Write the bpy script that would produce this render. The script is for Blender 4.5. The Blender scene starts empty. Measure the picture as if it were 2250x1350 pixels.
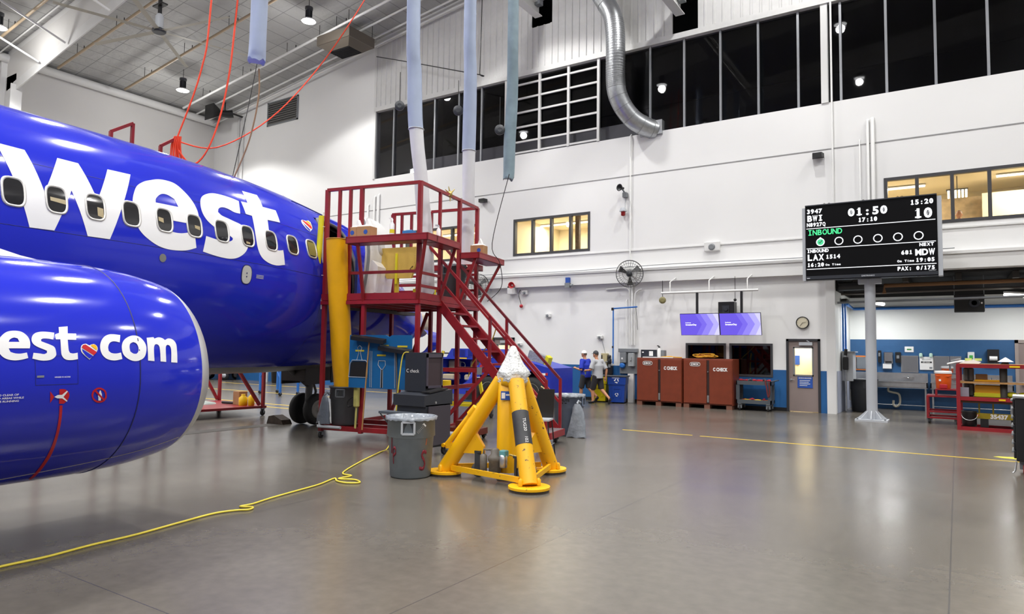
import bpy, bmesh, math, random
from math import sin, cos, pi, radians as RAD
from mathutils import Vector as V3, Matrix
random.seed(7)
SC = bpy.context.scene
COL = SC.collection
# ---------------------------------------------------------------- camera
cam = bpy.data.objects.new('camera', bpy.data.cameras.new('camera'))
COL.objects.link(cam)
cam.data.sensor_width = 36.0
cam.data.lens = 36.0 * 1506.3 / 2250
cam.data.clip_start, cam.data.clip_end = 0.1, 300
_y, _p, _r = RAD(33.0021), RAD(3.5255), RAD(0.7959)
_f = V3((-sin(_y)*cos(_p), cos(_y)*cos(_p), sin(_p)))
_rt = V3((cos(_y), sin(_y), 0)); _up = _rt.cross(_f)
_r2 = _rt*cos(_r) + _up*sin(_r); _u2 = _up*cos(_r) - _rt*sin(_r)
_m = Matrix((_r2, _u2, -_f)).transposed().to_4x4(); _m.translation = (0, 0, 1.8)
cam.matrix_world = _m
SC.camera = cam
# ---------------------------------------------------------------- light and exposure
SC.view_settings.view_transform = 'Standard'
SC.view_settings.look = 'None'
SC.view_settings.exposure = 0.19
SC.view_settings.gamma = 1.0
SC.view_settings.use_curve_mapping = False
wld = bpy.data.worlds.new('world'); SC.world = wld
wld.use_nodes = True
wld.node_tree.nodes['Background'].inputs[0].default_value = (0.9, 0.95, 1, 1)
wld.node_tree.nodes['Background'].inputs[1].default_value = 0.02
LAMP_W = 3400.0          # each high-bay lamp
LAMP_COL = (1.0, 0.985, 0.96)
LAMP_CONE = RAD(126)
LAMP_FALLOFF = 1.2
LAMP_FILL = .042         # share of a lamp's power given to its added fill light

# ---------------------------------------------------------------- materials
def lin(c):
    return tuple((x/12.92 if x <= .04045 else ((x+.055)/1.055)**2.4) for x in c)
def hx(s):
    return lin(tuple(int(s[i:i+2], 16)/255 for i in (0, 2, 4)))
MATS = {}
def mat(name, col, rough=.5, metal=0., spec=.5, noise=0., nscale=6., coat=0., emit=None, estr=0., bump=0., bscale=40., col2=None, thr=None):
    if name in MATS: return MATS[name]
    m = bpy.data.materials.new(name); m.use_nodes = True
    nt = m.node_tree; b = nt.nodes['Principled BSDF']
    if isinstance(col, str): col = hx(col)
    b.inputs['Base Color'].default_value = (*col, 1)
    b.inputs['Roughness'].default_value = rough
    b.inputs['Metallic'].default_value = metal
    b.inputs['Specular IOR Level'].default_value = spec
    b.inputs['Coat Weight'].default_value = coat
    b.inputs['Coat Roughness'].default_value = .04
    if emit is not None:
        if isinstance(emit, str): emit = hx(emit)
        b.inputs['Emission Color'].default_value = (*emit, 1)
        b.inputs['Emission Strength'].default_value = estr
    if noise or bump or col2:
        tc = nt.nodes.new('ShaderNodeTexCoord')
    if noise or col2:
        n = nt.nodes.new('ShaderNodeTexNoise'); n.inputs['Scale'].default_value = nscale
        n.inputs['Detail'].default_value = 5
        nt.links.new(tc.outputs['Object'], n.inputs['Vector'])
        r = nt.nodes.new('ShaderNodeValToRGB')
        if col2:
            if isinstance(col2, str): col2 = hx(col2)
            t = thr or .6
            r.color_ramp.elements[0].position = t; r.color_ramp.elements[1].position = t+.05
            r.color_ramp.elements[0].color = (*col, 1); r.color_ramp.elements[1].color = (*col2, 1)
        else:
            r.color_ramp.elements[0].position = .3; r.color_ramp.elements[1].position = .7
            r.color_ramp.elements[0].color = (*[c*(1-noise) for c in col], 1)
            r.color_ramp.elements[1].color = (*[min(1, c*(1+noise)) for c in col], 1)
        nt.links.new(n.outputs['Fac'], r.inputs['Fac'])
        nt.links.new(r.outputs['Color'], b.inputs['Base Color'])
    if bump:
        n2 = nt.nodes.new('ShaderNodeTexNoise'); n2.inputs['Scale'].default_value = bscale
        nt.links.new(tc.outputs['Object'], n2.inputs['Vector'])
        bp = nt.nodes.new('ShaderNodeBump'); bp.inputs['Strength'].default_value = bump
        bp.inputs['Distance'].default_value = .02
        nt.links.new(n2.outputs['Fac'], bp.inputs['Height'])
        nt.links.new(bp.outputs['Normal'], b.inputs['Normal'])
    MATS[name] = m
    return m
def emission(name, col, s):
    if name in MATS: return MATS[name]
    m = bpy.data.materials.new(name); m.use_nodes = True
    nt = m.node_tree; nt.nodes.remove(nt.nodes['Principled BSDF'])
    e = nt.nodes.new('ShaderNodeEmission')
    if isinstance(col, str): col = hx(col)
    e.inputs[0].default_value = (*col, 1); e.inputs[1].default_value = s
    nt.links.new(e.outputs[0], nt.nodes['Material Output'].inputs[0])
    MATS[name] = m
    return m
def glass(name, tint, gloss=.08, rough=.02):
    m = bpy.data.materials.new(name); m.use_nodes = True
    nt = m.node_tree; nt.nodes.remove(nt.nodes['Principled BSDF'])
    t = nt.nodes.new('ShaderNodeBsdfTransparent'); t.inputs[0].default_value = (*tint, 1)
    g = nt.nodes.new('ShaderNodeBsdfGlossy'); g.inputs[1].default_value = rough
    lw = nt.nodes.new('ShaderNodeFresnel'); lw.inputs[0].default_value = 1.45
    mx = nt.nodes.new('ShaderNodeMixShader')
    ml = nt.nodes.new('ShaderNodeMath'); ml.operation = 'MULTIPLY'; ml.inputs[1].default_value = gloss/.04
    ml.use_clamp = True
    nt.links.new(lw.outputs[0], ml.inputs[0]); nt.links.new(ml.outputs[0], mx.inputs[0])
    nt.links.new(t.outputs[0], mx.inputs[1]); nt.links.new(g.outputs[0], mx.inputs[2])
    nt.links.new(mx.outputs[0], nt.nodes['Material Output'].inputs[0])
    MATS[name] = m
    return m
WHITE = mat('painted_white_wall', (.84, .84, .835), .55, noise=.02, nscale=.35)
GREYWALL = mat('painted_warm_grey_wall', (.72, .71, .69), .6, noise=.03, nscale=.3)
CORR = mat('corrugated_white_metal', (.70, .70, .69), .45, noise=.03)
TRIMW = mat('white_trim', (.74, .74, .73), .5)
WBLUE = mat('wainscot_blue', '1F5C96', .5, noise=.04, nscale=1.5)
BLACK = mat('black_plastic', (.012, .012, .013), .4)
DKFRAME = mat('dark_bronze_frame', (.055, .055, .06), .4)
RED = mat('red_enamel', '8C1C24', .38, noise=.12, nscale=5)
REDD = mat('red_worn_handrail', '6A2028', .4, noise=.35, nscale=9)
YEL = mat('yellow_enamel', 'EEB206', .38, col2='5A4630', thr=.72, nscale=22)
YELW = mat('yellow_enamel_worn', 'ECB008', .45, col2='4A3B30', thr=.64, nscale=20)
YELLOW = mat('yellow_paint', 'E8BE08', .45)
YVINYL = mat('yellow_vinyl', 'F0B004', .42, noise=.06, nscale=3, bump=.15, bscale=8)
SAFY = mat('safety_yellow', 'D8D020', .5)
GREYP = mat('grey_plastic', '7C858C', .45, noise=.12, nscale=5)
GREYD = mat('dark_grey_plastic', '3A3D42', .45, noise=.1, nscale=5)
BAG = mat('bag_film', '8A9098', .22, noise=.2, nscale=9, bump=.5, bscale=14)
STEEL = mat('stainless_steel', (.62, .63, .64), .3, metal=.9, noise=.08)
GALV = mat('galvanised_steel', (.5, .52, .54), .34, metal=.85, noise=.12, nscale=8)
GREYM = mat('grey_painted_metal', '7C8084', .45)
LGREY = mat('light_grey_paint', 'B4B8BE', .45)
CHAR = mat('charcoal_metal', '2C2F36', .42)
ROPEY = mat('yellow_cord', 'E2CE48', .5)
ORANGE = mat('orange_webbing', 'F0441E', .5)
RUBBER = mat('black_rubber', (.014, .014, .015), .65)
CARD = mat('cardboard', 'A98058', .75, noise=.06)
PAPERW = mat('white_paper', (.85, .85, .84), .6)
BROWN = mat('brown_enamel', '7A3620', .42, noise=.1, nscale=4)
BLUEJ = mat('tug_blue', '2438B0', .35, noise=.06)
BLUEP = mat('pipe_blue', '2C6FC0', .4)
BLUEB = mat('bin_blue', '16409A', .4)
PEGB = mat('pegboard_blue', '0E5A92', .45)
DARK = mat('dark_interior', (.035, .035, .037), .7, noise=.3, nscale=1.0)
TAUPE = mat('door_taupe', '8A7C78', .5)
SKIN = mat('skin', 'C48A68', .5)
NAVYSIGN = mat('sign_blue', '2450A8', .5)
TAN = mat('tan_panel', 'C8A850', .5, noise=.08)
WOOD = mat('wood', 'A97E4C', .55, noise=.15, nscale=8)
PLASTICWRAP = mat('clear_wrap', (.72, .73, .72), .2, noise=.2, nscale=22, bump=1., bscale=30, spec=.8)
SLEEVE = mat('pale_blue_sleeve', 'A4B0C8', .5, noise=.06, nscale=2.5, bump=.3, bscale=6)
SLEEVEW = mat('white_sleeve', 'D0D0D4', .55, noise=.03, bump=.2, bscale=5)
SLEEVEG = mat('grey_sleeve', '7E929C', .5, noise=.14, nscale=4, bump=.4, bscale=7)
CREAM = mat('cream_wall', 'E4D8BC', .6)
ACBLUE = mat('airliner_blue_paint', (.018, .028, .50), .11, coat=.25, spec=.3)
ACWHITE = mat('airliner_white_paint', (.84, .84, .85), .2, coat=.4)
ACBELLY = mat('airliner_grey_belly', (.13, .13, .145), .35)
ACRED = mat('emblem_red', 'D4261C', .25)
ACYEL = mat('emblem_yellow', 'F5B41E', .25)
SEAM = mat('panel_seam', (.012, .014, .12), .5)
LIP = mat('polished_lip', (.60, .61, .62), .38, metal=.55, noise=.05, nscale=4)
PANE = mat('dark_window_pane', (.02, .02, .022), .06, spec=.7)
TIRE = mat('tire', (.016, .016, .017), .7)
WRIM = mat('white_rim', (.7, .7, .68), .45)
def floor_mat():
    m = bpy.data.materials.new('polished_concrete'); m.use_nodes = True
    nt = m.node_tree; b = nt.nodes['Principled BSDF']; N = nt.nodes.new; K = nt.links.new
    tc = N('ShaderNodeTexCoord')
    n1 = N('ShaderNodeTexNoise'); n1.inputs['Scale'].default_value = .45; n1.inputs['Detail'].default_value = 7
    n1.inputs['Roughness'].default_value = .62
    n2 = N('ShaderNodeTexNoise'); n2.inputs['Scale'].default_value = 9; n2.inputs['Detail'].default_value = 6
    K(tc.outputs['Object'], n1.inputs['Vector']); K(tc.outputs['Object'], n2.inputs['Vector'])
    r = N('ShaderNodeValToRGB')
    r.color_ramp.elements[0].position = .25; r.color_ramp.elements[1].position = .75
    r.color_ramp.elements[0].color = (.131, .117, .098, 1); r.color_ramp.elements[1].color = (.170, .152, .127, 1)
    K(n1.outputs['Fac'], r.inputs['Fac'])
    mx = N('ShaderNodeMix'); mx.data_type = 'RGBA'; mx.blend_type = 'MULTIPLY'; mx.inputs[0].default_value = .35
    K(r.outputs['Color'], mx.inputs[6]); K(n2.outputs['Fac'], mx.inputs[7])
    # saw-cut joints
    sep = N('ShaderNodeSeparateXYZ'); K(tc.outputs['Object'], sep.inputs[0])
    def joint(sock, period, off, w):
        a = N('ShaderNodeMath'); a.operation = 'ADD'; a.inputs[1].default_value = -off + period*50 + period/2
        K(sock, a.inputs[0])
        md = N('ShaderNodeMath'); md.operation = 'MODULO'; md.inputs[1].default_value = period; K(a.outputs[0], md.inputs[0])
        s = N('ShaderNodeMath'); s.operation = 'SUBTRACT'; s.inputs[1].default_value = period/2; K(md.outputs[0], s.inputs[0])
        ab = N('ShaderNodeMath'); ab.operation = 'ABSOLUTE'; K(s.outputs[0], ab.inputs[0])
        lt = N('ShaderNodeMath'); lt.operation = 'LESS_THAN'; lt.inputs[1].default_value = w; K(ab.outputs[0], lt.inputs[0])
        return lt
    j1 = joint(sep.outputs['X'], 3.17, -.09, .006); j2 = joint(sep.outputs['Y'], 4.2, 2.71, .005)
    jm = N('ShaderNodeMath'); jm.operation = 'MAXIMUM'; K(j1.outputs[0], jm.inputs[0]); K(j2.outputs[0], jm.inputs[1])
    mj = N('ShaderNodeMix'); mj.data_type = 'RGBA'; K(jm.outputs[0], mj.inputs[0])
    mj.inputs[7].default_value = (.075, .07, .066, 1); K(mx.outputs[2], mj.inputs[6])
    # pale scuffs
    n3 = N('ShaderNodeTexNoise'); n3.inputs['Scale'].default_value = 3.2; n3.inputs['Detail'].default_value = 12
    n3.inputs['Roughness'].default_value = .8
    K(tc.outputs['Object'], n3.inputs['Vector'])
    r3 = N('ShaderNodeValToRGB'); r3.color_ramp.elements[0].position = .70; r3.color_ramp.elements[1].position = .78
    K(n3.outputs['Fac'], r3.inputs['Fac'])
    ms = N('ShaderNodeMix'); ms.data_type = 'RGBA'; ms.inputs[7].default_value = (.27, .25, .225, 1)
    K(r3.outputs['Color'], ms.inputs[0]); K(mj.outputs[2], ms.inputs[6])
    K(ms.outputs[2], b.inputs['Base Color'])
    rr = N('ShaderNodeMapRange'); rr.inputs[3].default_value = .19; rr.inputs[4].default_value = .27
    rr.inputs[1].default_value = .3; rr.inputs[2].default_value = .7
    K(n1.outputs['Fac'], rr.inputs[0]); K(rr.outputs[0], b.inputs['Roughness'])
    b.inputs['Specular IOR Level'].default_value = .62
    bp = N('ShaderNodeBump'); bp.inputs['Strength'].default_value = .03; bp.inputs['Distance'].default_value = .02
    K(n1.outputs['Fac'], bp.inputs['Height']); K(bp.outputs['Normal'], b.inputs['Normal'])
    return m
FLOOR = floor_mat()
def ceil_mat():
    m = bpy.data.materials.new('insulated_roof'); m.use_nodes = True
    nt = m.node_tree; b = nt.nodes['Principled BSDF']; N = nt.nodes.new; K = nt.links.new
    tc = N('ShaderNodeTexCoord')
    mp = N('ShaderNodeMapping'); mp.inputs['Rotation'].default_value = (0, 0, pi/2)
    K(tc.outputs['Object'], mp.inputs['Vector'])
    br = N('ShaderNodeTexBrick'); br.offset = 0; br.inputs['Scale'].default_value = 1
    br.inputs['Brick Width'].default_value = 1.52; br.inputs['Row Height'].default_value = .76
    br.inputs['Mortar Size'].default_value = .02; br.inputs['Mortar Smooth'].default_value = .5
    br.inputs['Color1'].default_value = (.38, .38, .375, 1); br.inputs['Color2'].default_value = (.43, .43, .42, 1)
    br.inputs['Mortar'].default_value = (.2, .2, .2, 1)
    K(mp.outputs[0], br.inputs['Vector'])
    n = N('ShaderNodeTexNoise'); n.inputs['Scale'].default_value = 1.4; n.inputs['Detail'].default_value = 6
    K(tc.outputs['Object'], n.inputs['Vector'])
    bp = N('ShaderNodeBump'); bp.inputs['Strength'].default_value = .8; bp.inputs['Distance'].default_value = .15
    K(n.outputs['Fac'], bp.inputs['Height']); K(bp.outputs['Normal'], b.inputs['Normal'])
    K(br.outputs['Color'], b.inputs['Base Color']); b.inputs['Roughness'].default_value = .6
    return m
ROOF = ceil_mat()
GLASSDK = glass('tinted_clerestory_glass', (.62, .62, .64), .02)
GLASSCL = glass('clear_glass', (.9, .92, .92), .05)
GLASSBK = glass('smoked_glass', (.22, .22, .24), .07)

# ---------------------------------------------------------------- mesh builder
class MB:
    def __init__(s): s.v = []; s.f = []; s.m = []; s.cur = 0; s.sm = []; s.smooth = False
    def add(s, vs, fs, smooth=None):
        o = len(s.v); s.v += [tuple(v) for v in vs]
        s.f += [tuple(i+o for i in f) for f in fs]
        s.m += [s.cur]*len(fs); s.sm += [s.smooth if smooth is None else smooth]*len(fs)
        return s
    def box(s, x0, x1, y0, y1, z0, z1, ch=0):
        if x0 > x1: x0, x1 = x1, x0
        if y0 > y1: y0, y1 = y1, y0
        if z0 > z1: z0, z1 = z1, z0
        if ch:
            c = min(ch, (x1-x0)*.45, (y1-y0)*.45, (z1-z0)*.45)
            vs = []; 
            for (za, ins) in ((z0, c), (z0+c, 0), (z1-c, 0), (z1, c)):
                a0, a1, b0, b1 = x0+ins, x1-ins, y0+ins, y1-ins
                k = c if ins == 0 else c*.3
                vs += [(a0+k, b0, za), (a1-k, b0, za), (a1, b0+k, za), (a1, b1-k, za), (a1-k, b1, za), (a0+k, b1, za), (a0, b1-k, za), (a0, b0+k, za)]
            fs = [tuple(range(7, -1, -1)), tuple(range(24, 32))]
            for r in range(3):
                for i in range(8):
                    j = (i+1) % 8
                    fs.append((r*8+i, r*8+j, r*8+8+j, r*8+8+i))
            return s.add(vs, fs)
        return s.add([(x0, y0, z0), (x1, y0, z0), (x1, y1, z0), (x0, y1, z0), (x0, y0, z1), (x1, y0, z1), (x1, y1, z1), (x0, y1, z1)],
                     [(3, 2, 1, 0), (4, 5, 6, 7), (0, 1, 5, 4), (1, 2, 6, 5), (2, 3, 7, 6), (3, 0, 4, 7)])
    def bar(s, p, q, w, h=None, up=(0, 0, 1)):
        p = V3(p); q = V3(q); d = (q-p).normalized(); h = h or w
        u = V3(up)
        if abs(d.dot(u)) > .98: u = V3((1, 0, 0))
        a = d.cross(u).normalized(); b = a.cross(d)
        vs = [e + a*i*w/2 + b*j*h/2 for e in (p, q) for i, j in ((-1, -1), (1, -1), (1, 1), (-1, 1))]
        return s.add(vs, [(3, 2, 1, 0), (4, 5, 6, 7), (0, 1, 5, 4), (1, 2, 6, 5), (2, 3, 7, 6), (3, 0, 4, 7)])
    def tube(s, pts, r, n=10, caps=True, flat=None):
        pts = [V3(p) for p in pts]; k = len(pts)
        rs = r if isinstance(r, (list, tuple)) else [r]*k
        t0 = (pts[1]-pts[0]).normalized()
        u = t0.orthogonal().normalized()
        vs = []; 
        for i, p in enumerate(pts):
            t = ((pts[min(i+1, k-1)]-pts[max(i-1, 0)])).normalized()
            u = (u - t*u.dot(t)).normalized(); w = t.cross(u)
            for j in range(n):
                a = 2*pi*j/n
                if flat:
                    vs.append(p + V3((cos(a)*rs[i]*flat[0], cos(a)*rs[i]*flat[1], sin(a)*rs[i]*flat[2])))
                else: vs.append(p + u*cos(a)*rs[i] + w*sin(a)*rs[i])
        fs = [(i*n+j, i*n+(j+1) % n, (i+1)*n+(j+1) % n, (i+1)*n+j) for i in range(k-1) for j in range(n)]
        s.add(vs, fs, True)
        if caps: s.add([vs[j] for j in range(n)], [tuple(range(n-1, -1, -1))], False); s.add(vs[-n:], [tuple(range(n))], False)
        return s
    def lathe(s, prof, c=(0, 0, 0), ax=(0, 0, 1), n=24, sx=1., sy=1., smooth=True):
        ax = V3(ax).normalized(); c = V3(c)
        u = ax.orthogonal().normalized() if abs(ax.z) < .99 else V3((1, 0, 0)); w = ax.cross(u)
        vs = [c + ax*z + u*cos(2*pi*j/n)*r*sx + w*sin(2*pi*j/n)*r*sy for r, z in prof for j in range(n)]
        fs = [(i*n+j, i*n+(j+1) % n, (i+1)*n+(j+1) % n, (i+1)*n+j) for i in range(len(prof)-1) for j in range(n)]
        s.add(vs, fs, smooth)
        if min(p[0] for p in prof) < .0025: return s
        if prof[0][0] > 1e-5: s.add(vs[:n], [tuple(range(n-1, -1, -1))], False)
        if prof[-1][0] > 1e-5: s.add(vs[-n:], [tuple(range(n))], False)
        return s
    def prism(s, poly, fn, t0, t1):
        n = len(poly)
        vs = [fn(a, b, t0) for a, b in poly] + [fn(a, b, t1) for a, b in poly]
        return s.add(vs, [tuple(range(n-1, -1, -1)), tuple(range(n, 2*n))] + [(i, (i+1) % n, (i+1) % n+n, i+n) for i in range(n)])
    def ball(s, c, r, n=12, sc=(1, 1, 1)):
        prof = [(max(1e-6, sin(pi*i/8))*r, -cos(pi*i/8)*r) for i in range(9)]
        vs = [V3(c) + V3((cos(2*pi*j/n)*a*sc[0], sin(2*pi*j/n)*a*sc[1], z*sc[2])) for a, z in prof for j in range(n)]
        return s.add(vs, [(i*n+j, i*n+(j+1) % n, (i+1)*n+(j+1) % n, (i+1)*n+j) for i in range(8) for j in range(n)], True)
    def build(s, name, mats, parent=None, label=None):
        me = bpy.data.meshes.new(name)
        me.from_pydata(s.v, [], s.f)
        for m in (mats if isinstance(mats, (list, tuple)) else [mats]): me.materials.append(m)
        me.polygons.foreach_set('material_index', s.m); me.polygons.foreach_set('use_smooth', s.sm)
        bm = bmesh.new(); bm.from_mesh(me); bmesh.ops.recalc_face_normals(bm, faces=bm.faces); bm.to_mesh(me); bm.free()
        me.update()
        o = bpy.data.objects.new(name, me); COL.objects.link(o)
        if parent is not None: o.parent = parent
        if label: o['label'] = label
        return o
def mb(): return MB()
def thing(name, label, cat, loc=(0, 0, 0), rz=0., group=None):
    o = bpy.data.objects.new(name, None); COL.objects.link(o)
    o.empty_display_size = .1
    o.location = loc; o.rotation_euler = (0, 0, rz)
    o['label'] = label; o['category'] = cat
    if group: o['group'] = group
    return o
def solo(name, m, mats, label, cat, loc=(0, 0, 0), rz=0., group=None):
    o = m.build(name, mats); o.location = loc; o.rotation_euler = (0, 0, rz)
    o['label'] = label; o['category'] = cat
    if group: o['group'] = group
    return o
def world_solo(name, m, mats, label, cat, group=None):
    """mesh given in room coordinates: origin moved to the middle of its foot"""
    xs = [v[0] for v in m.v]; ys = [v[1] for v in m.v]; zs = [v[2] for v in m.v]
    c = V3(((min(xs)+max(xs))/2, (min(ys)+max(ys))/2, min(zs)))
    m.v = [tuple(V3(v)-c) for v in m.v]
    return solo(name, m, mats, label, cat, c, 0, group)
def struct(name, m, mats, label=None, parent=None):
    o = m.build(name, mats, parent)
    if parent is None: o['kind'] = 'structure'
    if label: o['label'] = label
    return o
def copy_tree(o, parent=None):
    c = o.copy(); COL.objects.link(c)
    if parent is not None: c.parent = parent
    for ch in list(o.children): copy_tree(ch, c)
    return c
def dup(o, loc, rz=None, label=None, sc=None):
    c = copy_tree(o); c.location = loc
    if rz is not None: c.rotation_euler = (0, 0, rz)
    if label: c['label'] = label
    if sc: c.scale = sc
    return c
# ---------------------------------------------------------------- flat shapes and lettering
def smooth_poly(pts, k=4, ang=48):
    n = len(pts); P = [V3((a, b, 0)) for a, b in pts]; out = []
    def corner(i):
        a = P[i]-P[i-1]; b = P[(i+1) % n]-P[i]
        if a.length < 1e-9 or b.length < 1e-9: return True
        return a.angle(b) > RAD(ang)
    cor = [corner(i) for i in range(n)]
    for i in range(n):
        j = (i+1) % n; e = P[j]-P[i]
        if cor[i] and cor[j]: out.append((P[i].x, P[i].y)); continue
        t0 = e if cor[i] else (P[j]-P[i-1]).normalized()*e.length
        t1 = e if cor[j] else (P[(j+1) % n]-P[i]).normalized()*e.length
        for q in range(k):
            t = q/k
            p = P[i]*(2*t**3-3*t*t+1) + t0*(t**3-2*t*t+t) + P[j]*(-2*t**3+3*t*t) + t1*(t**3-t*t)
            out.append((p.x, p.y))
    return out
def fill2d(loops, cutx=0, cuty=0):
    bm = bmesh.new()
    for lp in loops:
        vs = [bm.verts.new((a, b, 0)) for a, b in lp]
        for i in range(len(vs)):
            try: bm.edges.new((vs[i-1], vs[i]))
            except ValueError: pass
    bmesh.ops.triangle_fill(bm, edges=bm.edges[:], use_beauty=True, use_dissolve=False)
    for step, ax in ((cutx, 0), (cuty, 1)):
        if step:
            lo = min(v.co[ax] for v in bm.verts); hi = max(v.co[ax] for v in bm.verts)
            t = lo+step
            while t < hi:
                no = V3((1, 0, 0)) if ax == 0 else V3((0, 1, 0))
                bmesh.ops.bisect_plane(bm, geom=bm.verts[:]+bm.edges[:]+bm.faces[:], plane_co=no*t, plane_no=no)
                t += step
    bm.verts.index_update()
    vs = [(v.co.x, v.co.y) for v in bm.verts]; fs = [tuple(v.index for v in f.verts) for f in bm.faces]
    bm.free()
    return vs, fs
_tc = {}
def text2d(body, bold=0.0, mono=None, shear=0.0):
    """vertices and faces of a line of text, cap height about 0.7, starting at x=0"""
    key = (body, bold, mono, shear)
    if key in _tc: return _tc[key]
    if mono:
        vs, fs = [], []; x = 0
        for ch in body:
            if ch != ' ':
                a, f, w = text2d(ch, bold)
                o = len(vs); lo = min(p[0] for p in a); hi = max(p[0] for p in a)
                k = min(1.0, mono*.92/(hi-lo)); off = x + (mono-(hi-lo)*k)/2
                vs += [((p[0]-lo)*k+off, p[1]) for p in a]; fs += [tuple(i+o for i in q) for q in f]
            x += mono
        _tc[key] = (vs, fs, x); return _tc[key]
    cu = bpy.data.curves.new('t', 'FONT'); cu.body = body; cu.offset = bold; cu.resolution_u = 3; cu.shear = shear
    o = bpy.data.objects.new('t', cu); COL.objects.link(o)
    dg = bpy.context.evaluated_depsgraph_get(); dg.update()
    me = bpy.data.meshes.new_from_object(o.evaluated_get(dg))
    vs = [(v.co.x, v.co.y) for v in me.vertices]; fs = [tuple(p.vertices) for p in me.polygons]
    bpy.data.objects.remove(o); bpy.data.curves.remove(cu); bpy.data.meshes.remove(me)
    _tc[key] = (vs, fs, max([p[0] for p in vs] or [0]))
    return _tc[key]
def put_text(m, body, size, o, ux=(1, 0, 0), uy=(0, 0, 1), align='l', bold=0.02, mono=None, wid=None, shear=0.):
    """flat lettering with left/centre/right of its baseline at o; ux, uy its reading and up directions; size = cap height"""
    vs, fs, w = text2d(body, bold, mono, shear)
    k = size/.70; kx = k
    if wid: kx = wid/w
    off = {'l': 0, 'c': -w*kx/2, 'r': -w*kx}[align]
    o = V3(o); ux = V3(ux); uy = V3(uy)
    m.add([o + ux*(a*kx+off) + uy*(b*k) for a, b in vs], fs, False)
    return m
# ================================================================ the setting
YW = 22.6                                   # inner face of the back wall
XL = -34.75                                 # inner face of the left wall
X1, Y0 = 16.0, -16.0                        # the other two walls
def roof_z(x): return 14.4 + .13*(x - XL)
def wall_with_holes(m, x0, x1, z0, z1, holes, fn):
    xs = sorted({x0, x1, *[h[0] for h in holes], *[h[1] for h in holes]}); zs = sorted({z0, z1, *[h[2] for h in holes], *[h[3] for h in holes]})
    xs = [x for x in xs if x0 <= x <= x1]; zs = [z for z in zs if z0 <= z <= z1]
    for a, b in zip(xs, xs[1:]):
        run = None
        for c, d in list(zip(zs, zs[1:]))+[(None, None)]:
            solid = c is not None and not any(h[0] < (a+b)/2 < h[1] and h[2] < (c+d)/2 < h[3] for h in holes)
            if solid: run = (run[0], d) if run else (c, d)
            elif run: fn(m, a, b, *run); run = None
ybox = lambda y0, y1: (lambda m, a, b, c, d: m.box(a, b, y0, y1, c, d))
floor = struct('floor', mb().box(XL-.3, X1+.3, Y0-.3, 31.0, -.3, 0), FLOOR)
m = mb(); t = .3
vs = [(XL-.5, y, roof_z(XL-.5)+dz) for dz in (0, t) for y in (Y0-.5, YW+.6)] + [(X1+.5, y, roof_z(X1+.5)+dz) for dz in (0, t) for y in (Y0-.5, YW+.6)]
m.add(vs, [(0, 1, 5, 4), (2, 6, 7, 3), (0, 2, 3, 1), (4, 5, 7, 6), (0, 4, 6, 2), (1, 3, 7, 5)])
struct('ceiling', m, ROOF)
SMALLW = (-14.65, -11.29, 5.47, 6.93); RACKW = (-20.3, -16.45, 5.47, 6.93); RIGHTW = (-1.7, 5.2, 5.51, 6.97)
DOOR = (-4.47, -3.49, 0, 2.24); FDOOR = (-15.57, -14.53, 0, 2.26)
IW1 = (-7.67, -6.33, 1.03, 2.09); IW2 = (-6.22, -4.87, 1.03, 2.09); ALC = (-3.08, 9.0, 0, 4.2)
m = mb()
wall_with_holes(m, XL-.3, X1+.3, 0, 9.52, [SMALLW, RACKW, RIGHTW, DOOR, FDOOR, IW1, IW2, ALC], ybox(YW, YW+.25))
m.prism([(XL-.3, 9.52), (-22.33, 9.52), (-22.33, roof_z(-22.33)), (XL-.3, roof_z(XL-.3))], lambda a, b, t: (a, t, b), YW, YW+.25)
struct('wall_back', m, WHITE)
m = mb(); m.box(XL-.3, XL, Y0-.3, YW+.25, 0, roof_z(XL)+.1)
struct('wall_left', m, GREYWALL)
m = mb(); m.box(X1, X1+.3, Y0-.3, 31, 0, roof_z(X1)+.1); struct('wall_right', m, mat('far_grey_wall', (.2, .2, .21), .7))
m = mb(); m.prism([(XL-.3, 0), (X1+.3, 0), (X1+.3, roof_z(X1)), (XL-.3, roof_z(XL))], lambda a, b, t: (a, t, b), Y0-.3, Y0); struct('wall_front', m, MATS['far_grey_wall'])
# corrugated siding above the clerestory
def corr_poly(x0, x1):
    p = []; x = x0
    while x < x1:
        for dx, dy in ((0, 0), (.20, 0), (.225, -.035), (.275, -.035), (.30, 0)):
            p.append((min(x+dx, x1), dy))
        x += .305
    return p
m = mb()
def siding(xa, xb, za):
    p = corr_poly(xa, xb); n = len(p)
    vs = [(x, YW-.02+dy, za) for x, dy in p] + [(x, YW-.02+dy, roof_z(x)) for x, dy in p] + [(x, YW+.25, za) for x, dy in p]
    m.add(vs, [(i, i+1, n+i+1, n+i) for i in range(n-1)] + [(i, 2*n+i, 2*n+i+1, i+1) for i in range(n-1)])
for a, b, z in ((-22.3, -13.88, 12.7), (-13.88, -12.98, 12.7), (-12.98, -8.11, 12.7), (-7.22, X1, 12.7)):
    if abs(a+13.88) < .01:
        p = corr_poly(a, b); n = len(p)
        m.add([(x, YW-.02+dy, 12.7) for x, dy in p]+[(x, YW-.02+dy, 14.55) for x, dy in p], [(i, i+1, n+i+1, n+i) for i in range(n-1)])
    else: siding(a, b, z)
for x in (-13.88, -12.98, -8.11, -7.22): m.box(x-.02, x+.02, YW-.06, YW+.25, 12.7, 14.55 if x in (-13.88, -12.98) else 12.72)
struct('wall_upper_siding', m, CORR)
m = mb()
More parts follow.
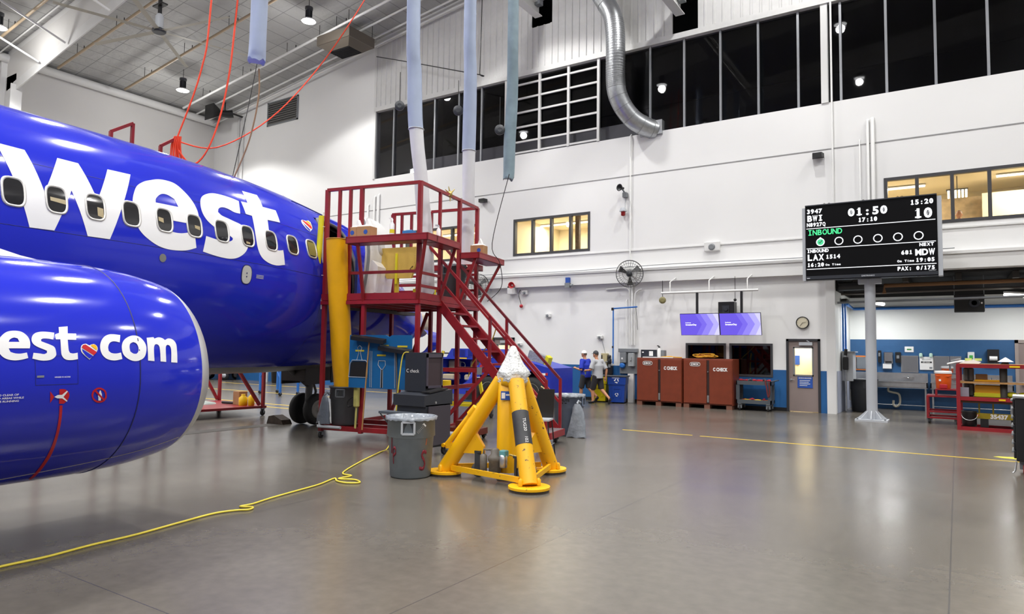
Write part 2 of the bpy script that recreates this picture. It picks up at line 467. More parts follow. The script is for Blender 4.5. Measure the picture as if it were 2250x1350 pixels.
for a, b, z in ((XL, FDOOR[0], 1.27), (FDOOR[1], IW1[0], 1.27), (IW1[0], IW2[1], 1.03), (IW2[1], DOOR[0], 1.27), (DOOR[1], ALC[0]-.02, 1.27)): m.box(a, b, YW-.008, YW, .0, z)
struct('trim_1', m, WBLUE)
m = mb(); m.box(-3.31, -3.06, YW-.05, YW+.02, 0, 4.2); struct('trim_2', m, TRIMW)                 # pilaster by the alcove
m = mb(); m.box(-22.2, X1, YW-.22, YW, 4.2, 4.60); m.box(-22.2, X1, YW-.26, YW, 4.60, 4.68); struct('trim_3', m, TRIMW)     # ledge beam
m = mb(); m.box(-22.0, X1, YW-.035, YW, 5.34, 5.38); struct('trim_4', m, TRIMW)
m = mb(); m.box(XL, X1, YW-.012, YW+.002, 8.055, 8.085); struct('trim_5', m, mat('joint_grey', (.33, .33, .33), .7))
m = mb(); m.box(-22.36, X1, YW-.08, YW+.25, 12.66, 12.86); struct('trim_6', m, CORR)              # clerestory head
m = mb(); m.box(-22.42, -22.3, YW-.05, YW+.25, 9.52, roof_z(-22.4)-.02); struct('trim_7', m, TRIMW)
m = mb(); m.prism([(-22.3, roof_z(-22.3)-.32), (X1, roof_z(X1)-.32), (X1, roof_z(X1)), (-22.3, roof_z(-22.3))], lambda a, b, t: (a, t, b), YW-.12, YW-.05); struct('trim_8', m, TRIMW)
struct('trim_9', mb().box(-3.36, -3.16, YW-.04, YW+.2, 9.52, 12.66), TRIMW)
struct('trim_10', mb().box(-22.25, FDOOR[0], YW-.012, YW, 0, .11).box(FDOOR[1], DOOR[0], YW-.012, YW, 0, .11), BLACK)
m = mb(); m.tube([(XL+.3, Y0, 14.15), (XL+.3, YW-.1, 14.15)], .19, 14); struct('trim_11', m, TRIMW)       # gutter roll at the eave
# dark mezzanine behind the clerestory
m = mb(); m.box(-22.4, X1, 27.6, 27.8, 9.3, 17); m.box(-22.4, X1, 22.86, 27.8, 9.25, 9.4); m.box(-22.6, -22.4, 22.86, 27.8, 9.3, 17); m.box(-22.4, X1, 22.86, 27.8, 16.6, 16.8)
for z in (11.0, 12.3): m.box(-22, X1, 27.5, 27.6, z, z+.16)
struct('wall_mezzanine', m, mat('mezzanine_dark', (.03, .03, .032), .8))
struct('wall_mezzanine_knee', mb().box(-20.0, -9.6, 23.0, 23.08, 9.4, 10.16), mat('knee_wall_grey', (.82, .82, .80), .6))
# clerestory windows
w = struct('window_1', mb().box(-22.3, X1, YW+.12, YW+.13, 9.52, 12.68), GLASSDK)
m = mb()
for x in (-22.33, -21.24, -18.85, -17.54, -16.35, -8.97, -7.73, -6.48, -5.25, -4.03, -2.81, -1.58, -.34, .9, 2.14, 3.38): m.box(x-.035, x+.035, YW+.03, YW+.11, 9.52, 12.68)
m.box(-22.3, X1, YW+.02, YW+.12, 9.49, 9.53)
struct('window_mullions', m, mat('mullion_grey', (.30, .31, .33), .4, metal=.6), parent=w)
m = mb()
for x in (-15.1, -13.52, -12.24, -10.98): m.box(x-.05, x+.05, YW-.03, YW+.06, 9.53, 12.66)
for z in (9.6, 10.03, 10.63, 11.22, 11.79, 12.36): m.box(-15.1, -10.98, YW-.01, YW+.05, z-.035, z+.035)
struct('window_white_grid', m, TRIMW, parent=w, label='white gridded steel sash')
# lit office rooms behind the inside windows
WARMC = mat('office_ceiling', (.78, .68, .5), .7, emit=(1, .8, .5), estr=0.0)
def office(n, r, mull, depth=4.6):
    x0, x1, z0, z1 = r
    w = struct('window_%d' % n, mb().box(x0, x1, YW+.10, YW+.112, z0, z1), GLASSCL)
    m = mb()
    for x in [x0+.04, x1-.04]+mull: m.box(x-.045, x+.045, YW-.02, YW+.14, z0, z1)
    m.box(x0, x1, YW-.015, YW+.135, z0, z0+.09); m.box(x0, x1, YW-.015, YW+.135, z1-.09, z1)
    struct('window_frame', m, DKFRAME, parent=w)
    m = mb(); a, b = x0-1.2, x1+1.2; y0, y1 = YW+.252, YW+depth; zf, zc = 4.42, 7.25
    m.box(a-.1, b+.1, y1, y1+.1, zf, zc); m.box(a-.1, a, y0, y1, zf, zc); m.box(b, b+.1, y0, y1, zf, zc); m.box(a, b, y0, y1, zf-.1, zf)
    struct('wall_office_%d' % n, m, CREAM)
    struct('ceiling_office_%d' % n, mb().box(a-.1, b+.1, y0, y1+.1, zc, zc+.08), WARMC)
    return w
OFF = [office(2, SMALLW, [-13.78, -12.95, -12.12]), office(3, RACKW, [-19.0, -17.75]), office(4, RIGHTW, [-.87, -.02, .84, 1.7, 2.6, 3.5, 4.3])]
LTUBE = emission('office_tube', (1, .9, .72), 5)
def office_light(x0, x1, y, z, label):
    t = thing('ceiling_strip_light', label, 'light', ((x0+x1)/2, y, z))
    h = (x1-x0)/2
    mb().box(-h, h, -.06, .06, -.04, 0).build('diffuser', LTUBE, t)
    mb().box(-h-.02, h+.02, -.08, .08, 0, .03).build('housing', TRIMW, t)
    la = bpy.data.lights.new('lamp_light', 'AREA'); la.energy = 105*(x1-x0)/2; la.shape = 'RECTANGLE'; la.size = x1-x0; la.size_y = .2; la.color = (1, .9, .72)
    lo = bpy.data.objects.new('lamp_light', la); COL.objects.link(lo); lo.parent = t; lo.location = (0, 0, -.06)
office_light(-15.6, -11.0, 25.6, 7.2, 'long strip light inside the four-pane office window')
office_light(-20.6, -17.2, 25.6, 7.2, 'long strip light in the office behind the red stand')
office_light(-2.6, -.75, 25.2, 7.2, 'strip light at the left end of the office above the departure screen')
office_light(1.1, 3.6, 24.9, 7.2, 'strip light at the right end of the office above the departure screen')
pl = thing('pendant_light', 'square pendant light of glass rods in the office above the departure screen', 'light', (.1, 24.6, 6.75))
m = mb()
for i in range(6):
    for j in range(2): m.tube([(-.22+i*.09, -.05+j*.1, -.16), (-.22+i*.09, -.05+j*.1, .06)], .03, 6)
m.build('glass_rods', emission('pendant_glow', (1, .85, .6), 3.5), pl); mb().box(-.28, .28, -.12, .12, .06, .09).tube([(0, 0, .09), (0, 0, .5)], .012, 6).build('mount', DKFRAME, pl)
m = mb(); m.box(.75, 5.8, 25.6, 25.7, 4.3, 6.85); struct('wall_office_partition', m, CREAM)
m = mb(); m.box(-.4, .75, 26.0, 26.08, 4.3, 6.85); struct('wall_office_stone', m, mat('stone_panel', 'A08A6A', .6, noise=.3, nscale=4))
m = mb(); m.box(-13.75, -12.3, 26.5, 26.58, 4.9, 6.15)
p = world_solo('wall_poster', m, NAVYSIGN, 'blue poster with white stripes on the office wall behind the four-pane window', 'poster')
m = mb(); m.prism([(-.65, .55), (-.3, .55), (-.05, 1.2), (-.4, 1.2)], lambda a, b, t: (a, -.05+t, b), -.012, 0); m.prism([(-.1, .2), (.3, .2), (.65, 1.1), (.25, 1.1)], lambda a, b, t: (a, -.05+t, b), -.012, 0); m.build('stripe', PAPERW, p)
world_solo('office_column', mb().box(-12.85, -12.68, 24.4, 24.55, 4.3, 7.24), mat('dark_column', (.09, .06, .04), .6, noise=.4, nscale=9), 'dark narrow post inside the four-pane office window', 'post')
# windows beside the tool cabinets
for n, r, lab in ((5, IW1, ''), (6, IW2, '')):
    x0, x1, z0, z1 = r
    w = struct('window_%d' % n, mb().box(x0, x1, YW+.06, YW+.075, z0, z1), GLASSBK)
    m = mb()
    for a, b, c, d in ((x0, x0+.07, z0+.07, z1-.07), (x1-.07, x1, z0+.07, z1-.07), (x0, x1, z0, z0+.07), (x0, x1, z1-.07, z1)): m.box(a, b, YW-.025, YW+.1, c, d)
    struct('window_frame', m, DKFRAME, parent=w)
    m = mb()
    for i in range(22): m.box(x0+.06, x1-.06, YW+.11, YW+.125, z0+.05+i*(z1-z0-.1)/22, z0+.05+(i+.8)*(z1-z0-.1)/22)
    struct('window_blind', m, mat('dark_blind', (.05, .05, .055), .6), parent=w)
m = mb(); m.box(-7.9, -4.72, YW+.3, YW+2.5, 0, 0.02); m.box(-7.9, -4.72, YW+2.4, YW+2.5, 0, 2.6); m.box(-7.9, -7.8, YW+.25, YW+2.5, 0, 2.6); m.box(-4.82, -4.72, YW+.25, YW+2.5, 0, 2.6); m.box(-7.9, -4.72, YW+.25, YW+2.5, 2.6, 2.7)
struct('wall_dark_room', m, DARK)
# doors
def door(n, r, lit):
    x0, x1, z0, z1 = r
    d = struct('door_%d' % n, mb().box(x0+.07, x1-.07, YW+.01, YW+.06, .02, 1.10).box(x0+.07, x0+.2, YW+.01, YW+.06, 1.10, z1-.07).box(x1-.2, x1-.07, YW+.01, YW+.06, 1.1, z1-.07).box(x0+.2, x1-.2, YW+.01, YW+.06, 1.99, z1-.07), TAUPE)
    m = mb(); m.box(x0, x0+.07, YW-.03, YW+.12, 0, z1).box(x1-.07, x1, YW-.03, YW+.12, 0, z1).box(x0, x1, YW-.03, YW+.12, z1-.07, z1)
    struct('door_frame', m, mat('door_frame_dark', (.03, .03, .035), .45), parent=d)
    struct('door_glass', mb().box(x0+.23, x1-.23, YW+.03, YW+.036, 1.13, 1.96), GLASSCL, parent=d)
    m = mb(); a, b = x0+.2, x1-.2
    for p in ((a, a+.04, 1.1, 1.99), (b-.04, b, 1.1, 1.99), (a, b, 1.1, 1.14), (a, b, 1.95, 1.99)): m.box(p[0], p[1], YW-.002, YW+.07, p[2], p[3])
    struct('door_light_frame', m, GREYM, parent=d)
    m = mb(); m.box(x0+.38, x1-.22, YW-.05, YW+.01, 2.04, 2.14); m.bar((x1-.3, YW-.04, 2.15), (x0+.6, YW-.03, 2.19), .02); struct('door_closer', m, LGREY, parent=d)
    m = mb(); m.tube([(x0+.13, YW+.01, .98), (x0+.13, YW-.06, .98), (x0+.24, YW-.06, .98)], .013, 8); m.lathe([(.035, 0), (.035, .015)], (x0+.13, YW+.01, .98), (0, -1, 0), 12); struct('door_handle', m, STEEL, parent=d)
    return d
d1 = door(1, DOOR, True); door(2, FDOOR, True)
m = mb(); m.box(-4.15, -3.72, YW-.006, YW+.01, .74, 1.08); s = m.build('notice_sign', NAVYSIGN, d1, 'blue notice with lines of white text')
m = mb()
put_text(m, 'DOOR IS UNLOCKED', .036, (-3.935, YW-.012, 1.02), align='c', bold=.02, wid=.36)
for i, l in enumerate((.30, .26, .30, .22)): m.box(-4.09, -4.09+l, YW-.011, YW-.007, .955-i*.05, .97-i*.05)
m.build('lettering', PAPERW, s)
for x0, x1, nm in ((-4.66, -3.36, 'a'), (-16.2, -13.9, 'b')):
    m = mb(); m.box(x0, x1, YW+1.9, YW+2.0, 0, 2.6); m.box(x0-.06, x0, YW+.25, YW+1.9, 0, 2.6); m.box(x1-.06, x1-.04, YW+.25, YW+1.9, 0, 2.6); m.box(x0, x1-.06, YW+.25, YW+1.9, 2.55, 2.65)
    struct('wall_lit_room_'+('one' if nm == 'a' else 'two'), m, CREAM)
    la = bpy.data.lights.new('room_light', 'AREA'); la.energy = 60; la.size = 1.1; la.color = (1, .93, .78)
    ht = thing('ceiling_panel_light', 'square ceiling light in the lit room behind the %s taupe door' % ('nearer' if nm == 'a' else 'far'), 'light', ((x0+x1)/2, YW+1.1, 2.52))
    mb().box(-.5, .5, -.5, .5, -.0, .03).build('diffuser', emission('panel_glow', (1, .94, .8), 2.5), ht)
    lo = bpy.data.objects.new('lamp_light', la); COL.objects.link(lo); lo.parent = ht; lo.location = (0, 0, -.03)
world_solo('storage_locker', mb().box(-3.95, -3.46, YW+1.35, YW+1.85, 0, 1.88), mat('locker_tan', 'A89878', .6), 'tall beige locker seen through the window of the nearer taupe door', 'locker')
world_solo('poster', mb().box(-4.60, -4.42, YW+1.86, YW+1.885, 1.42, 1.72), NAVYSIGN, 'small blue poster seen through the window of the nearer taupe door', 'poster')
# ---------------- alcove
AY = 26.1
m = mb(); m.box(-3.3, -3.08, YW+.25, AY+.2, 0, 4.13); m.box(-3.3, 9.2, AY, AY+.2, 2.3, 4.13); m.box(9.0, 9.2, YW+.25, AY, 0, 4.13)
struct('wall_alcove', m, mat('alcove_white', (.80, .82, .80), .55))
struct('wall_alcove_blue', mb().box(-3.08, 9.0, AY, AY+.2, 0, 2.3), mat('block_blue', '2C5A88', .5, noise=.05))
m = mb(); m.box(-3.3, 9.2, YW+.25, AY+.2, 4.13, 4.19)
struct('ceiling_alcove', m, mat('alcove_black', (.012, .012, .012), .8))
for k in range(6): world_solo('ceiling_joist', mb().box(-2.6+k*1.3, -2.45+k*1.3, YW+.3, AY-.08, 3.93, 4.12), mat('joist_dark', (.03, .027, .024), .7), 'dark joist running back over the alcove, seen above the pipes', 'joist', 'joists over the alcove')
struct('trim_13', mb().box(-3.07, 9, AY-.06, AY-.002, 3.72, 4.12).box(-3.079, -3.04, YW+.3, AY-.06, 3.72, 4.12), mat('alcove_black', (.012, .012, .012), .8))  # near-black band along the top of the alcove walls
struct('trim_12', mb().box(-3.08, -3.06, YW+.3, AY, 0, 1.27), mat('pale_grey_blue', 'A9B0C2', .55))
def pipe_run(name, label, pts, r, mt, cat='pipe'):
    return world_solo(name, mb().tube(pts, r, 10), mt, label, cat)
pipe_run('ceiling_pipe', 'rusty tan pipe, thickest of the runs under the alcove ceiling', [(-1.8, 23.3, 3.62), (-1.8, 23.3, 3.86), (9, 23.3, 3.92)], .06, mat('rusty_pipe', '8A6440', .6))
pipe_run('ceiling_pipe', 'straight grey conduit lowest under the alcove ceiling', [(-3.05, 23.0, 3.36), (9, 23.0, 3.52)], .035, GREYM)
pipe_run('ceiling_pipe', 'thin dark pipe between the rusty pipe and the grey conduit', [(-3.05, 23.8, 3.68), (9, 23.8, 3.8)], .04, mat('dark_pipe', (.12, .11, .1), .6))
world_solo('ceiling_beam', mb().box(-3.03, 8.95, 24.3, 24.5, 3.74, 3.92), DARK, 'dark steel beam crossing the alcove ceiling', 'beam')
world_solo('insulated_duct', mb().tube([(-3.0, 22.98, 3.85), (-2.2, 22.98, 3.87)], .14, 14), BLACK, 'short black wrapped duct under the left end of the alcove ceiling', 'duct')
m = mb(); m.tube([(-3.02, 23.9, 1.5), (-3.02, 23.9, 3.4)], .03, 8); m.tube([(-2.96, 23.98, 1.5), (-2.96, 23.98, 3.4)], .03, 8); 
world_solo('air_pipe', m, BLUEP, 'pair of upright blue air pipes at the left end of the alcove', 'pipe')
m = mb(); m.tube([(-2.95, 24.25, 3.4), (-2.95, AY-.1, 3.34), (8.9, AY-.1, 3.36)], .05, 10)
world_solo('air_main', m, BLUEP, 'long blue air pipe along the alcove back wall', 'pipe')
m = mb(); m.box(-3.05, -2.86, 23.75, 24.18, 3.42, 3.54, .03); world_solo('pipe_bracket', m, BLACK, 'black bracket on top of the pair of upright blue pipes', 'bracket')
for (x0, x1, y, z, lab) in ((1.15, 2.05, 24.3, 3.55, 'fluorescent tube light near the black loudspeaker in the alcove'), (-2.25, -1.95, 24.6, 3.45, 'short fluorescent light half hidden by the screen post in the alcove'), (4.6, 6.0, 24.4, 3.55, 'fluorescent tube light deep right in the alcove')):
    t = thing('fluorescent_light', lab, 'light', ((x0+x1)/2, y, z), RAD(0))
    h = (x1-x0)/2
    mb().tube([(-h, -.9, -.05), (h, .2, -.05)], .05, 8).build('tube', emission('tube_glow', (1, .98, .92), 9), t)
    mb().bar((-h, -.9, .02), (h, .2, .02), .1, .05).build('housing', TRIMW, t)
    la = bpy.data.lights.new('lamp_light', 'AREA'); la.energy = 55; la.shape = 'RECTANGLE'; la.size = 1.2; la.size_y = .3
    lo = bpy.data.objects.new('lamp_light', la); COL.objects.link(lo); lo.parent = t; lo.location = (0, 0, -.13)
# ---------------- roof steel, pipes and lamps
m = mb(); X = -34.0
def rafter(y, name, label):
    t = thing(name, label, 'frame', (XL+.5, y, 0))
    z0 = lambda x: roof_z(x+XL+.5)
    m = mb(); w = .17
    def web(x0, x1, d0, d1): 
        m.add([(x, yy, z) for x, z in ((x0, z0(x0)-.02), (x1, z0(x1)-.02), (x1, z0(x1)-d1), (x0, z0(x0)-d0)) for yy in (-.02, .02)], [(0, 2, 4, 6), (7, 5, 3, 1), (0, 1, 3, 2), (2, 3, 5, 4), (4, 5, 7, 6), (6, 7, 1, 0)])
    web(-.2, 14, 1.75, 1.05); web(14, 50, 1.05, 1.2)
    m.build('web', GREYWALL, t)
    m = mb()
    m.bar((.5, 0, z0(.5)-1.78), (14, 0, z0(14)-1.08), .42, .05, (0, 1, 0)); m.bar((14, 0, z0(14)-1.08), (49, 0, z0(49)-1.2), .42, .05, (0, 1, 0))
    m.bar((-.2, 0, z0(0)-.05), (49, 0, z0(49)-.05), .42, .05, (0, 1, 0)); m.build('flange', TRIMW, t)
    m = mb(); m.box(-.35, .75, -.02, .02, 0, z0(.3)-1.2); m.box(.72, .78, -.21, .21, 0, z0(.7)-1.75); m.box(-.4, -.33, -.21, .21, 0, z0(0)-.1); m.build('column', TRIMW, t)
    m = mb()
    for x in (3.0, 5.2, 8.5):
        m.bar((x, -.1, z0(x)-1.6), (x-1.2, -2.2, z0(x-1.2)-.1), .07)
    m.build('flange_brace', TRIMW, t)
rafter(12.45, 'roof_frame', 'deep white tapered steel frame across the roof at the upper left')
rafter(4.9, 'roof_frame', 'white tapered steel frame nearer the camera over the fuselage')
SPR = mat('sprinkler_tan', 'B8A488', .5)
for y, lab in ((13.98, 'tan sprinkler pipe passing under the big ceiling fan'), (16.92, 'tan sprinkler pipe second from the back wall'), (19.9, 'sprinkler pipe nearest the back wall'), (11.4, 'tan sprinkler pipe in front of the tapered roof frame')):
    m = mb(); m.tube([(XL+1.3, y, roof_z(XL+1.3)-.5), (X1-1, y, roof_z(X1-1)-.5)], .055, 8)
    o = world_solo('sprinkler_pipe', m, SPR if y < 19 else TRIMW, lab, 'pipe', 'sprinkler pipes under the roof')
    zl = o.location
    for k in range(5):
        m2 = mb()
        x = XL+3+k*3.2; m2.tube([(x-zl.x, 0, roof_z(x)-.5-zl.z), (x-zl.x, 0, roof_z(x)-zl.z)], .012, 6); m2.tube([(x-zl.x+.6, 0, roof_z(x+.6)-.44-zl.z), (x-zl.x+.6, 0, roof_z(x+.6)-.32-zl.z)], .02, 6)
        m2.build('hanger', BLACK, o)
for y, dz, lab in ((22.2, .45, 'white conduit along the top of the back wall'), (21.9, .28, 'second white conduit, farther from the top of the back wall'), (12.0, .3, 'thin conduit beside the deep tapered roof frame'), (21.2, .15, 'thin white conduit close under the roof by the back wall')):
    world_solo('roof_conduit', mb().tube([(XL+.3, y, roof_z(XL+.3)-dz), (X1-1, y, roof_z(X1-1)-dz)], .045 if y > 20 else .03, 8), TRIMW, lab, 'pipe', 'conduits under the roof')
m = mb()
LS = emission('lamp_disc', (1, 1, 1), 14)
def beam(la):
    # reflector beam: strongest straight down, falling off with the cosine of the angle
    la.use_nodes = True; nt = la.node_tree; e = next(n for n in nt.nodes if n.type == 'EMISSION')
    tc = nt.nodes.new('ShaderNodeTexCoord'); sp = nt.nodes.new('ShaderNodeSeparateXYZ'); ab = nt.nodes.new('ShaderNodeMath'); ab.operation = 'ABSOLUTE'
    pw = nt.nodes.new('ShaderNodeMath'); pw.operation = 'POWER'; pw.inputs[1].default_value = LAMP_FALLOFF
    nt.links.new(tc.outputs['Normal'], sp.inputs[0]); nt.links.new(sp.outputs['Z'], ab.inputs[0]); nt.links.new(ab.outputs[0], pw.inputs[0]); nt.links.new(pw.outputs[0], e.inputs['Strength'])
def lamp(x, y, z, label):
    t = thing('highbay_lamp', label, 'lamp', (x, y, z), 0, 'high-bay lamps under the roof')
    m = mb(); m.lathe([(.19, .0), (.21, .03), (.2, .06), (.1, .09), (.1, .42), (.16, .45), (.16, .55)], (0, 0, 0), n=20); m.build('housing', GREYD, t)
    m = mb()
    for k in range(10):
        a = 2*pi*k/10; m.bar((cos(a)*.09, sin(a)*.09, .26), (cos(a)*.14, sin(a)*.14, .26), .012, .3)
    m.build('fins', GREYD, t)
    m = mb(); m.lathe([(.26, -.035), (.3, -.02), (.3, .01), (.1, .02)], n=24); m.build('reflector', TRIMW, t)
    m = mb(); n = 24; vs = []; 
    for r in (.075, .275):
        vs += [(cos(2*pi*j/n)*r, sin(2*pi*j/n)*r, -.04) for j in range(n)]
    m.add(vs, [(j, (j+1) % n, n+(j+1) % n, n+j) for j in range(n)]); m.build('led_ring', LS, t)
    m = mb(); m.tube([(0, 0, .55), (0, 0, roof_z(x)-z)], .012, 6); m.build('hanger', BLACK, t)
    la = bpy.data.lights.new('lamp_light', 'SPOT'); la.energy = LAMP_W; la.spot_size = LAMP_CONE; la.spot_blend = .18; la.shadow_soft_size = .28; la.color = LAMP_COL; beam(la)
    lo = bpy.data.objects.new('lamp_light', la); COL.objects.link(lo); lo.parent = t; lo.location = (0, 0, -.07)
    lb = bpy.data.lights.new('lamp_fill', 'POINT'); lb.energy = LAMP_W*LAMP_FILL; lb.shadow_soft_size = .2; lb.color = LAMP_COL  # added point fill under each lamp, lifts upper walls and roof
    lo = bpy.data.objects.new('lamp_fill', lb); COL.objects.link(lo); lo.parent = t; lo.location = (0, 0, -.25)
for i, x in enumerate((-30.7, -21.9, -13.1, -4.3, 4.5, 12.5)):
    for j, y in enumerate((18.2, 10.7, 3.2, -4.3, -11.5)):
        lab = {(0, 0): 'round high-bay lamp glowing below the end of the big ceiling fan', (1, 0): 'round high-bay lamp left of the brown roof grille', (0, 1): 'round high-bay lamp at the upper left edge, left of the white roof frame'}.get((i, j), 'round high-bay lamp out of view over the hangar floor')
        lamp(x, y, roof_z(x)-1.0, lab)
# big ceiling fan
fx, fy, fz = -24.3, 13.4, 13.26
t = thing('ceiling_fan', 'huge six-bladed ceiling fan hanging from the hangar roof', 'fan', (fx, fy, fz))
m = mb(); m.lathe([(.2, -.06), (.24, -.02), (.24, .05), (.1, .12)]); m.build('hub', GREYD, t)
m = mb(); m.lathe([(.12, .12), (.14, .2), (.14, .55), (.08, .65)], n=16); m.build('motor', LGREY, t)
m = mb(); m.box(-.05, .05, -.05, .05, .6, roof_z(fx)-fz); m.box(-.3, .3, -.12, .12, .95, 1.0); m.build('drop_rod', BLACK, t)
BL = mat('fan_blade', 'A9A596', .45)
for k in range(6):
    a = RAD(72)+k*pi/3
    d = V3((cos(a), sin(a), 0)); n_ = V3((-sin(a), cos(a), 0))
    m = mb(); pr = []
    for s in (.22, 3.25):
        for off, dz in ((-.09, -.012), (0, .02), (.09, .012), (.0, .0)): pr.append(d*s + n_*off + V3((0, 0, dz)))
    m.add(pr, [(3, 2, 1, 0), (4, 5, 6, 7)] + [(i, (i+1) % 4, (i+1) % 4+4, i+4) for i in range(4)]); m.build('blade', BL, t)
m = mb(); m.tube([(-.2, 0, 2.2), (-.3, .05, 1.5), (-.1, .1, 1.1), (-.22, .1, .7), (-.05, 0, .5)], .015, 6); m.build('cable', PAPERW, t)
# grille, louver and speaker high on the back wall
t = thing('roof_grille', 'square brown grille box hung under the roof by the corrugated wall', 'vent', (-22.3, 20.6, 14.85))
GB = mat('grille_brown', '6E665C', .45, metal=.3)
m = mb()
for a, b, c, d in ((-1.0, 1.0, -.75, -.55), (-1.0, 1.0, .55, .75), (-1.0, -.8, -.55, .55), (.8, 1.0, -.55, .55)): m.box(a, b, c, d, .12, .55)
m.add([(-1.0, -.75, .15), (1.0, -.75, .15), (1.0, .75, .15), (-1.0, .75, .15), (-.62, -.42, -.12), (.62, -.42, -.12), (.62, .42, -.12), (-.62, .42, -.12)], [(0, 1, 5, 4), (1, 2, 6, 5), (2, 3, 7, 6), (3, 0, 4, 7)])
m.build('hood', GB, t)
m = mb()
for k in range(8): m.bar((-.6, -.36+k*.105, -.09), (.6, -.36+k*.105, -.09), .02, .08)
m.box(-.62, .62, -.42, .42, .1, .12); m.build('grating', DARK, t)
m = mb()
for x in (-.9, .9):
    for y in (-.7, .7): m.tube([(x, y, .55), (x, y, roof_z(-22.3+x)-14.85)], .012, 6)
m.build('hanger', BLACK, t)
t = thing('wall_louver', 'dark slatted louver on the white back wall above the fuselage', 'vent', (-28.95, YW, 13.28))
m = mb(); m.box(-1.2, 1.2, -.05, 0, 0, .06).box(-1.2, 1.2, -.05, 0, 1.2, 1.26).box(-1.2, -1.12, -.05, 0, 0, 1.26).box(1.12, 1.2, -.05, 0, 0, 1.26); m.build('frame', GREYM, t)
mb().box(-1.12, 1.12, -.012, 0, .05, 1.2).build('backing', BLACK, t)
m = mb()
for k in range(10): m.add([(x, y, z) for x in (-1.12, 1.12) for y, z in ((-.06, .08+k*.115), (-.055, .065+k*.115), (-.01, .155+k*.115), (-.015, .165+k*.115))], [(0, 1, 2, 3), (7, 6, 5, 4), (0, 4, 5, 1), (1, 5, 6, 2), (2, 6, 7, 3), (3, 7, 4, 0)])
m.build('slats', mat('slat_grey', (.16, .155, .15), .5), t)
t = thing('hangar_speaker', 'large black horn loudspeaker under the roof near the far corner', 'speaker', (-32.6, 21.4, 14.1))
m = mb(); m.add([(-.5, -.5, -.45), (.4, -.6, -.5), (.4, -.6, .3), (-.5, -.5, .35), (-.25, -.05, -.2), (.2, -.1, -.2), (.2, -.1, .15), (-.25, -.05, .15)], [(3, 2, 1, 0), (4, 5, 6, 7), (0, 1, 5, 4), (1, 2, 6, 5), (2, 3, 7, 6), (3, 0, 4, 7)]); m.build('horn', BLACK, t)
m = mb(); m.tube([(0, -.1, -.02), (.25, .35, .0), (.4, .55, .05)], [.14, .2, .2], 12); m.tube([(.2, .2, .1), (.2, .2, roof_z(-32.4)-14.1)], .03, 6); m.tube([(.4, .5, .05), (.4, 1.2, .05)], .05, 6); m.build('driver', BLACK, t)
# crane beams through the siding
for x, z, lab in ((-13.43, 14.75, 'white runway beam entering the small dark opening, left one'), (-7.75, 13.35, 'white runway beam entering the dark opening at the clerestory head, right one')):
    t = thing('runway_beam', lab, 'beam', (x, 22.3, z), 0, 'runway beams by the siding')
    m = mb(); m.box(-.16, .16, -9, 0, 0, .03).box(-.16, .16, -9, 0, .45, .48).box(-.015, .015, -9, 0, .03, .45); m.build('beam', TRIMW, t)
    m = mb(); m.box(-.1, .25, -.35, -.1, .35, .6); m.tube([(.1, -.2, .5), (.35, -.2, .6)], .07, 10); m.build('end_clamp', GREYM, t)
    m = mb(); m.tube([(0, -4, .48), (0, -4, roof_z(x)-z)], .03, 8); m.tube([(0, -.5, .48), (0, -.5, roof_z(x)-z)], .03, 8); m.build('hanger', TRIMW, t)
# spiral duct
t = thing('spiral_duct', 'fat silver spiral duct bending down into the clerestory', 'duct', (-9.1, YW, 9.4))
P = [(-1.6, -1.2, 6.2), (-1.35, -1.1, 5.2), (-1.1, -1.0, 4.7), (-.86, -1.0, 4.2), (-.76, -1.0, 3.6), (-.74, -1.0, 2.9), (-.74, -1.0, 2.1), (-.72, -.98, 1.6), (-.66, -.9, 1.25), (-.5, -.72, .85), (-.25, -.45, .5), (.1, -.1, .28), (.3, .1, .22)]
def dense(P, k=6):
    out = []
    P = [V3(p) for p in P]
    for i in range(len(P)-1):
        a, b, c, d = P[max(i-1, 0)], P[i], P[i+1], P[min(i+2, len(P)-1)]
        for q in range(k):
            u = q/k
            out.append(.5*((2*b)+(c-a)*u+(2*a-5*b+4*c-d)*u*u+(3*b-a-3*c+d)*u**3))
    out.append(P[-1]); return out
D_ = dense(P, 8)
rr = []
for i, p in enumerate(D_):
    rr.append(.335)
m = mb(); m.tube(D_, rr, 20); m.build('duct_body', GALV, t)
m = mb()
for i in list(range(0, 24, 8))+list(range(56, 96, 7)):
    q0 = D_[i]; q1 = D_[i+1]; dd = (q1-q0).normalized(); m.tube([q0-dd*.012, q0+dd*.012], .345, 20)
for i in range(27, 56):
    q0 = D_[i]; dd = (D_[i+1]-q0).normalized(); m.tube([q0-dd*.010, q0+dd*.010], .343, 20, caps=False)
m.build('seam_rings', mat('galv_dull', (.36, .37, .38), .45, metal=.8), t)
m = mb(); m.box(-.2, .62, -.1, .2, -.0, .5); m.build('wall_collar', GALV, t)
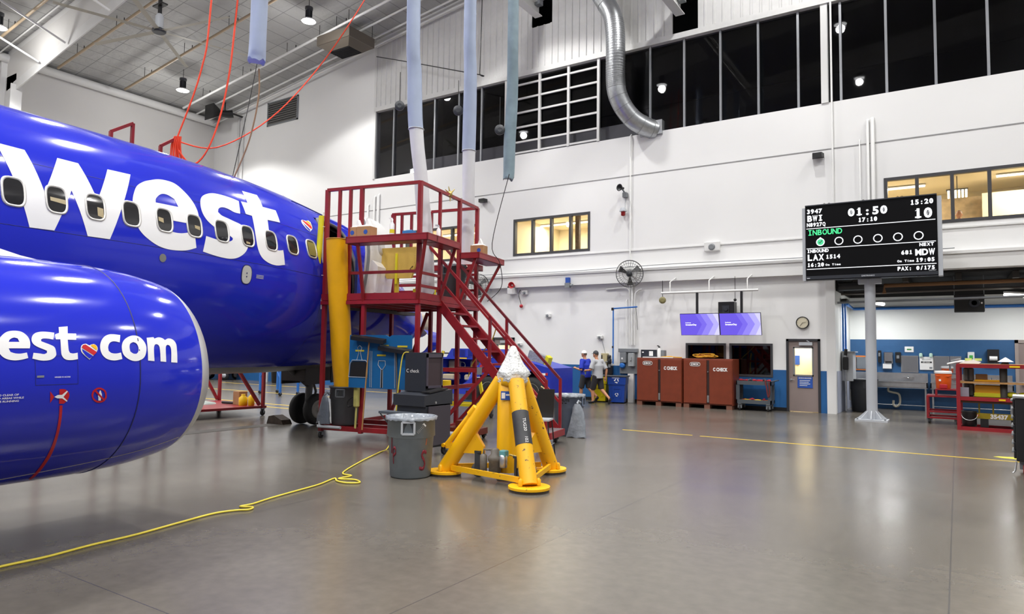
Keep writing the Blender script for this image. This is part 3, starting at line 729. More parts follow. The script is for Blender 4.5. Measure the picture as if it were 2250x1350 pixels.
# ================================================================ the airliner
FL, NL = {}, {}
FL['w']=[[(4.428,0.573),(4.736,0.568),(4.880,0.267),(5.132,0.567),(5.401,0.564),(5.557,0.284),(5.811,0.575),(6.155,0.580),(5.885,0.249),(5.709,0.016),(5.408,0.014),(5.223,0.320),(4.986,0.018),(4.695,0.014),(4.439,0.508)]]
FL['e']=[[(7.148,0.248),(7.164,0.346),(7.149,0.403),(7.092,0.482),(6.992,0.558),(6.892,0.606),(6.766,0.617),(6.613,0.606),(6.465,0.574),(6.341,0.541),(6.202,0.482),(6.119,0.407),(6.079,0.347),(6.070,0.296),(6.083,0.201),(6.114,0.140),(6.188,0.092),(6.308,0.051),(6.436,0.022),(6.583,0.009),(6.751,0.011),(6.918,0.026),(7.069,0.056),(7.044,0.188),(6.924,0.167),(6.799,0.151),(6.666,0.151),(6.589,0.166),(6.562,0.199),(6.585,0.242)],[(6.443,0.368),(6.462,0.404),(6.574,0.458),(6.678,0.465),(6.784,0.439),(6.822,0.373)]]
FL['s']=[[(8.118,0.605),(8.038,0.457),(7.916,0.456),(7.793,0.476),(7.687,0.477),(7.598,0.452),(7.563,0.415),(7.620,0.389),(7.740,0.374),(7.861,0.359),(7.994,0.342),(8.082,0.301),(8.110,0.240),(8.093,0.173),(8.028,0.100),(7.881,0.040),(7.730,0.015),(7.571,0.012),(7.381,0.020),(7.187,0.035),(7.254,0.169),(7.421,0.158),(7.568,0.149),(7.681,0.158),(7.756,0.176),(7.773,0.195),(7.741,0.207),(7.653,0.226),(7.513,0.242),(7.416,0.267),(7.303,0.313),(7.245,0.379),(7.256,0.463),(7.318,0.528),(7.433,0.576),(7.592,0.612),(7.770,0.622),(7.970,0.618)]]
FL['t']=[[(8.360,0.780),(8.710,0.791),(8.668,0.624),(8.984,0.632),(8.961,0.483),(8.654,0.472),(8.615,0.364),(8.619,0.332),(8.619,0.238),(8.696,0.179),(8.777,0.176),(8.884,0.189),(8.906,0.050),(8.706,0.029),(8.525,0.039),(8.370,0.079),(8.292,0.154),(8.274,0.258),(8.282,0.362),(8.301,0.469),(8.168,0.472),(8.169,0.610),(8.319,0.616)]]
FL['heart']=[[(9.685,0.516),(9.613,0.573),(9.622,0.610),(9.672,0.634),(9.725,0.637),(9.798,0.643),(9.876,0.665),(9.925,0.649),(9.903,0.586),(9.867,0.546),(9.765,0.498)]]
FL['heart_red']=[[(9.660,0.622),(9.705,0.630),(9.877,0.583),(9.860,0.551),(9.822,0.538)]]
FL['heart_yel']=[[(9.765,0.628),(9.843,0.651),(9.892,0.635),(9.896,0.591)]]
FL['heart_blue']=[[(9.644,0.591),(9.790,0.520),(9.758,0.503),(9.703,0.526)]]
NL['e']=[[(1.728,0.267),(1.722,0.294),(1.725,0.335),(1.743,0.367),(1.772,0.389),(1.819,0.395),(1.865,0.385),(1.902,0.356),(1.925,0.322),(1.933,0.287),(1.930,0.244),(1.913,0.213),(1.881,0.191),(1.835,0.182),(1.789,0.186),(1.742,0.198),(1.749,0.237),(1.791,0.229),(1.827,0.231),(1.856,0.241),(1.866,0.266)],[(1.862,0.312),(1.852,0.330),(1.825,0.344),(1.801,0.338),(1.792,0.313)]]
NL['s']=[[(1.544,0.388),(1.559,0.335),(1.593,0.341),(1.630,0.341),(1.645,0.333),(1.644,0.320),(1.623,0.311),(1.584,0.295),(1.556,0.277),(1.548,0.241),(1.550,0.216),(1.572,0.193),(1.605,0.181),(1.657,0.180),(1.715,0.194),(1.705,0.235),(1.660,0.230),(1.633,0.226),(1.613,0.234),(1.611,0.250),(1.630,0.259),(1.669,0.276),(1.699,0.297),(1.710,0.326),(1.699,0.362),(1.674,0.383),(1.635,0.393),(1.592,0.393)]]
NL['t']=[[(1.505,0.434),(1.437,0.443),(1.447,0.385),(1.384,0.385),(1.392,0.337),(1.454,0.337),(1.455,0.254),(1.447,0.235),(1.425,0.231),(1.390,0.237),(1.391,0.189),(1.431,0.182),(1.475,0.184),(1.500,0.201),(1.511,0.231),(1.507,0.338),(1.539,0.337),(1.541,0.372),(1.525,0.380),(1.510,0.386)]]
NL['heart']=[[(1.363,0.275),(1.350,0.298),(1.320,0.307),(1.305,0.299),(1.291,0.294),(1.284,0.300),(1.258,0.306),(1.240,0.294),(1.232,0.271),(1.241,0.247),(1.266,0.219),(1.304,0.185),(1.337,0.214),(1.361,0.244)]]
NL['heart_red']=[[(1.358,0.276),(1.346,0.295),(1.326,0.301),(1.242,0.242),(1.266,0.220),(1.269,0.217)]]
NL['heart_yel']=[[(1.287,0.293),(1.274,0.301),(1.255,0.302),(1.242,0.292),(1.236,0.271),(1.242,0.256)]]
NL['heart_blue']=[[(1.357,0.267),(1.274,0.211),(1.304,0.191),(1.335,0.218),(1.353,0.247)]]
NL['c']=[[(1.029,0.385),(1.045,0.323),(1.092,0.331),(1.126,0.319),(1.146,0.285),(1.145,0.252),(1.124,0.236),(1.086,0.232),(1.044,0.240),(1.037,0.188),(1.101,0.177),(1.159,0.187),(1.198,0.220),(1.212,0.271),(1.201,0.321),(1.170,0.363),(1.128,0.386),(1.084,0.390)]]
NL['o']=[[(1.033,0.279),(1.018,0.326),(0.982,0.361),(0.924,0.385),(0.869,0.379),(0.831,0.344),(0.813,0.297),(0.821,0.244),(0.844,0.201),(0.888,0.177),(0.936,0.172),(0.984,0.188),(1.024,0.224)],[(0.965,0.285),(0.955,0.314),(0.926,0.329),(0.901,0.319),(0.887,0.289),(0.891,0.251),(0.909,0.231),(0.938,0.233),(0.963,0.250)]]
NL['m']=[[(0.796,0.371),(0.729,0.380),(0.723,0.367),(0.680,0.381),(0.642,0.375),(0.619,0.359),(0.580,0.377),(0.536,0.369),(0.509,0.337),(0.507,0.290),(0.517,0.159),(0.583,0.162),(0.571,0.276),(0.579,0.307),(0.598,0.318),(0.617,0.307),(0.627,0.269),(0.634,0.165),(0.690,0.169),(0.685,0.290),(0.694,0.312),(0.713,0.318),(0.732,0.308),(0.744,0.271),(0.749,0.171),(0.809,0.176)]]
NL['ban_ring']=[[(1.159,-0.107),(1.156,-0.131),(1.163,-0.150),(1.173,-0.166),(1.191,-0.174),(1.211,-0.176),(1.230,-0.172),(1.248,-0.160),(1.263,-0.144),(1.274,-0.123),(1.281,-0.100),(1.279,-0.079),(1.273,-0.060),(1.258,-0.046),(1.245,-0.036),(1.226,-0.033),(1.207,-0.038),(1.189,-0.049),(1.173,-0.065),(1.162,-0.086)],[(1.170,-0.108),(1.171,-0.124),(1.176,-0.140),(1.184,-0.152),(1.199,-0.158),(1.211,-0.161),(1.227,-0.157),(1.242,-0.148),(1.255,-0.134),(1.265,-0.118),(1.266,-0.102),(1.265,-0.085),(1.260,-0.070),(1.252,-0.058),(1.237,-0.052),(1.226,-0.049),(1.210,-0.053),(1.195,-0.061),(1.182,-0.075),(1.176,-0.090)]]
NL['ban_bar']=[[(1.261,-0.067),(1.253,-0.053),(1.174,-0.147),(1.181,-0.158)]]
NL['ban_man']=[[(1.225,-0.092),(1.223,-0.073),(1.218,-0.059),(1.212,-0.064),(1.206,-0.084),(1.201,-0.093),(1.197,-0.123),(1.205,-0.124),(1.202,-0.155),(1.222,-0.154),(1.226,-0.120),(1.231,-0.111)]]
NL['fan_disc']=[[(1.525,-0.034),(1.496,-0.034),(1.472,-0.045),(1.450,-0.079),(1.450,-0.110),(1.461,-0.141),(1.481,-0.164),(1.515,-0.162)]]
NL['fan_cone']=[[(1.589,-0.048),(1.556,-0.099),(1.579,-0.151)]]
NL['fan_body']=[[(1.557,-0.099),(1.535,-0.083),(1.504,-0.084),(1.471,-0.050),(1.464,-0.057),(1.492,-0.103),(1.458,-0.141),(1.463,-0.147),(1.499,-0.116),(1.534,-0.113)]]
NL['red_line']=[[(1.509,-0.178),(1.488,-0.180),(1.471,-0.324),(1.454,-0.489),(1.433,-0.677),(1.419,-0.864),(1.377,-1.170),(1.412,-1.120),(1.450,-0.841),(1.462,-0.669),(1.476,-0.487),(1.492,-0.323)]]
NL['panel']=[[(1.699,0.216),(1.392,0.215),(1.388,0.004),(1.692,0.004)],[(1.696,0.213),(1.395,0.213),(1.391,0.008),(1.689,0.008)]]
NL['latch']=[[(1.686,0.073),(1.637,0.074),(1.637,0.059),(1.686,0.059)]]

SN = 15.45
FT = [0, .15, .4, .85, 1.6, 2.45, 3.4, 4.7, 5.7, 6.7, 8.2, 9.7, 40]
FW = [.02, .33, .58, .86, 1.2, 1.43, 1.6, 1.74, 1.82, 1.86, 1.88, 1.88, 1.88]
FZT = [2.45, 2.74, 2.93, 3.12, 3.45, 4.07, 4.60, 4.83, 4.97, 5.06, 5.12, 5.14, 5.14]
FZB = [2.43, 2.18, 2.02, 1.86, 1.62, 1.45, 1.34, 1.27, 1.25, 1.25, 1.25, 1.25, 1.25]
def herm(t, X, Y):
    i = max(0, min(len(X)-2, next((k for k in range(len(X)-1) if t < X[k+1]), len(X)-2)))
    def sl(k):
        if k == 0: return (Y[1]-Y[0])/(X[1]-X[0])
        if k >= len(X)-1: return 0
        a = (Y[k]-Y[k-1])/(X[k]-X[k-1]); b = (Y[k+1]-Y[k])/(X[k+1]-X[k])
        return 0 if a*b <= 0 else 2*a*b/(a+b)
    h = X[i+1]-X[i]; u = (t-X[i])/h
    return Y[i]*(2*u**3-3*u*u+1)+h*sl(i)*(u**3-2*u*u+u)+Y[i+1]*(-2*u**3+3*u*u)+h*sl(i+1)*(u**3-u*u)
def fsurf(s, ph, off=0.):
    t = max(0., SN-s)
    w = herm(t, FT, FW)+off; zt = herm(t, FT, FZT)+off; zb = herm(t, FT, FZB)-off
    return V3((w*cos(ph), s, (zt+zb)/2+(zt-zb)/2*sin(ph)))
ACS = 1.043
AC = thing('airliner', 'blue twin-jet airliner with white lettering, parked with its nose at the red stand', 'airplane', (-11.0191*ACS, -1.0611*ACS, 1.8-1.8*ACS), RAD(5.5)); AC.scale = (ACS, ACS, ACS)
DS0, DS1, DP0, DP1 = 10.18, 11.02, -.195, .80         # open doorway
def fus_shell(off, s0, s1, ds):
    m = MB(); m.smooth = True
    ss = [s0+(s1-s0)*i/60 for i in range(61)] if ds else []
    ss = sorted(set([round(s0+i*.5, 4) for i in range(int((9.5-s0)/.5)+1)]+[9.5+i*.17 for i in range(1, 26)]+[DS0, DS1]+[round(SN-x, 4) for x in (1.6, 1.4, 1.2, 1.0, .85, .7, .55, .4, .3, .2, .12, .05)]))
    ss = [s for s in ss if s <= s1]
    ph = [-pi/2+2*pi*j/96 for j in range(96)]; ph += [DP0, DP1]; ph = sorted(ph); n = len(ph)
    vs = [fsurf(s, p, off) for s in ss for p in ph]
    for i in range(len(ss)-1):
        fs = {0: [], 1: []}
        for j in range(n):
            a, b = ph[j], ph[(j+1) % n]
            b2 = b if b > a else b+2*pi
            sm, pm = (ss[i]+ss[i+1])/2, (a+b2)/2
            if DS0 < sm < DS1 and DP0 < pm < DP1:
                ex = ((sm-DS0)/(DS1-DS0)-.5)*2; ez = ((pm-DP0)/(DP1-DP0)-.5)*2
                if abs(ex)**5+abs(ez)**5 < 1.02: continue
            belly = sin(pm) < -.93
            fs[1 if belly else 0].append((i*n+j, i*n+(j+1) % n, (i+1)*n+(j+1) % n, (i+1)*n+j))
        for k in (0, 1):
            m.f += fs[k]; m.m += [k]*len(fs[k]); m.sm += [True]*len(fs[k])
    m.v = [tuple(v) for v in vs]
    return m
fus = fus_shell(0, -12., SN-.05, 0)
fus.build('fuselage', [ACBLUE, ACBELLY], AC)
inn = fus_shell(-.12, -2., SN-2.2, 0)
inn.build('cabin_lining', [mat('cabin_grey', (.16, .155, .15), .6), DARK], AC)
m = mb(); m.box(-1.5, 1.7, -2, 13.2, 2.55, 2.62); m.box(-1.4, -.4, DS0-.4, DS1+.5, 2.62, 4.4); m.build('cabin_floor', mat('cabin_floor', (.08, .08, .085), .7), AC)
def on_fus(m, loops, off=.005, smooth=True, k=4):
    L = [[(a, b*1.9) for a, b in lp] for lp in loops]
    if smooth: L = [smooth_poly(lp, k) for lp in L]
    vs, fs = fill2d(L, .22, .12)
    m.add([fsurf(a, b/1.9, off) for a, b in vs], fs, True); return m
m = mb()
for k in 'west': on_fus(m, FL[k])
m.build('lettering', ACWHITE, AC, 'large white letters on the fuselage side')
m = mb(); on_fus(m, FL['heart'], .005); e = m.build('heart_emblem', ACWHITE, AC)
m = mb(); on_fus(m, FL['heart_red'], .008); m.build('red_band', ACRED, e)
m = mb(); on_fus(m, FL['heart_yel'], .008); m.build('yellow_band', ACYEL, e)
m = mb(); on_fus(m, FL['heart_blue'], .008); m.build('blue_band', ACBLUE, e)
WS = [3.50, 4.01, 4.519, 5.019, 5.52, 6.031, 6.545, 7.057, 7.569, 8.095, 8.618, 9.147, 9.659]
def sq(hw, hh, p=3.4, n=32):
    return [(math.copysign(abs(cos(2*pi*i/n))**(2/p), cos(2*pi*i/n))*hw, math.copysign(abs(sin(2*pi*i/n))**(2/p), sin(2*pi*i/n))*hh) for i in range(n)]
WFR = mat('window_surround', (.62, .61, .59), .35, metal=.4)
for k, s in enumerate(WS):
    ph = math.asin((3.64-fsurf(s, 0).z)/((herm(SN-s, FT, FZT)-herm(SN-s, FT, FZB))/2))
    f = lambda a, b, off: fsurf(s+a, ph+b/1.92, off)
    o, i1, i2 = sq(.142, .195), sq(.124, .177), sq(.112, .165)
    n = len(o); m = mb()
    vs = [f(a, b, .002) for a, b in o]+[f(a*.97, b*.97, .018) for a, b in o]+[f(a, b, .018) for a, b in i1]+[f(a, b, .0085) for a, b in i2]
    m.add(vs, [(r*n+i, r*n+(i+1) % n, r*n+n+(i+1) % n, r*n+n+i) for r in range(3) for i in range(n)], True)
    w = m.build('window', WFR, AC)
    m = mb(); vs, fs = fill2d([i2], .06, .06); m.add([f(a, b, .0095) for a, b in vs], fs, True); m.build('pane', PANE, w)
    if k in (3, 4, 6, 7, 9, 12):
        lo = {3: (-.08, .11, -.03, .02), 4: (.02, .10, -.12, .0), 6: (-.11, -.02, -.03, .03), 7: (.0, .09, -.04, .01), 9: (-.05, .03, -.15, -.1), 12: (-.11, .1, -.15, .14)}[k]
        m = mb(); vs, fs = fill2d([[(max(-.1, a), max(-.14, b)) for a, b in ((lo[0], lo[2]), (lo[1], lo[2]-.02), (lo[1], lo[3]-.01), (lo[0], lo[3]))]], .05, .05)
        m.add([f(a, b, .0125) for a, b in vs], fs, True)
        m.build('painted_cabin_glow', mat('cabin_cream', (.42, .34, .19), .3) if k != 12 else mat('cabin_olive', (.22, .19, .05), .3), w)  # lit cabin interior painted as a coloured patch on the pane
m = mb()
for p in (.468, .012): m.tube([fsurf(-1+i*.6, p, .0005) for i in range(20)], .004, 4, flat=(.5, 1, 1))
for s in (9.95,): m.tube([fsurf(s, -1.2+i*.12, .0005) for i in range(21)], .003, 4)
m.tube([fsurf(9.9+.05*i, 1.02-.0*i, .002) for i in range(24)], .012, 4)
m.build('skin_seam', SEAM, AC)
# round service panel and port
def disc_on(m, s, ph, ra, rb, off, fn=fsurf, k=1.9, n=24, p=2.):
    q = sq(ra, rb, p, n); m.add([fn(s+a, ph+b/k, off) for a, b in q], [tuple(range(n))]); return m
m = mb(); disc_on(m, 8.063, -.098, .115, .165, .004, p=2.6).build('panel_rim', SEAM, AC)
m = mb(); disc_on(m, 8.063, -.098, .10, .15, .007, p=2.6); q = m.build('access_panel', mat('panel_grey', (.5, .5, .48), .4), AC)
m = mb(); disc_on(m, 8.063, -.085, .012, .012, .009); disc_on(m, 8.063, -.115, .012, .012, .009); m.build('fastener', SEAM, q)
m = mb(); disc_on(m, 6.513, -.063, .055, .06, .006).build('drain_port', mat('port_grey', (.2, .2, .19), .4), AC)
m = mb()
for i in range(3): m.add([fsurf(8.27+a, -.115+.012*i+b, .005) for a, b in ((0, 0), (.16, 0), (.16, .006), (0, .006))], [(0, 1, 2, 3)])
m.build('stencil', mat('stencil_grey', (.45, .45, .5), .5), AC)
# doorway surround and the opened door leaf folded forward
m = mb()
q = [((DS0+DS1)/2+math.copysign(abs(cos(2*pi*i/48))**.4, cos(2*pi*i/48))*(DS1-DS0)/2, (DP0+DP1)/2+math.copysign(abs(sin(2*pi*i/48))**.4, sin(2*pi*i/48))*(DP1-DP0)/2) for i in range(48)]
m.tube([fsurf(a, b, 0.) for a, b in q+[q[0]]], .035, 8, caps=False); m.build('doorway_surround', mat('doorway_grey', (.1, .1, .11), .5), AC)
DL0, DL1 = 10.80, 11.66
def dpt(a, b, off):      # a along the door 0..1, b up 0..1: leaf keeps the curve of the skin
    ph = -.2+1.12*b
    p = fsurf(DL0+(DL1-DL0)*a, ph, 0)
    return V3((p.x*.9+.36+.55*b+off, p.y, p.z+.04))
m = MB(); A = [(.5+.5*math.copysign(abs(cos(2*pi*i/40))**.5, cos(2*pi*i/40)), .5+.5*math.copysign(abs(sin(2*pi*i/40))**.5, sin(2*pi*i/40))) for i in range(40)]
vs, fs = fill2d([A], .25, .06)
nv = len(vs)
m.add([dpt(a, b, .12) for a, b in vs]+[dpt(a, b, 0) for a, b in vs], fs+[tuple(i+nv for i in reversed(f)) for f in fs], True)
n = len(A); m.add([dpt(a, b, .12) for a, b in A]+[dpt(a, b, 0) for a, b in A], [(i, (i+1) % n, n+(i+1) % n, n+i) for i in range(n)], True)
dr = m.build('entry_door', mat('door_white', (.74, .74, .73), .4), AC, 'opened white cabin door leaf')
m = mb(); q = sq(.14, .09); n = len(q)
m.add([dpt(.5+a, .6+b, .13) for a, b in q]+[dpt(.5+a*.75, .6+b*.75, .15) for a, b in q], [(i, (i+1) % n, n+(i+1) % n, n+i) for i in range(n)], True); m.add([dpt(.5+a*.75, .6+b*.75, .14) for a, b in q], [tuple(range(n))]); m.build('door_window', WFR, dr)
m = mb(); m.add([dpt(a, b, o) for a, b, o in ((.08, .06, .13), (.92, .06, .13), (.92, .42, .13), (.08, .42, .13), (.16, .09, .3), (.84, .09, .3), (.84, .36, .24), (.16, .36, .24))], [(4, 5, 6, 7), (0, 1, 5, 4), (1, 2, 6, 5), (2, 3, 7, 6), (3, 0, 4, 7)]); m.build('slide_pack', ACWHITE, dr)
m = mb(); m.tube([dpt(.1, .82, .14), dpt(.14, .74, .18), dpt(.12, .62, .16)], .014, 6); m.build('grab_strap', ACRED, dr)
m = mb(); m.tube([dpt(-.02, b/10, .1) for b in range(11)], .03, 6); m.build('door_seal', GREYM, dr)
# nose gear
NG = 11.55; GZ = (1.8*ACS-1.8)/ACS
m = mb(); m.tube([(0, NG-.05, .36+GZ), (0, NG+.05, 1.5)], [.07, .09], 12); m.tube([(0, NG, .9), (0, NG-.85, 1.45)], .05, 8); m.tube([(-.22, NG, .345+GZ), (.22, NG, .345+GZ)], .05, 10); m.tube([(0, NG+.12, .45), (0, NG+.2, .8), (0, NG+.08, 1.05)], .03, 6)
ng = m.build('nose_gear', mat('gear_grey', (.12, .12, .125), .5), AC)
for sx in (-1, 1):
    m = mb(); m.lathe([(.19, -.07), (.3, -.085), (.335, -.06), (.345, 0), (.335, .06), (.3, .085), (.19, .07)], (sx*.205, NG, .345+GZ), (1, 0, 0), 28); w = m.build('wheel', TIRE, ng)
    m = mb(); m.lathe([(.001, sx*.088), (.05, sx*.086), (.055, sx*.074), (.13, sx*.074), (.14, sx*.082), (.185, sx*.088), (.2, sx*.07)], (sx*.205, NG, .345+GZ), (1, 0, 0), 24); m.build('rim', mat('gear_rim', (.26, .25, .23), .5), w)
for sx in (-1, 1):
    m = mb(); m.box(sx*.34-.015, sx*.34+.015, NG-.5, NG+.05, .98, 1.5); m.box(sx*.34-.015, sx*.34+.015, NG+.3, NG+1.45, 1.0, 1.5); m.build('gear_door', mat('gear_door_dark', (.02, .02, .022), .5), AC)
m = mb(); m.box(-.33, .33, NG-.5, NG+.1, 1.05, 1.5); m.build('gear_bay', BLACK, AC)
m = mb()
put_text(m, '8927', .12, (.36, NG+1.1, 1.12), (0, 1, 0), (0, 0, 1), "c", .03); m.build("registration_number", ACWHITE, AC)
# radome pieces ahead of the nose
m = mb(); m.lathe([(.001, .32), (.2, .28), (.33, .1), (.35, -.15), (.3, -.35)], (0, SN+.18, 2.42), (0, 1, 0), 24); m.build('radar_drum', mat('radome_beige', 'A89C8C', .45), AC)
m = MB(); vs = [V3((.75*cos(-1.9+u*2.6)*(1-.25*v), SN-.35+.8*v, 2.0+.45*sin(-1.9+u*2.6)*(1-.2*v))) for v in (0, .33, .66, 1) for u in [i/12 for i in range(13)]]
m.add(vs, [(r*13+i, r*13+i+1, (r+1)*13+i+1, (r+1)*13+i) for r in range(3) for i in range(12)], True); cw = m.build('open_radome', ACBLUE, AC)
m = mb(); m.tube(vs[39:52], .016, 6); m.build('radome_edge', ACWHITE, cw)
# engine
EP = dict(sl=4.616, xc=4.619, zc=1.479, yo=.033, fb=.823)
ER = [(0., .70), (.012, .745), (.05, .812), (.12, .882), (.2, .932), (.4, .982), (.6, 1.016), (.85, 1.036), (1.1, 1.045), (1.6, 1.05), (2.2, 1.051), (3.0, .99), (3.6, .84), (4.2, .62)]
def esurf(q, ph, off=0.):
    if q <= 0: r = ER[0][1]
    else:
        i = max(0, min(len(ER)-2, next((k for k in range(len(ER)-1) if q < ER[k+1][0]), len(ER)-2)))
        r = herm(q, [a for a, b in ER], [b for a, b in ER])
    r += off; a = r*cos(ph); b = r*sin(ph)*(EP['fb'] if sin(ph) < 0 else 1.)
    if q > 2.2 and sin(ph) < 0: b = r*sin(ph)*(EP['fb']+(1-EP['fb'])*min(1, (q-2.2)/1.5))
    co, si = cos(EP['yo']), sin(EP['yo'])
    return V3((EP['xc']+a*co-q*si, EP['sl']-q*co-a*si, EP['zc']+b))
def rings(qs, n=72, off=0.):
    m = MB(); vs = [esurf(q, 2*pi*j/n, off) for q in qs for j in range(n)]
    m.add(vs, [(i*n+j, i*n+(j+1) % n, (i+1)*n+(j+1) % n, (i+1)*n+j) for i in range(len(qs)-1) for j in range(n)], True); return m
EN = rings([.215]+[.25+.08*i for i in range(50)]).build('engine_cowling', ACBLUE, AC)
m = rings([0, .006, .012, .03, .05, .085, .12, .16, .2, .216]); n = 72
ins = [(.70, 0.), (.68, .0), (.665, .02), (.66, .08), (.68, .3), (.72, .8)]
co, si = cos(EP['yo']), sin(EP['yo'])
def ein(r, q, j):
    a = 2*pi*j/n; b = r*sin(a)*(EP['fb'] if sin(a) < 0 else 1)
    return V3((EP['xc']+r*cos(a)*co-q*si, EP['sl']-q*co-r*cos(a)*si, EP['zc']+b))
vs = [ein(r, q, j) for r, q in ins for j in range(n)]
m.add(vs, [(i*n+j, i*n+(j+1) % n, (i+1)*n+(j+1) % n, (i+1)*n+j) for i in range(len(ins)-1) for j in range(n)], True)
m.build('inlet_lip', LIP, EN)
m = mb(); m.lathe([(.001, .3), (.1, .1), (.2, -.05), (.72, -.06)], (EP['xc']-.8*si, EP['sl']-.8*co, EP['zc']), (si, co, 0), 24); m.build('fan_disc', DARK, EN)
def on_eng(m, loops, off=.004, smooth=True, cx=.12, cy=.08):
    L = [[(a, b*1.04) for a, b in lp] for lp in loops]
    if smooth: L = [smooth_poly(lp) for lp in L]
    vs, fs = fill2d(L, cx, cy); m.add([esurf(a, b/1.04, off) for a, b in vs], fs, True); return m
m = mb()
for k in 'estcom':
    on_eng(m, NL[k])
m.build('lettering', ACWHITE, EN, 'white web address letters on the engine')
m = mb(); on_eng(m, NL['heart'], .004, True); e = m.build('heart_emblem', ACWHITE, EN)
m = mb(); on_eng(m, NL['heart_red'], .007, False); on_eng(m, NL['ban_ring'], .004, False); on_eng(m, NL['ban_bar'], .008, False); on_eng(m, NL['fan_disc'], .004, True); on_eng(m, NL['fan_cone'], .004, False); on_eng(m, NL['red_line'], .004, True)
m.build('red_markings', mat('marking_red', 'C01822', .3), EN)
m = mb(); on_eng(m, NL['heart_yel'], .007, False); m.build('yellow_band', ACYEL, EN)
m = mb(); on_eng(m, NL['heart_blue'], .007, False); m.build('blue_band', ACBLUE, EN)
m = mb(); on_eng(m, NL['ban_man'], .006, False); on_eng(m, NL['fan_body'], .007, False)
def etext(m, body, q0, p0, size, align='r', bold=.02, shear=0.):
    vs, fs, w = text2d(body, bold, None, shear); k = size/.7
    off = w*k if align == 'r' else 0
    m.add([esurf(q0-(a*k-off), p0+b*k/1.04, .006) for a, b in vs], fs, False)
for i, (tx, q) in enumerate((('STAND CLEAR OF', 1.80), ('HAZARD AREAS WHILE', 1.765), ('ENGINE IS RUNNING', 1.795))): etext(m, tx, q, -.072-.026*i, .016)
etext(m, 'HINGED IN ACCESS', 1.45, .055, .009)
m.build('white_stencils', ACWHITE, EN)
m = mb(); m.tube([esurf(.88, 2*pi*j/72, .0) for j in range(73)], .006, 4, caps=False); m.tube([esurf(1.98, 2*pi*j/72, .0) for j in range(73)], .006, 4, caps=False)
on_eng(m, NL['panel'], .002, False)
m.build('cowl_seam', SEAM, EN)
m = mb(); on_eng(m, NL['latch'], .006, False); m.build('latch', GREYM, EN)
m = mb(); m.tube([esurf(.25+.07*i, -.78-.012*i, .001) for i in range(28)], .0035, 4); m.build('scuff_line', mat('scuff', (.5, .45, .4), .5), EN)
# pylon and wing
def loft(m, secs):
    n = len(secs[0]); vs = [p for s in secs for p in s]
    m.add(vs, [(i*n+j, i*n+(j+1) % n, (i+1)*n+(j+1) % n, (i+1)*n+j) for i in range(len(secs)-1) for j in range(n)], True)
    m.add(secs[0], [tuple(range(n-1, -1, -1))]); m.add(secs[-1], [tuple(range(n))])
m = MB(); secs = []
for y, w, z0, z1 in ((3.72, .02, 2.42, 2.5), (3.3, .10, 2.2, 2.56), (2.8, .18, 2.2, 2.68), (2.0, .26, 2.2, 2.9), (1.0, .3, 2.2, 3.0), (-.5, .3, 2.1, 2.9)):
    secs.append([V3((EP['xc']-.12+w*cos(a), y, (z0+z1)/2+(z1-z0)/2*sin(a))) for a in [2*pi*i/16 for i in range(16)]])
loft(m, secs); m.build('pylon', ACWHITE, AC)
def airfoil(c, t):
    up = [(x*c, t*c*(2.96*x**.5-1.26*x-3.5*x*x+2.8*x**3-1.0*x**4)) for x in (0, .02, .06, .15, .3, .5, .75, 1)]
    return up + [(x, -z*.6) for x, z in reversed(up[1:-1])]
m = MB(); secs = []
for x, y, z, c, t in ((1.0, 2.6, 1.95, 7.6, .055), (4.7, .8, 2.35, 5.0, .055), (9.5, -2.1, 2.8, 3.2, .05), (15.5, -5.6, 3.35, 1.6, .05)):
    secs.append([V3((x, y-a, z+b)) for a, b in airfoil(c, t)])
loft(m, secs); m.build('wing', mat('wing_grey', (.5, .5, .51), .35), AC)
# ================================================================ red service stand at the nose
ST = thing('service_stand', 'red steel two-level service stand with open stair, at the airliner nose', 'stand', (-10.58, 9.42, 0), RAD(11))
def part(name, mt, p, fn, label=None):
    m = MB(); fn(m); return m.build(name, mt, p, label)
UZ, DZ = 4.95, 2.8
def rtube(p, q, w=.055, h=None, mt=RED, name='rail', par=None): return mb().bar(p, q, w, h).build(name, mt, par or ST)
for u, v, top in ((0, 0, UZ), (.93, 0, DZ-.12), (2.13, 0, UZ), (2.13, .85, DZ+1.05), (2.13, 1.68, UZ), (2.13, 2.56, UZ), (.0, 2.5, UZ), (1.0, 2.56, DZ-.12), (-.0, 1.3, DZ-.12)):
    mb().bar((u, v, .14), (u, v, top), .075).build('post', RED, ST)
m = mb(); m.box(-.04, 2.17, -.04, 2.6, DZ-.02, DZ)
m.build('deck', mat('deck_plate', (.16, .06, .06), .5), ST)
m = mb()
for p, q in (((-.04, -.04), (2.17, -.04)), ((-.04, 2.6), (2.17, 2.6)), ((-.04, -.04), (-.04, 2.6)), ((2.17, -.04), (2.17, 2.6))):
    m.bar((*p, DZ-.02), (*q, DZ-.02), .03, .13); m.bar((*p, DZ-.13), (*q, DZ-.13), .06, .07)
for k in range(4): m.bar((.3+k*.5, 0, DZ-.1), (.3+k*.5, 2.56, DZ-.1), .05, .1)
m.build('deck_frame', RED, ST)
# handrails on the top
for p, q in (((0, 0), (2.13, 0)), ((2.13, 0), (2.13, 2.56)), ((2.13, 2.56), (.95, 2.6)), ((.55, 2.6), (-.1, 2.6))): mb().bar((*p, UZ), (*q, UZ), .06).build('handrail', RED, ST)
for u, v, z0 in ((.30, 0, 2.8), (.555, 0, 2.8), (.82, 0, 4.02), (2.13, .80, 3.85), (-.1, 2.6, 3.85), (.16, 2.6, 3.85), (.42, 2.6, 3.85), (.95, 2.6, 3.85)): mb().bar((u, v, z0), (u, v, UZ), .055 if z0 != 4.02 else .07).build('baluster', RED, ST)
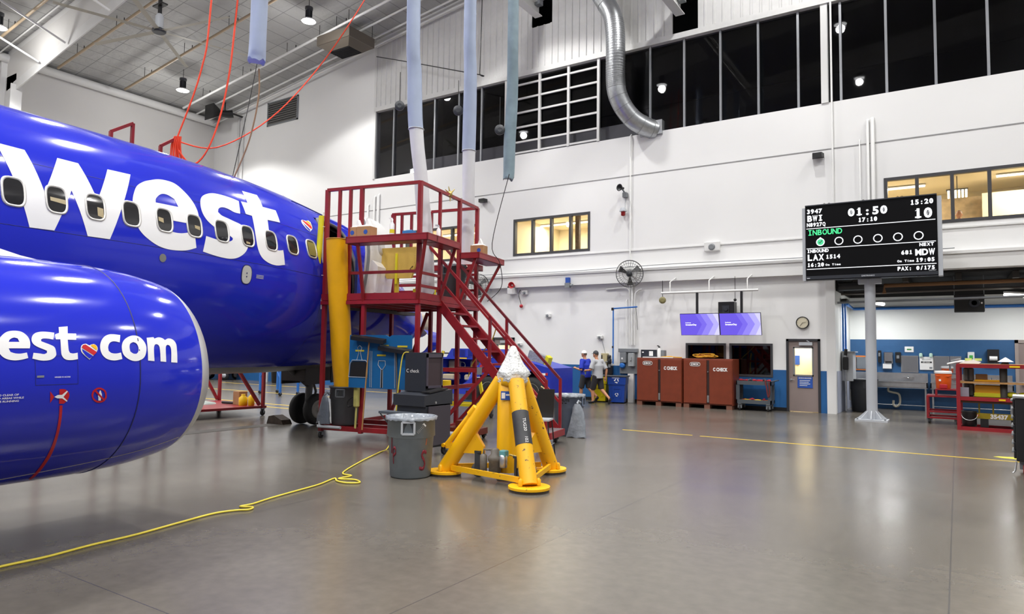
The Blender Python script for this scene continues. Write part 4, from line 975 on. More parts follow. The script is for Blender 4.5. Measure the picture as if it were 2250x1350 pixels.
# work shelves outside the rails
def shelf(x0, x1, y0, y1, zt, n):
    m = mb(); m.box(x0, x1, y0, y1, zt-.13, zt-.12); m.box(x0, x1, y0, y0+.025, zt-.13, zt); m.box(x0, x1, y1-.025, y1, zt-.13, zt); m.box(x0, x0+.025, y0, y1, zt-.13, zt); m.box(x1-.025, x1, y0, y1, zt-.13, zt); m.box(x0, x1, y0, y1, zt-.03, zt-.02)
    return m
m = shelf(.76, 2.54, -.42, -.05, 3.9, 0); b = shelf(2.17, 2.54, -.05, .92, 3.9, 0); o = len(m.v); m.add(b.v, b.f); m.build('work_shelf', RED, ST)
shelf(2.17, 2.62, 1.64, 3.0, 3.82, 0).build('work_shelf', RED, ST)
shelf(.2, 2.1, 2.62, 2.98, 3.7, 0).build('work_shelf', RED, ST)
for p, q in (((.95, -.04, DZ-.12), (1.0, -.36, 3.78)), ((2.12, -.04, DZ-.1), (2.46, -.36, 3.78)), ((2.15, .80, DZ-.1), (2.45, .86, 3.78)), ((2.15, 1.66, DZ-.1), (2.5, 1.72, 3.7)), ((2.15, 2.56, DZ-.1), (2.56, 2.9, 3.7)), ((.5, 2.6, DZ), (.5, 2.95, 3.6)), ((1.8, 2.6, DZ), (1.8, 2.95, 3.6))): mb().bar(p, q, .055).build('shelf_brace', RED, ST)
# guard rails at deck level
mb().bar((.55, 0, 3.25), (2.13, 0, 3.25), .055).build('guard_rail', RED, ST); mb().bar((1.72, 0, 2.98), (2.13, 0, 2.98), .05).build('guard_rail', RED, ST)
for z in (2.98, 3.23): mb().bar((2.13, 0, z), (2.13, .85, z), .05).build('guard_rail', RED, ST)
for z in (3.1, 3.45): mb().bar((2.1, 2.56, z), (.0, 2.56, z), .05).build('guard_rail', RED, ST)
for k in range(5): mb().bar((.1, -.0, 2.95+k*.24), (.55, -.0, 2.95+k*.24), .05).build('ladder_rung', RED, ST)
mb().bar((.56, 0, 2.8), (.56, 0, 4.0), .06).build('ladder_post', RED, ST)
# base frame
for p, q in (((0, 0), (2.13, 0)), ((0, 0), (0, 2.5)), ((2.13, .85), (2.13, 2.56)), ((0, 1.3), (2.13, 1.3)), ((0, .5), (2.13, .5))): mb().bar((*p, .21), (*q, .21), .06, .09).build('base_rail', RED, ST)
for p, q in (((2.13, .85, 1.38), (3.25, .85, 1.38)), ((2.13, 1.68, 1.38), (3.25, 1.68, 1.38)), ((2.13, .85, 1.0), (2.13, 2.56, 1.0))): mb().bar(p, q, .06, .08).build('cross_rail', RED, ST)
for p, q in (((2.15, .85, .25), (3.2, .85, 1.35)), ((2.15, 1.68, .25), (3.2, 1.68, 1.35)), ((.05, 2.5, .3), (.95, 2.5, 2.6))): mb().bar(p, q, .06).build('diagonal_brace', RED, ST)
# stair
def stair_z(u): return 2.69-(u-2.13)*1.115
for v in (.85, 1.70):
    m = mb(); m.bar((2.10, v, 2.72), (4.42, v, .13), .045, .17); m.build('stringer', RED, ST)
for k in range(10):
    z = 2.5-k*.25; u = 2.13+(2.69-z)/1.115+.02
    m = mb(); m.box(u-.11, u+.13, .86, 1.69, z-.02, z+.015); m.build('tread', RED if k < 7 else REDD, ST)
    m = mb()
    for g in range(5): m.box(u-.09+g*.045, u-.07+g*.045, .88, 1.67, z+.015, z+.02)
m = mb(); m.box(4.22, 4.5, .84, 1.71, .14, .26); m.build('bottom_step', RED, ST)
m = mb()
for g in range(6): m.box(4.24+g*.043, 4.262+g*.043, .87, 1.68, .26, .268)
m.build('step_grip', GREYM, ST)
for v in (.85, 1.70):
    p0, p1 = (1.62, v, 4.12), (4.38, v, 1.24)
    mb().bar(p0, p1, .05).build('stair_rail', REDD if v > 1 else RED, ST)
    mb().bar((2.13, v, 3.16), (4.38, v, .78), .045).build('stair_rail', RED, ST)
    mb().bar((4.40, v, .2), (4.40, v, 1.24), .05).build('stair_post', RED, ST)
    mb().bar((3.24, v, 1.5), (3.24, v, 2.43), .05).build('stair_post', RED, ST)
def caster(par, x, y, r=.065, z=.0, h=.14, name='caster', red=False):
    m = mb(); m.box(x-.05, x+.05, y-.05, y+.05, h-.012, h); m.bar((x-.035, y, h-.01), (x-.035, y, r), .008, .06); m.bar((x+.035, y, h-.01), (x+.035, y, r), .008, .06); c = m.build(name, GREYM, par)
    m = mb(); m.lathe([(.001, -.022), (r*.5, -.022), (r*.8, -.024), (r, -.015), (r, .015), (r*.8, .024), (r*.5, .022), (.001, .022)], (x, y, r), (1, 0, 0), 18); m.build('wheel', RUBBER if not red else mat('red_wheel', '7A2A24', .5), c)
    return c
for u, v in ((0, 0), (2.13, 2.56), (0, 2.5), (2.13, .5), (4.36, 1.02), (4.36, 1.56)): caster(ST, u, v)
m = mb(); m.tube([(.0, -.1, .24), (.55, -.12, .24)], .03, 8); m.tube([(.05, -.1, .24), (.05, -.1, .34)], .03, 8); m.build('hinge_pin', LGREY, ST)
m = mb(); m.box(3.0, 3.1, .80, .83, 1.3, 1.44); m.build('junction_box', GREYM, ST)
m = mb(); m.tube([(-.075, -.0, 2.55), (-.075, -.03, 4.5)], .016, 8); m.build('pad_stub', PAPERW, ST)
m = mb(); m.tube([(-.13, -.10, 2.9), (-.11, -.10, 3.5), (-.085, -.07, 4.42)], .055, 12); m.build('edge_pad', SAFY, ST, 'yellow foam edge padding')
m = mb()
for z in (3.22, 4.2): m.tube([(-.02+.07*cos(a)-.07, -.03+.07*sin(a), z) for a in [i*pi/8 for i in range(17)]], .006, 4)
m.build('cable_tie', PAPERW, ST)
def on_stand(u, v, z):
    a = RAD(11); return V3((-10.58+u*cos(a)-v*sin(a), 9.42+u*sin(a)+v*cos(a), z))
SR = RAD(11)
# things on and around the stand
def box_of_rags(loc, w, label, rz=0.):
    t = thing('wipes_box', label, 'box', loc, SR+rz, 'cardboard wipe boxes on the red stand')
    m = mb(); m.box(-w/2, w/2, -.12, .12, 0, .2, .004); m.build('carton', CARD, t)
    m = mb(); m.ball((-.02, 0, .2), .1, 8, (w*6, .9, .45)); m.prism([(-.06, 0), (.07, 0), (.0, .16)], lambda a, b, c: (a+.03, c, .2+b), -.04, .05); m.build('wipes', PAPERW, t)
    m = mb(); m.prism([(cos(i*pi/6)*.045, sin(i*pi/6)*.045) for i in range(12)], lambda a, b, c: (w/2-.1+a, c, .09+b), -.123, -.119); m.build('print_mark', NAVYSIGN, t)
box_of_rags(on_stand(1.10, -.22, 3.9), .30, 'long cardboard box of white wipes at the left end of the front work shelf')
box_of_rags(on_stand(.86, -.2, 3.9), .15, 'narrow cardboard box at the far left of the front work shelf')
box_of_rags(on_stand(2.4, 2.1, 3.82), .30, 'cardboard box of wipes on the work shelf right of the stair')
def bottle(loc, label, h=.3, mt=PAPERW, cap=LGREY, r=.04, lbl=None):
    t = thing('spray_bottle', label, 'bottle', loc, SR, None)
    m = mb(); m.lathe([(r, 0), (r*1.05, .02), (r, h*.62), (r*.4, h*.75), (r*.4, h*.82)], n=14); m.build('body', mt, t)
    m = mb(); m.lathe([(r*.42, h*.8), (r*.45, h*.9), (r*.2, h*.92)], n=10); m.bar((0, 0, h*.93), (-.07, 0, h*.97), .02, .03); m.build('trigger_head', cap, t)
    if lbl: m = mb(); m.lathe([(r*1.06, h*.15), (r*1.03, h*.35)], n=14); m.build('label', lbl, t)
bottle(on_stand(1.66, -.22, 3.9), 'clear spray bottle with yellow label on the front work shelf', .36, mat('clear_plastic', (.75, .76, .78), .25), PAPERW, .045, SAFY)
bottle(on_stand(2.40, .25, 3.9), 'white spray bottle on the right side of the front work shelf', .26)
world = on_stand(2.02, -.2, 3.9)
t = thing('glove_box', 'small blue box of gloves on the front work shelf', 'box', world, SR)
m = mb(); m.box(-.11, .11, -.06, .06, 0, .085); m.build('carton', mat('glove_blue', '2F77B8', .5), t)
m = mb(); m.box(-.06, .06, -.02, .02, .085, .1); m.build('opening', mat('glove_pale', '9CC4E0', .6), t)
t = thing('rail_clamp', 'spiky brass clamp on the upper right handrail of the stand', 'clamp', on_stand(2.13, 1.22, UZ+.03), SR)
BRS = mat('brass', (.5, .38, .12), .4, metal=.6)
m = mb(); m.lathe([(.001, -.05), (.06, -.03), (.07, 0), (.06, .03), (.001, .05)], (0, 0, 0), (1, .3, 0), 12); m.build('body', BRS, t)
m = mb()
for k in range(7):
    a = 2*pi*k/7; m.tube([(0, 0, 0), (.05*sin(a*2), .16*cos(a), .16*sin(a))], [.022, .008], 6)
m.build('prongs', BRS, t)
def hand_coil(name, label, c, r1, mt, n=9, w=.05):
    pts = []
    for i in range(n*16+1):
        a = 2*pi*i/16; pts.append((r1*cos(a)*(1+.06*sin(i*.7)), w*sin(i*.37), -r1*1.9+r1*1.9*sin(a)*(1+.08*cos(i*.41))))
    return solo(name, mb().tube(pts, .011, 5), mt, label, 'rope', c, SR)
hand_coil('rope_coil', 'coil of tan rope hanging on the ladder rungs of the stand', on_stand(.40, -.05, 3.95), .11, mat('rope_tan', '8A774E', .7))
solo('blue_ladder_strip', mb().box(-.03, .03, -.02, .02, 0, 1.35), mat('strip_blue', '1C3FA8', .4), 'tall blue strip standing behind the ladder rungs on the lower deck', 'strip', on_stand(.5, .35, DZ), SR)
t = thing('access_cover', 'tan sheet-metal cover propped on a yellow post on the lower deck', 'panel', on_stand(.86, 1.3, DZ), SR)
m = mb(); m.prism([(-.44, 1.13), (.46, 1.13), (.46, .78), (.36, .47), (-.24, .47), (-.43, .80)], lambda a, b, c: (a, c, b), -.03, .03); m.build('cover', TAN, t)
m = mb(); m.box(-.02, .02, -.06, -.03, .35, 1.0); m.build('stiffener', SAFY, t)
m = mb(); m.box(-.05, .03, -.02, .04, 0, .95); m.build('post', mat('post_yellow', 'C8B030', .5), t)
m = mb()
for a in (-.38, .4): m.tube([(a, -.04, .72), (a*.85, -.05, .66), (a*1.05, -.05, .58)], .008, 5)
m.build('cord_tail', BLACK, t)
m = mb()
for i in range(14): m.lathe([(.001, -.036), (.008, -.034), (.008, -.03)], ((-.42 if i < 7 else .44), 0, .80+.05*(i % 7)), (0, 1, 0), 8)
m.build('rivets', BRS, t)
t = thing('step_stool', 'low yellow step stool with black feet on the lower deck', 'stool', on_stand(1.7, 1.0, DZ), SR)
mb().box(-.2, .2, -.12, .12, .06, .2).build('top', SAFY, t); mb().box(-.19, .19, -.11, .11, 0, .06).build('foot', BLACK, t)
# trash barrels
def barrel(label, loc, h=.82, rb=.24, rt=.30, mt=GREYP, rz=0., liner=True, name='trash_barrel', writing=None, handle=True, tag=False):
    t = thing(name, label, 'trash can', loc, rz, 'round plastic trash barrels'); face = math.atan2(-loc[1], -loc[0])-rz
    m = mb(); m.lathe([(rb*.9, 0), (rb, .02), (rb+(rt-rb)*.62, h*.66), (rb+(rt-rb)*.62+.022, h*.68), (rt*.985, h*.96), (rt*1.05, h*.965), (rt*1.06, h), (rt*.97, h), (rt*.93, h*.9), (rb*.9, .05), (.001, .05)], n=40)
    m.build('barrel', mt, t)
    if handle:
        for s in (0, pi):
            m = mb(); d = V3((cos(s-pi/2), sin(s-pi/2), 0)); e = V3((-d.y, d.x, 0)); c = d*(rt*.985+.012)
            for a, b in ((-1, 1), (1, 1)): pass
            P = [c+e*.085+V3((0, 0, h*.93)), c+e*.085*1+V3((0, 0, h*.74)), c-e*.085+V3((0, 0, h*.74)), c-e*.085+V3((0, 0, h*.93))]
            for i in range(4): m.bar(P[i], P[(i+1) % 4], .022, .028)
            hd = m.build('handle', LGREY if mt is GREYP else mt, t)
            m = mb(); q = c-d*.012; m.add([q+e*.075+V3((0, 0, h*.92)), q-e*.075+V3((0, 0, h*.92)), q-e*.075+V3((0, 0, h*.75)), q+e*.075+V3((0, 0, h*.75))], [(0, 1, 2, 3)]); m.build('hand_recess', GREYD, hd)
    if liner:
        m = mb(); n = 48; vs = []
        for k, (r, z) in enumerate(((rt*1.075, h*.95), (rt*1.08, h+.004), (rt*.95, h+.006), (rt*.88, h*.86), (rt*.8, h*.6), (.001, h*.5))):
            for j in range(n):
                wv = 1+(.012*sin(j*5.3+k)+.01*sin(j*2.1+k*2)) * (1 if k != 2 else .4)*(2 if k in (3, 4) else 1); vs.append((cos(2*pi*j/n)*r*wv, sin(2*pi*j/n)*r*wv, z+(.008*sin(j*3.7) if k == 0 else 0)))
        m.add(vs, [(k*n+j, k*n+(j+1) % n, (k+1)*n+(j+1) % n, (k+1)*n+j) for k in range(5) for j in range(n)], True); m.build('liner_bag', BAG, t)
    def wrap(pts, w, mtt, nm):
        m = mb(); m.tube([V3((cos(a)*(rb+(rt-rb)*.62*(z/(h*.66))+.002), sin(a)*(rb+(rt-rb)*.62*(z/(h*.66))+.002), z)) for a, z in pts], w, 6, flat=(.35, .35, 1)); m.build(nm, mtt, t)
    if writing == 'P':
        RS = mat('red_spray', '7A2230', .6)
        for sgn, A in ((0, -2.66-rz), (1, -.86-rz)):
            pass
        a0 = face-.78; b0 = face+.50
        P1 = [(a0-.22, .36), (a0-.16, .62)]; wrap(P1, .022, RS, 'painted_letter')
        P2 = [(a0-.1, .22), (a0-.1, .4), (a0+.02, .42), (a0+.06, .36), (a0-.08, .32)]; wrap(dense([(a, z, 0) for a, z in P2], 3) and [(p.x, p.y) for p in dense([(a, z, 0) for a, z in P2], 4)], .022, RS, 'painted_letter')
        S = [(b0+.24, .36), (b0+.1, .375), (b0+.02, .32), (b0+.14, .26), (b0+.2, .2), (b0+.12, .14), (b0-.06, .15)]
        wrap([(p.x, p.y) for p in dense([(a, z, 0) for a, z in S], 4)], .026, RS, 'painted_letter')
        wrap([(b0+.22, .47), (b0+.24, .54)], .013, mat('orange_spray', 'B8603A', .6), 'painted_mark')
    if writing == 'BRUTE':
        vs, fs, w = text2d('BRUTE', .03); m = mb(); k = .22/w
        def cw(a, z): rr = rt*.985+.004; th = face-.25+a/rr; return V3((cos(th)*rr, sin(th)*rr, z))
        m.add([cw(a*k-.11, h*.84+b*k) for a, b in vs], fs, False); m.add([cw(a, z) for a, z in ((-.05, h*.79), (.05, h*.79), (.05, h*.815), (-.05, h*.815))], [(0, 1, 2, 3)]); m.build('lettering', BLACK, t)
    if tag:
        m = mb(); rr = rt*.99+.004
        def cw(a, z): th = face+.40+a/rr; return V3((cos(th)*rr, sin(th)*rr, z))
        q = [(-.075, -.055), (-.055, -.075), (.075, .055), (.055, .075)]; q = [(-.085, -.04), (-.045, -.08), (.085, .04), (.045, .08)]
        m.add([cw(a, h*.82+b) for a, b in q], [(0, 1, 2, 3)]); s = m.build('sticker', PAPERW, t)
        m = mb(); 
        for k in range(7): c = -.045+k*.015; m.add([cw(c+a, h*.82+c+b) for a, b in ((-.018, .012), (-.012, .018), (.018, -.012), (.012, -.018))], [(0, 1, 2, 3)])
        m.build('print', mat('print_grey', (.2, .2, .2), .6), s)
    return t
barrel('grey trash barrel with red spray-painted letters beside the yellow jack', (-6.50, 7.44, 0), .84, .285, .335, GREYP, RAD(34), writing='P', tag=True)
barrel('blue-grey trash barrel at the foot of the red stair', (-6.98, 13.0, 0), .86, .27, .335, mat('bluegrey_plastic', '6E7A8E', .45, noise=.1), RAD(100), writing='BRUTE')
barrel('dark grey trash barrel holding the foot of the yellow vinyl tube', on_stand(.36, .27, .26), .76, .25, .30, mat('dimgrey_plastic', '54565A', .5, noise=.08), SR+.3, liner=False)
barrel('dark grey trash barrel up on the lower deck of the stand', on_stand(1.82, 2.02, DZ), .80, .25, .29, mat('slate_plastic', '4A525A', .45), SR)
barrel('dark square-shouldered trash barrel under the sinks, left of the screen post', (-2.5, 24.2, 0), 1.02, .33, .4, GREYD, .3, liner=False)
def hung_bag(loc, label, h=.7, w=.32, rz=0., mt=BAG):
    m = mb(); n = 20; vs = []
    for k in range(9):
        u = k/8; r = w*(.16+.5*u**.6)
        for j in range(n):
            a = 2*pi*j/n; wv = 1+.16*sin(3*a+k*.5)+.1*sin(7*a+k)
            vs.append((cos(a)*r*wv, sin(a)*r*.45*wv, h*(1-u)+.012*sin(5*a)*u))
    m.add(vs, [(k*n+j, k*n+(j+1) % n, (k+1)*n+(j+1) % n, (k+1)*n+j) for k in range(8) for j in range(n)], True)
    m.add(vs[-n:], [tuple(range(n))]); m.tube([(0, 0, h), (.02, .03, h+.06), (.05, .08, h+.02)], [.03, .02, .03], 8)
    return solo('plastic_bag', m, mt, label, 'bag', loc, rz)
hung_bag((-6.62, 12.72, .01), 'silver-grey plastic bag hanging down beside the barrel at the stair foot', .68, .3, .3)
hung_bag(on_stand(.13, -.08, .3), 'dark grey plastic bag hanging beside the yellow tube', .55, .24, .1, mat('bag_dark', '5E646E', .25, bump=.5, bscale=12))
# vinyl tube standing in the barrel
t = thing('vinyl_tube', 'tall yellow vinyl tube leaning in a dark barrel in front of the stand', 'tube', on_stand(.37, .27, .34), SR)
P = dense([(0, 0, 0), (0, -.05, .7), (-.01, -.16, 1.4), (-.01, -.27, 2.2), (0, -.38, 3.0), (.02, -.45, 3.56)], 5)
m = MB(); n = 28; vs = []
for k, p in enumerate(P):
    for j in range(n):
        a = 2*pi*j/n; f = max(0, 1-k/7); r = .205*(1+.035*sin(9*a+k)*f-.05*f+ .012*sin(3*a+k*.4))
        vs.append((p.x+cos(a)*r, p.y+sin(a)*r, p.z))
K = len(P); m.add(vs, [(k*n+j, k*n+(j+1) % n, (k+1)*n+(j+1) % n, (k+1)*n+j) for k in range(K-1) for j in range(n)], True); m.add(vs[-n:], [tuple(range(n))]); m.build('sleeve', YVINYL, t)
m = mb(); m.tube([P[-1]+V3((cos(a)*.21, sin(a)*.21, 0)) for a in [i*pi/12 for i in range(25)]], .008, 5); m.build('top_hem', mat('vinyl_hem', 'C8962A', .5), t)
# tool board with brooms on the front of the stand
PBX, PBY = -8.9, 9.37
t = thing('tool_board', 'blue shadow board for brooms and shovels on the front of the red stand', 'board', on_stand(.78, -.2, 1.03), SR*.6)
m = mb(); m.prism([(0, 0), (1.42, 0), (1.42, 1.0), (.99, 1.0), (.92, .96), (.84, 1.0), (0, 1.0)], lambda a, b, c: (a, c, b), -.02, .02); m.build('board', PEGB, t)
m = mb()
for a, b, w in ((.15, .70, .2), (.66, .62, .2), (.72, .80, .2), (1.12, .79, .22)): m.box(a, a+w, -.028, -.02, b-.014, b+.018)
m.build('name_strip', mat('strip_yellow', 'C8B428', .5), t)
m = mb()
OUT = []
def outl(pts, w=.006): m.tube([(a, -.026, b) for a, b in pts], w, 5)
outl([(.0, .2), (.45, .2), (.45, .46), (.4, .52), (.08, .52), (.03, .46), (.0, .2)]); outl([(.19, .53), (.23, .66), (.20, .76), (.25, .8), (.30, .76), (.27, .66), (.31, .53)]); outl([(.70, .52), (.69, .44), (.76, .36), (.80, .36), (.86, .44), (.85, .52), (.70, .52)]); outl([(.76, .36), (.755, .02)], .005); outl([(.80, .36), (.805, .02)], .005); outl([(.51, .02), (.5, .7)], .005); outl([(.545, .02), (.54, .7)], .005); outl([(1.08, .02), (1.06, .7)], .005)
m.build('tool_outline', LGREY, t)
m = mb(); m.box(.35, .5, -.024, -.02, .88, .895); m.build('stencil', LGREY, t)
m = mb(); m.prism([(.02, .21), (.44, .21), (.44, .45), (.39, .5), (.09, .5), (.04, .45)], lambda a, b, c: (a, c, b), -.023, -.019); m.build('dustpan_shadow', BLACK, t)
m = mb(); m.prism([(.765, .35), (.795, .35), (.80, .02), (.76, .02)], lambda a, b, c: (a, c, b), -.023, -.019); m.build('shovel_shadow', BLACK, t)
def push_broom(label, loc, rz, tilt, L=1.55, hw=.38, hmt=WOOD):
    t = thing('push_broom', label, 'broom', loc, rz, 'brooms on the blue tool board')
    m = mb(); m.tube([(0, -.03, 0), (tilt, 0, L)], .014, 8); m.build('handle', hmt, t)
    m = mb(); m.add([(tilt+a, y, L+z) for a, z in ((-hw, .05), (hw, -.03)) for y in (-.08, .02) for z in (z-.035, z+.035)], [(0, 1, 3, 2), (4, 6, 7, 5), (0, 4, 5, 1), (2, 3, 7, 6), (1, 5, 7, 3), (0, 2, 6, 4)]); m.build('bristle_head', BLACK, t)
    return t
push_broom('wooden-handled push broom hung head up at the left of the blue board', on_stand(1.2, -.32, .26), SR*.6, .09, 1.66)
push_broom('dark-handled push broom hung head up at the right of the blue board', on_stand(1.98, -.34, .30), SR*.6, -.10, 1.43, .36, mat('dark_handle', (.12, .09, .07), .5))
t = thing('cable_gun', 'pale yellow cable reel gun hanging on a red stand post beside the barrel', 'tool', on_stand(.9, -.12, .55), SR)
m = mb(); m.box(-.05, .05, -.05, .05, .1, .55, .02); m.tube([(0, 0, .1), (0, -.02, -.3)], .02, 8); m.build('body', mat('aged_yellow', 'B0A860', .6, noise=.2), t)
m = mb(); m.tube(dense([(-.08, 0, .3), (-.2, 0, .2), (-.18, 0, .1), (-.05, 0, .15)], 4), .012, 5); m.build('lead', BLACK, t)
t = thing('transmission_jack', 'low red-brown rolling jack with long handle under the stand', 'jack', (-8.35, 11.2, 0), .2)
RB = mat('redbrown', '7A3424', .45)
m = mb(); m.box(-.5, .4, -.2, .2, .1, .22); m.box(-.15, .15, -.15, .15, .2, .36); m.build('body', RB, t)
m = mb(); m.tube([(.1, 0, .3), (.75, .1, .95)], .018, 6); m.build('handle', BLACK, t)
for x, y in ((-.42, -.18), (-.42, .18), (.32, -.18), (.32, .18)): caster(t, x, y, .05, 0, .1)
m = mb()
for k in range(5): m.box(-.2, .25, -.14, .14, .02+k*.045, .055+k*.045)
world_ = solo('crate_stack', m, LGREY, 'small grey slatted block beside the front barrel, under the stand', 'crate', (-8.02, 10.2, 0), .2)
# ---------------- computer cabinet
t = thing('computer_cabinet', 'charcoal computer kiosk cabinet marked with chalk, behind the front barrel', 'cabinet', (-7.62, 9.0, 0), RAD(5))
m = mb(); m.box(-.32, .16, -.22, .36, .16, .72); m.build('lower_case', CHAR, t)
m = mb(); m.add([(x, y, z) for x in (-.40, .12) for y, z in ((-.55, .72), (-.55, .78), (-.1, .80), (-.1, .72))], [(0, 1, 2, 3), (7, 6, 5, 4), (0, 4, 5, 1), (1, 5, 6, 2), (2, 6, 7, 3), (3, 7, 4, 0)]); m.build('pull_out_shelf', CHAR, t)
t.rotation_euler = (0, 0, RAD(0))
bpy.data.objects.remove(t.children[0]); bpy.data.objects.remove(t.children[0])
m = mb(); m.box(-.30, .32, -.30, .34, .16, .86); m.build('lower_case', CHAR, t)
m = mb(); m.box(.33, .36, -.26, .30, .2, .84); m.build('side_door', mat('charcoal_side', '3E3A42', .4), t)
m = mb(); m.add([(x, y, z) for x in (-.36, .32) for y, z in ((-.34, .84), (-.34, 1.02), (.40, 1.10), (.40, .84))], [(0, 1, 2, 3), (7, 6, 5, 4), (0, 4, 5, 1), (1, 5, 6, 2), (2, 6, 7, 3), (3, 7, 4, 0)]); m.build('keyboard_drawer', CHAR, t)
m = mb(); m.box(-.36, .10, -.06, .40, 1.06, 1.72); m.build('monitor_hood', CHAR, t)
m = mb(); m.add([(.105, y, z) for y, z in ((-.02, 1.16), (.34, 1.16), (.34, 1.64), (-.02, 1.64))], [(0, 1, 2, 3)]); m.build('screen', mat('dusty_screen', (.06, .045, .05), .18), t)
m = mb()
for a, b, c, d in ((-.05, .37, 1.12, 1.16), (-.05, .37, 1.64, 1.70), (-.05, -.02, 1.12, 1.7), (.34, .37, 1.12, 1.7)): m.box(.10, .125, a, b, c, d)
m.build('screen_bezel', mat('bezel_purple_grey', '4A4450', .4), t)
m = mb(); m.add([(x, y, z) for x, y, z in ((.13, -.2, 1.05), (.31, -.2, 1.05), (.31, .28, 1.1), (.13, .28, 1.1), (.13, -.2, 1.075), (.31, -.2, 1.075), (.31, .28, 1.125), (.13, .28, 1.125))], [(3, 2, 1, 0), (4, 5, 6, 7), (0, 1, 5, 4), (1, 2, 6, 5), (2, 3, 7, 6), (3, 0, 4, 7)]); m.build('keyboard', BLACK, t)
m = mb(); m.box(-.52, .12, -.52, -.30, .70, .74); m.bar((-.5, -.5, .70), (-.34, -.32, .4), .02); m.build('fold_shelf', mat('shelf_grey', '4E545C', .4), t)
m = mb()
for r, c in ((-.3, 1.42), (-.26, 1.42)): pass
put_text(m, 'C check', .06, (-.33, -.064, 1.38), (1, 0, 0), (0, 0, 1), 'l', .0); m.build('chalk_lettering', PAPERW, t)
m = mb(); m.lathe([(.02, 0), (.02, .012)], (.36, -.1, .9), (1, 0, 0), 10); m.build('lock', STEEL, t)
for x, y in ((-.24, -.24), (.26, -.24), (-.24, .28), (.26, .28)): caster(t, x, y, .075, 0, .16)
# ---------------- folding stool behind the jack
t = thing('stool', 'thin black-framed stool with grey seat behind the yellow jack', 'stool', (-6.0, 10.15, 0), .3)
m = mb(); m.box(-.2, .2, -.17, .17, .60, .63); m.build('seat', LGREY, t)
m = mb(); m.prism([(-.2, .0), (.2, .0), (.22, .5), (-.05, .5)], lambda a, b, c: (a, .17+c, .62+b), 0, .02); m.build('backrest', BLACK, t)
for x in (-.2, .2):
    for y in (-.17, .17): mb().tube([(x*.9, y*.9, .6), (x*1.15, y*1.15, 0)], .012, 6).build('leg', BLACK, t)
m = mb(); m.tube([(-.22, -.18, .2), (.22, -.18, .2), (.22, .18, .2), (-.22, .18, .2), (-.22, -.18, .2)], .01, 6); m.build('footrest', GREYM, t)
# ---------------- yellow axle jack
F = [V3((-6.19, 7.79, 0)), V3((-4.60, 7.55, 0)), V3((-5.03, 8.89, 0))]
JC = V3((-5.24, 8.12, 0))
t = thing('axle_jack', 'big yellow tripod aircraft jack with plastic wrapped head', 'jack', JC, 0)
m = mb(); m.lathe([(.15, .10), (.15, 1.34), (.13, 1.36)], (-.055, -.035, 0), n=28); m.build('column', YEL, t)
m = mb(); m.lathe([(.13, 1.28), (.20, 1.30), (.20, 1.40), (.14, 1.42)], n=24); m.build('head_collar', YEL, t)
m = MB(); n = 26; vs = []
for k, (z, r) in enumerate(((1.30, .17), (1.36, .215), (1.41, .20), (1.46, .225), (1.5, .205), (1.58, .15), (1.68, .10), (1.76, .075), (1.80, .055), (1.83, .04), (1.84, .004))):
    for j in range(n):
        a = 2*pi*j/n; w = 1+.10*sin(5*a+k*1.3)+.05*sin(11*a+k*2.1); vs.append((cos(a)*r*w, sin(a)*r*w, z+.012*sin(4*a+k)))
m.add(vs, [(k*n+j, k*n+(j+1) % n, (k+1)*n+(j+1) % n, (k+1)*n+j) for k in range(10) for j in range(n)], True); m.build('plastic_wrap', PLASTICWRAP, t, 'crumpled clear plastic wrap')
m = mb(); m.box(-.10, .04, -.165, -.148, 1.10, 1.22); o_ = m.build('data_plate', NAVYSIGN, t); m = mb(); m.box(-.09, -.04, -.168, -.165, 1.12, 1.2); m.box(-.03, .03, -.168, -.165, 1.16, 1.18); m.build('plate_print', PAPERW, o_); o_.rotation_euler = (0, 0, RAD(33)); o_.location = (-.055, -.035, 0)
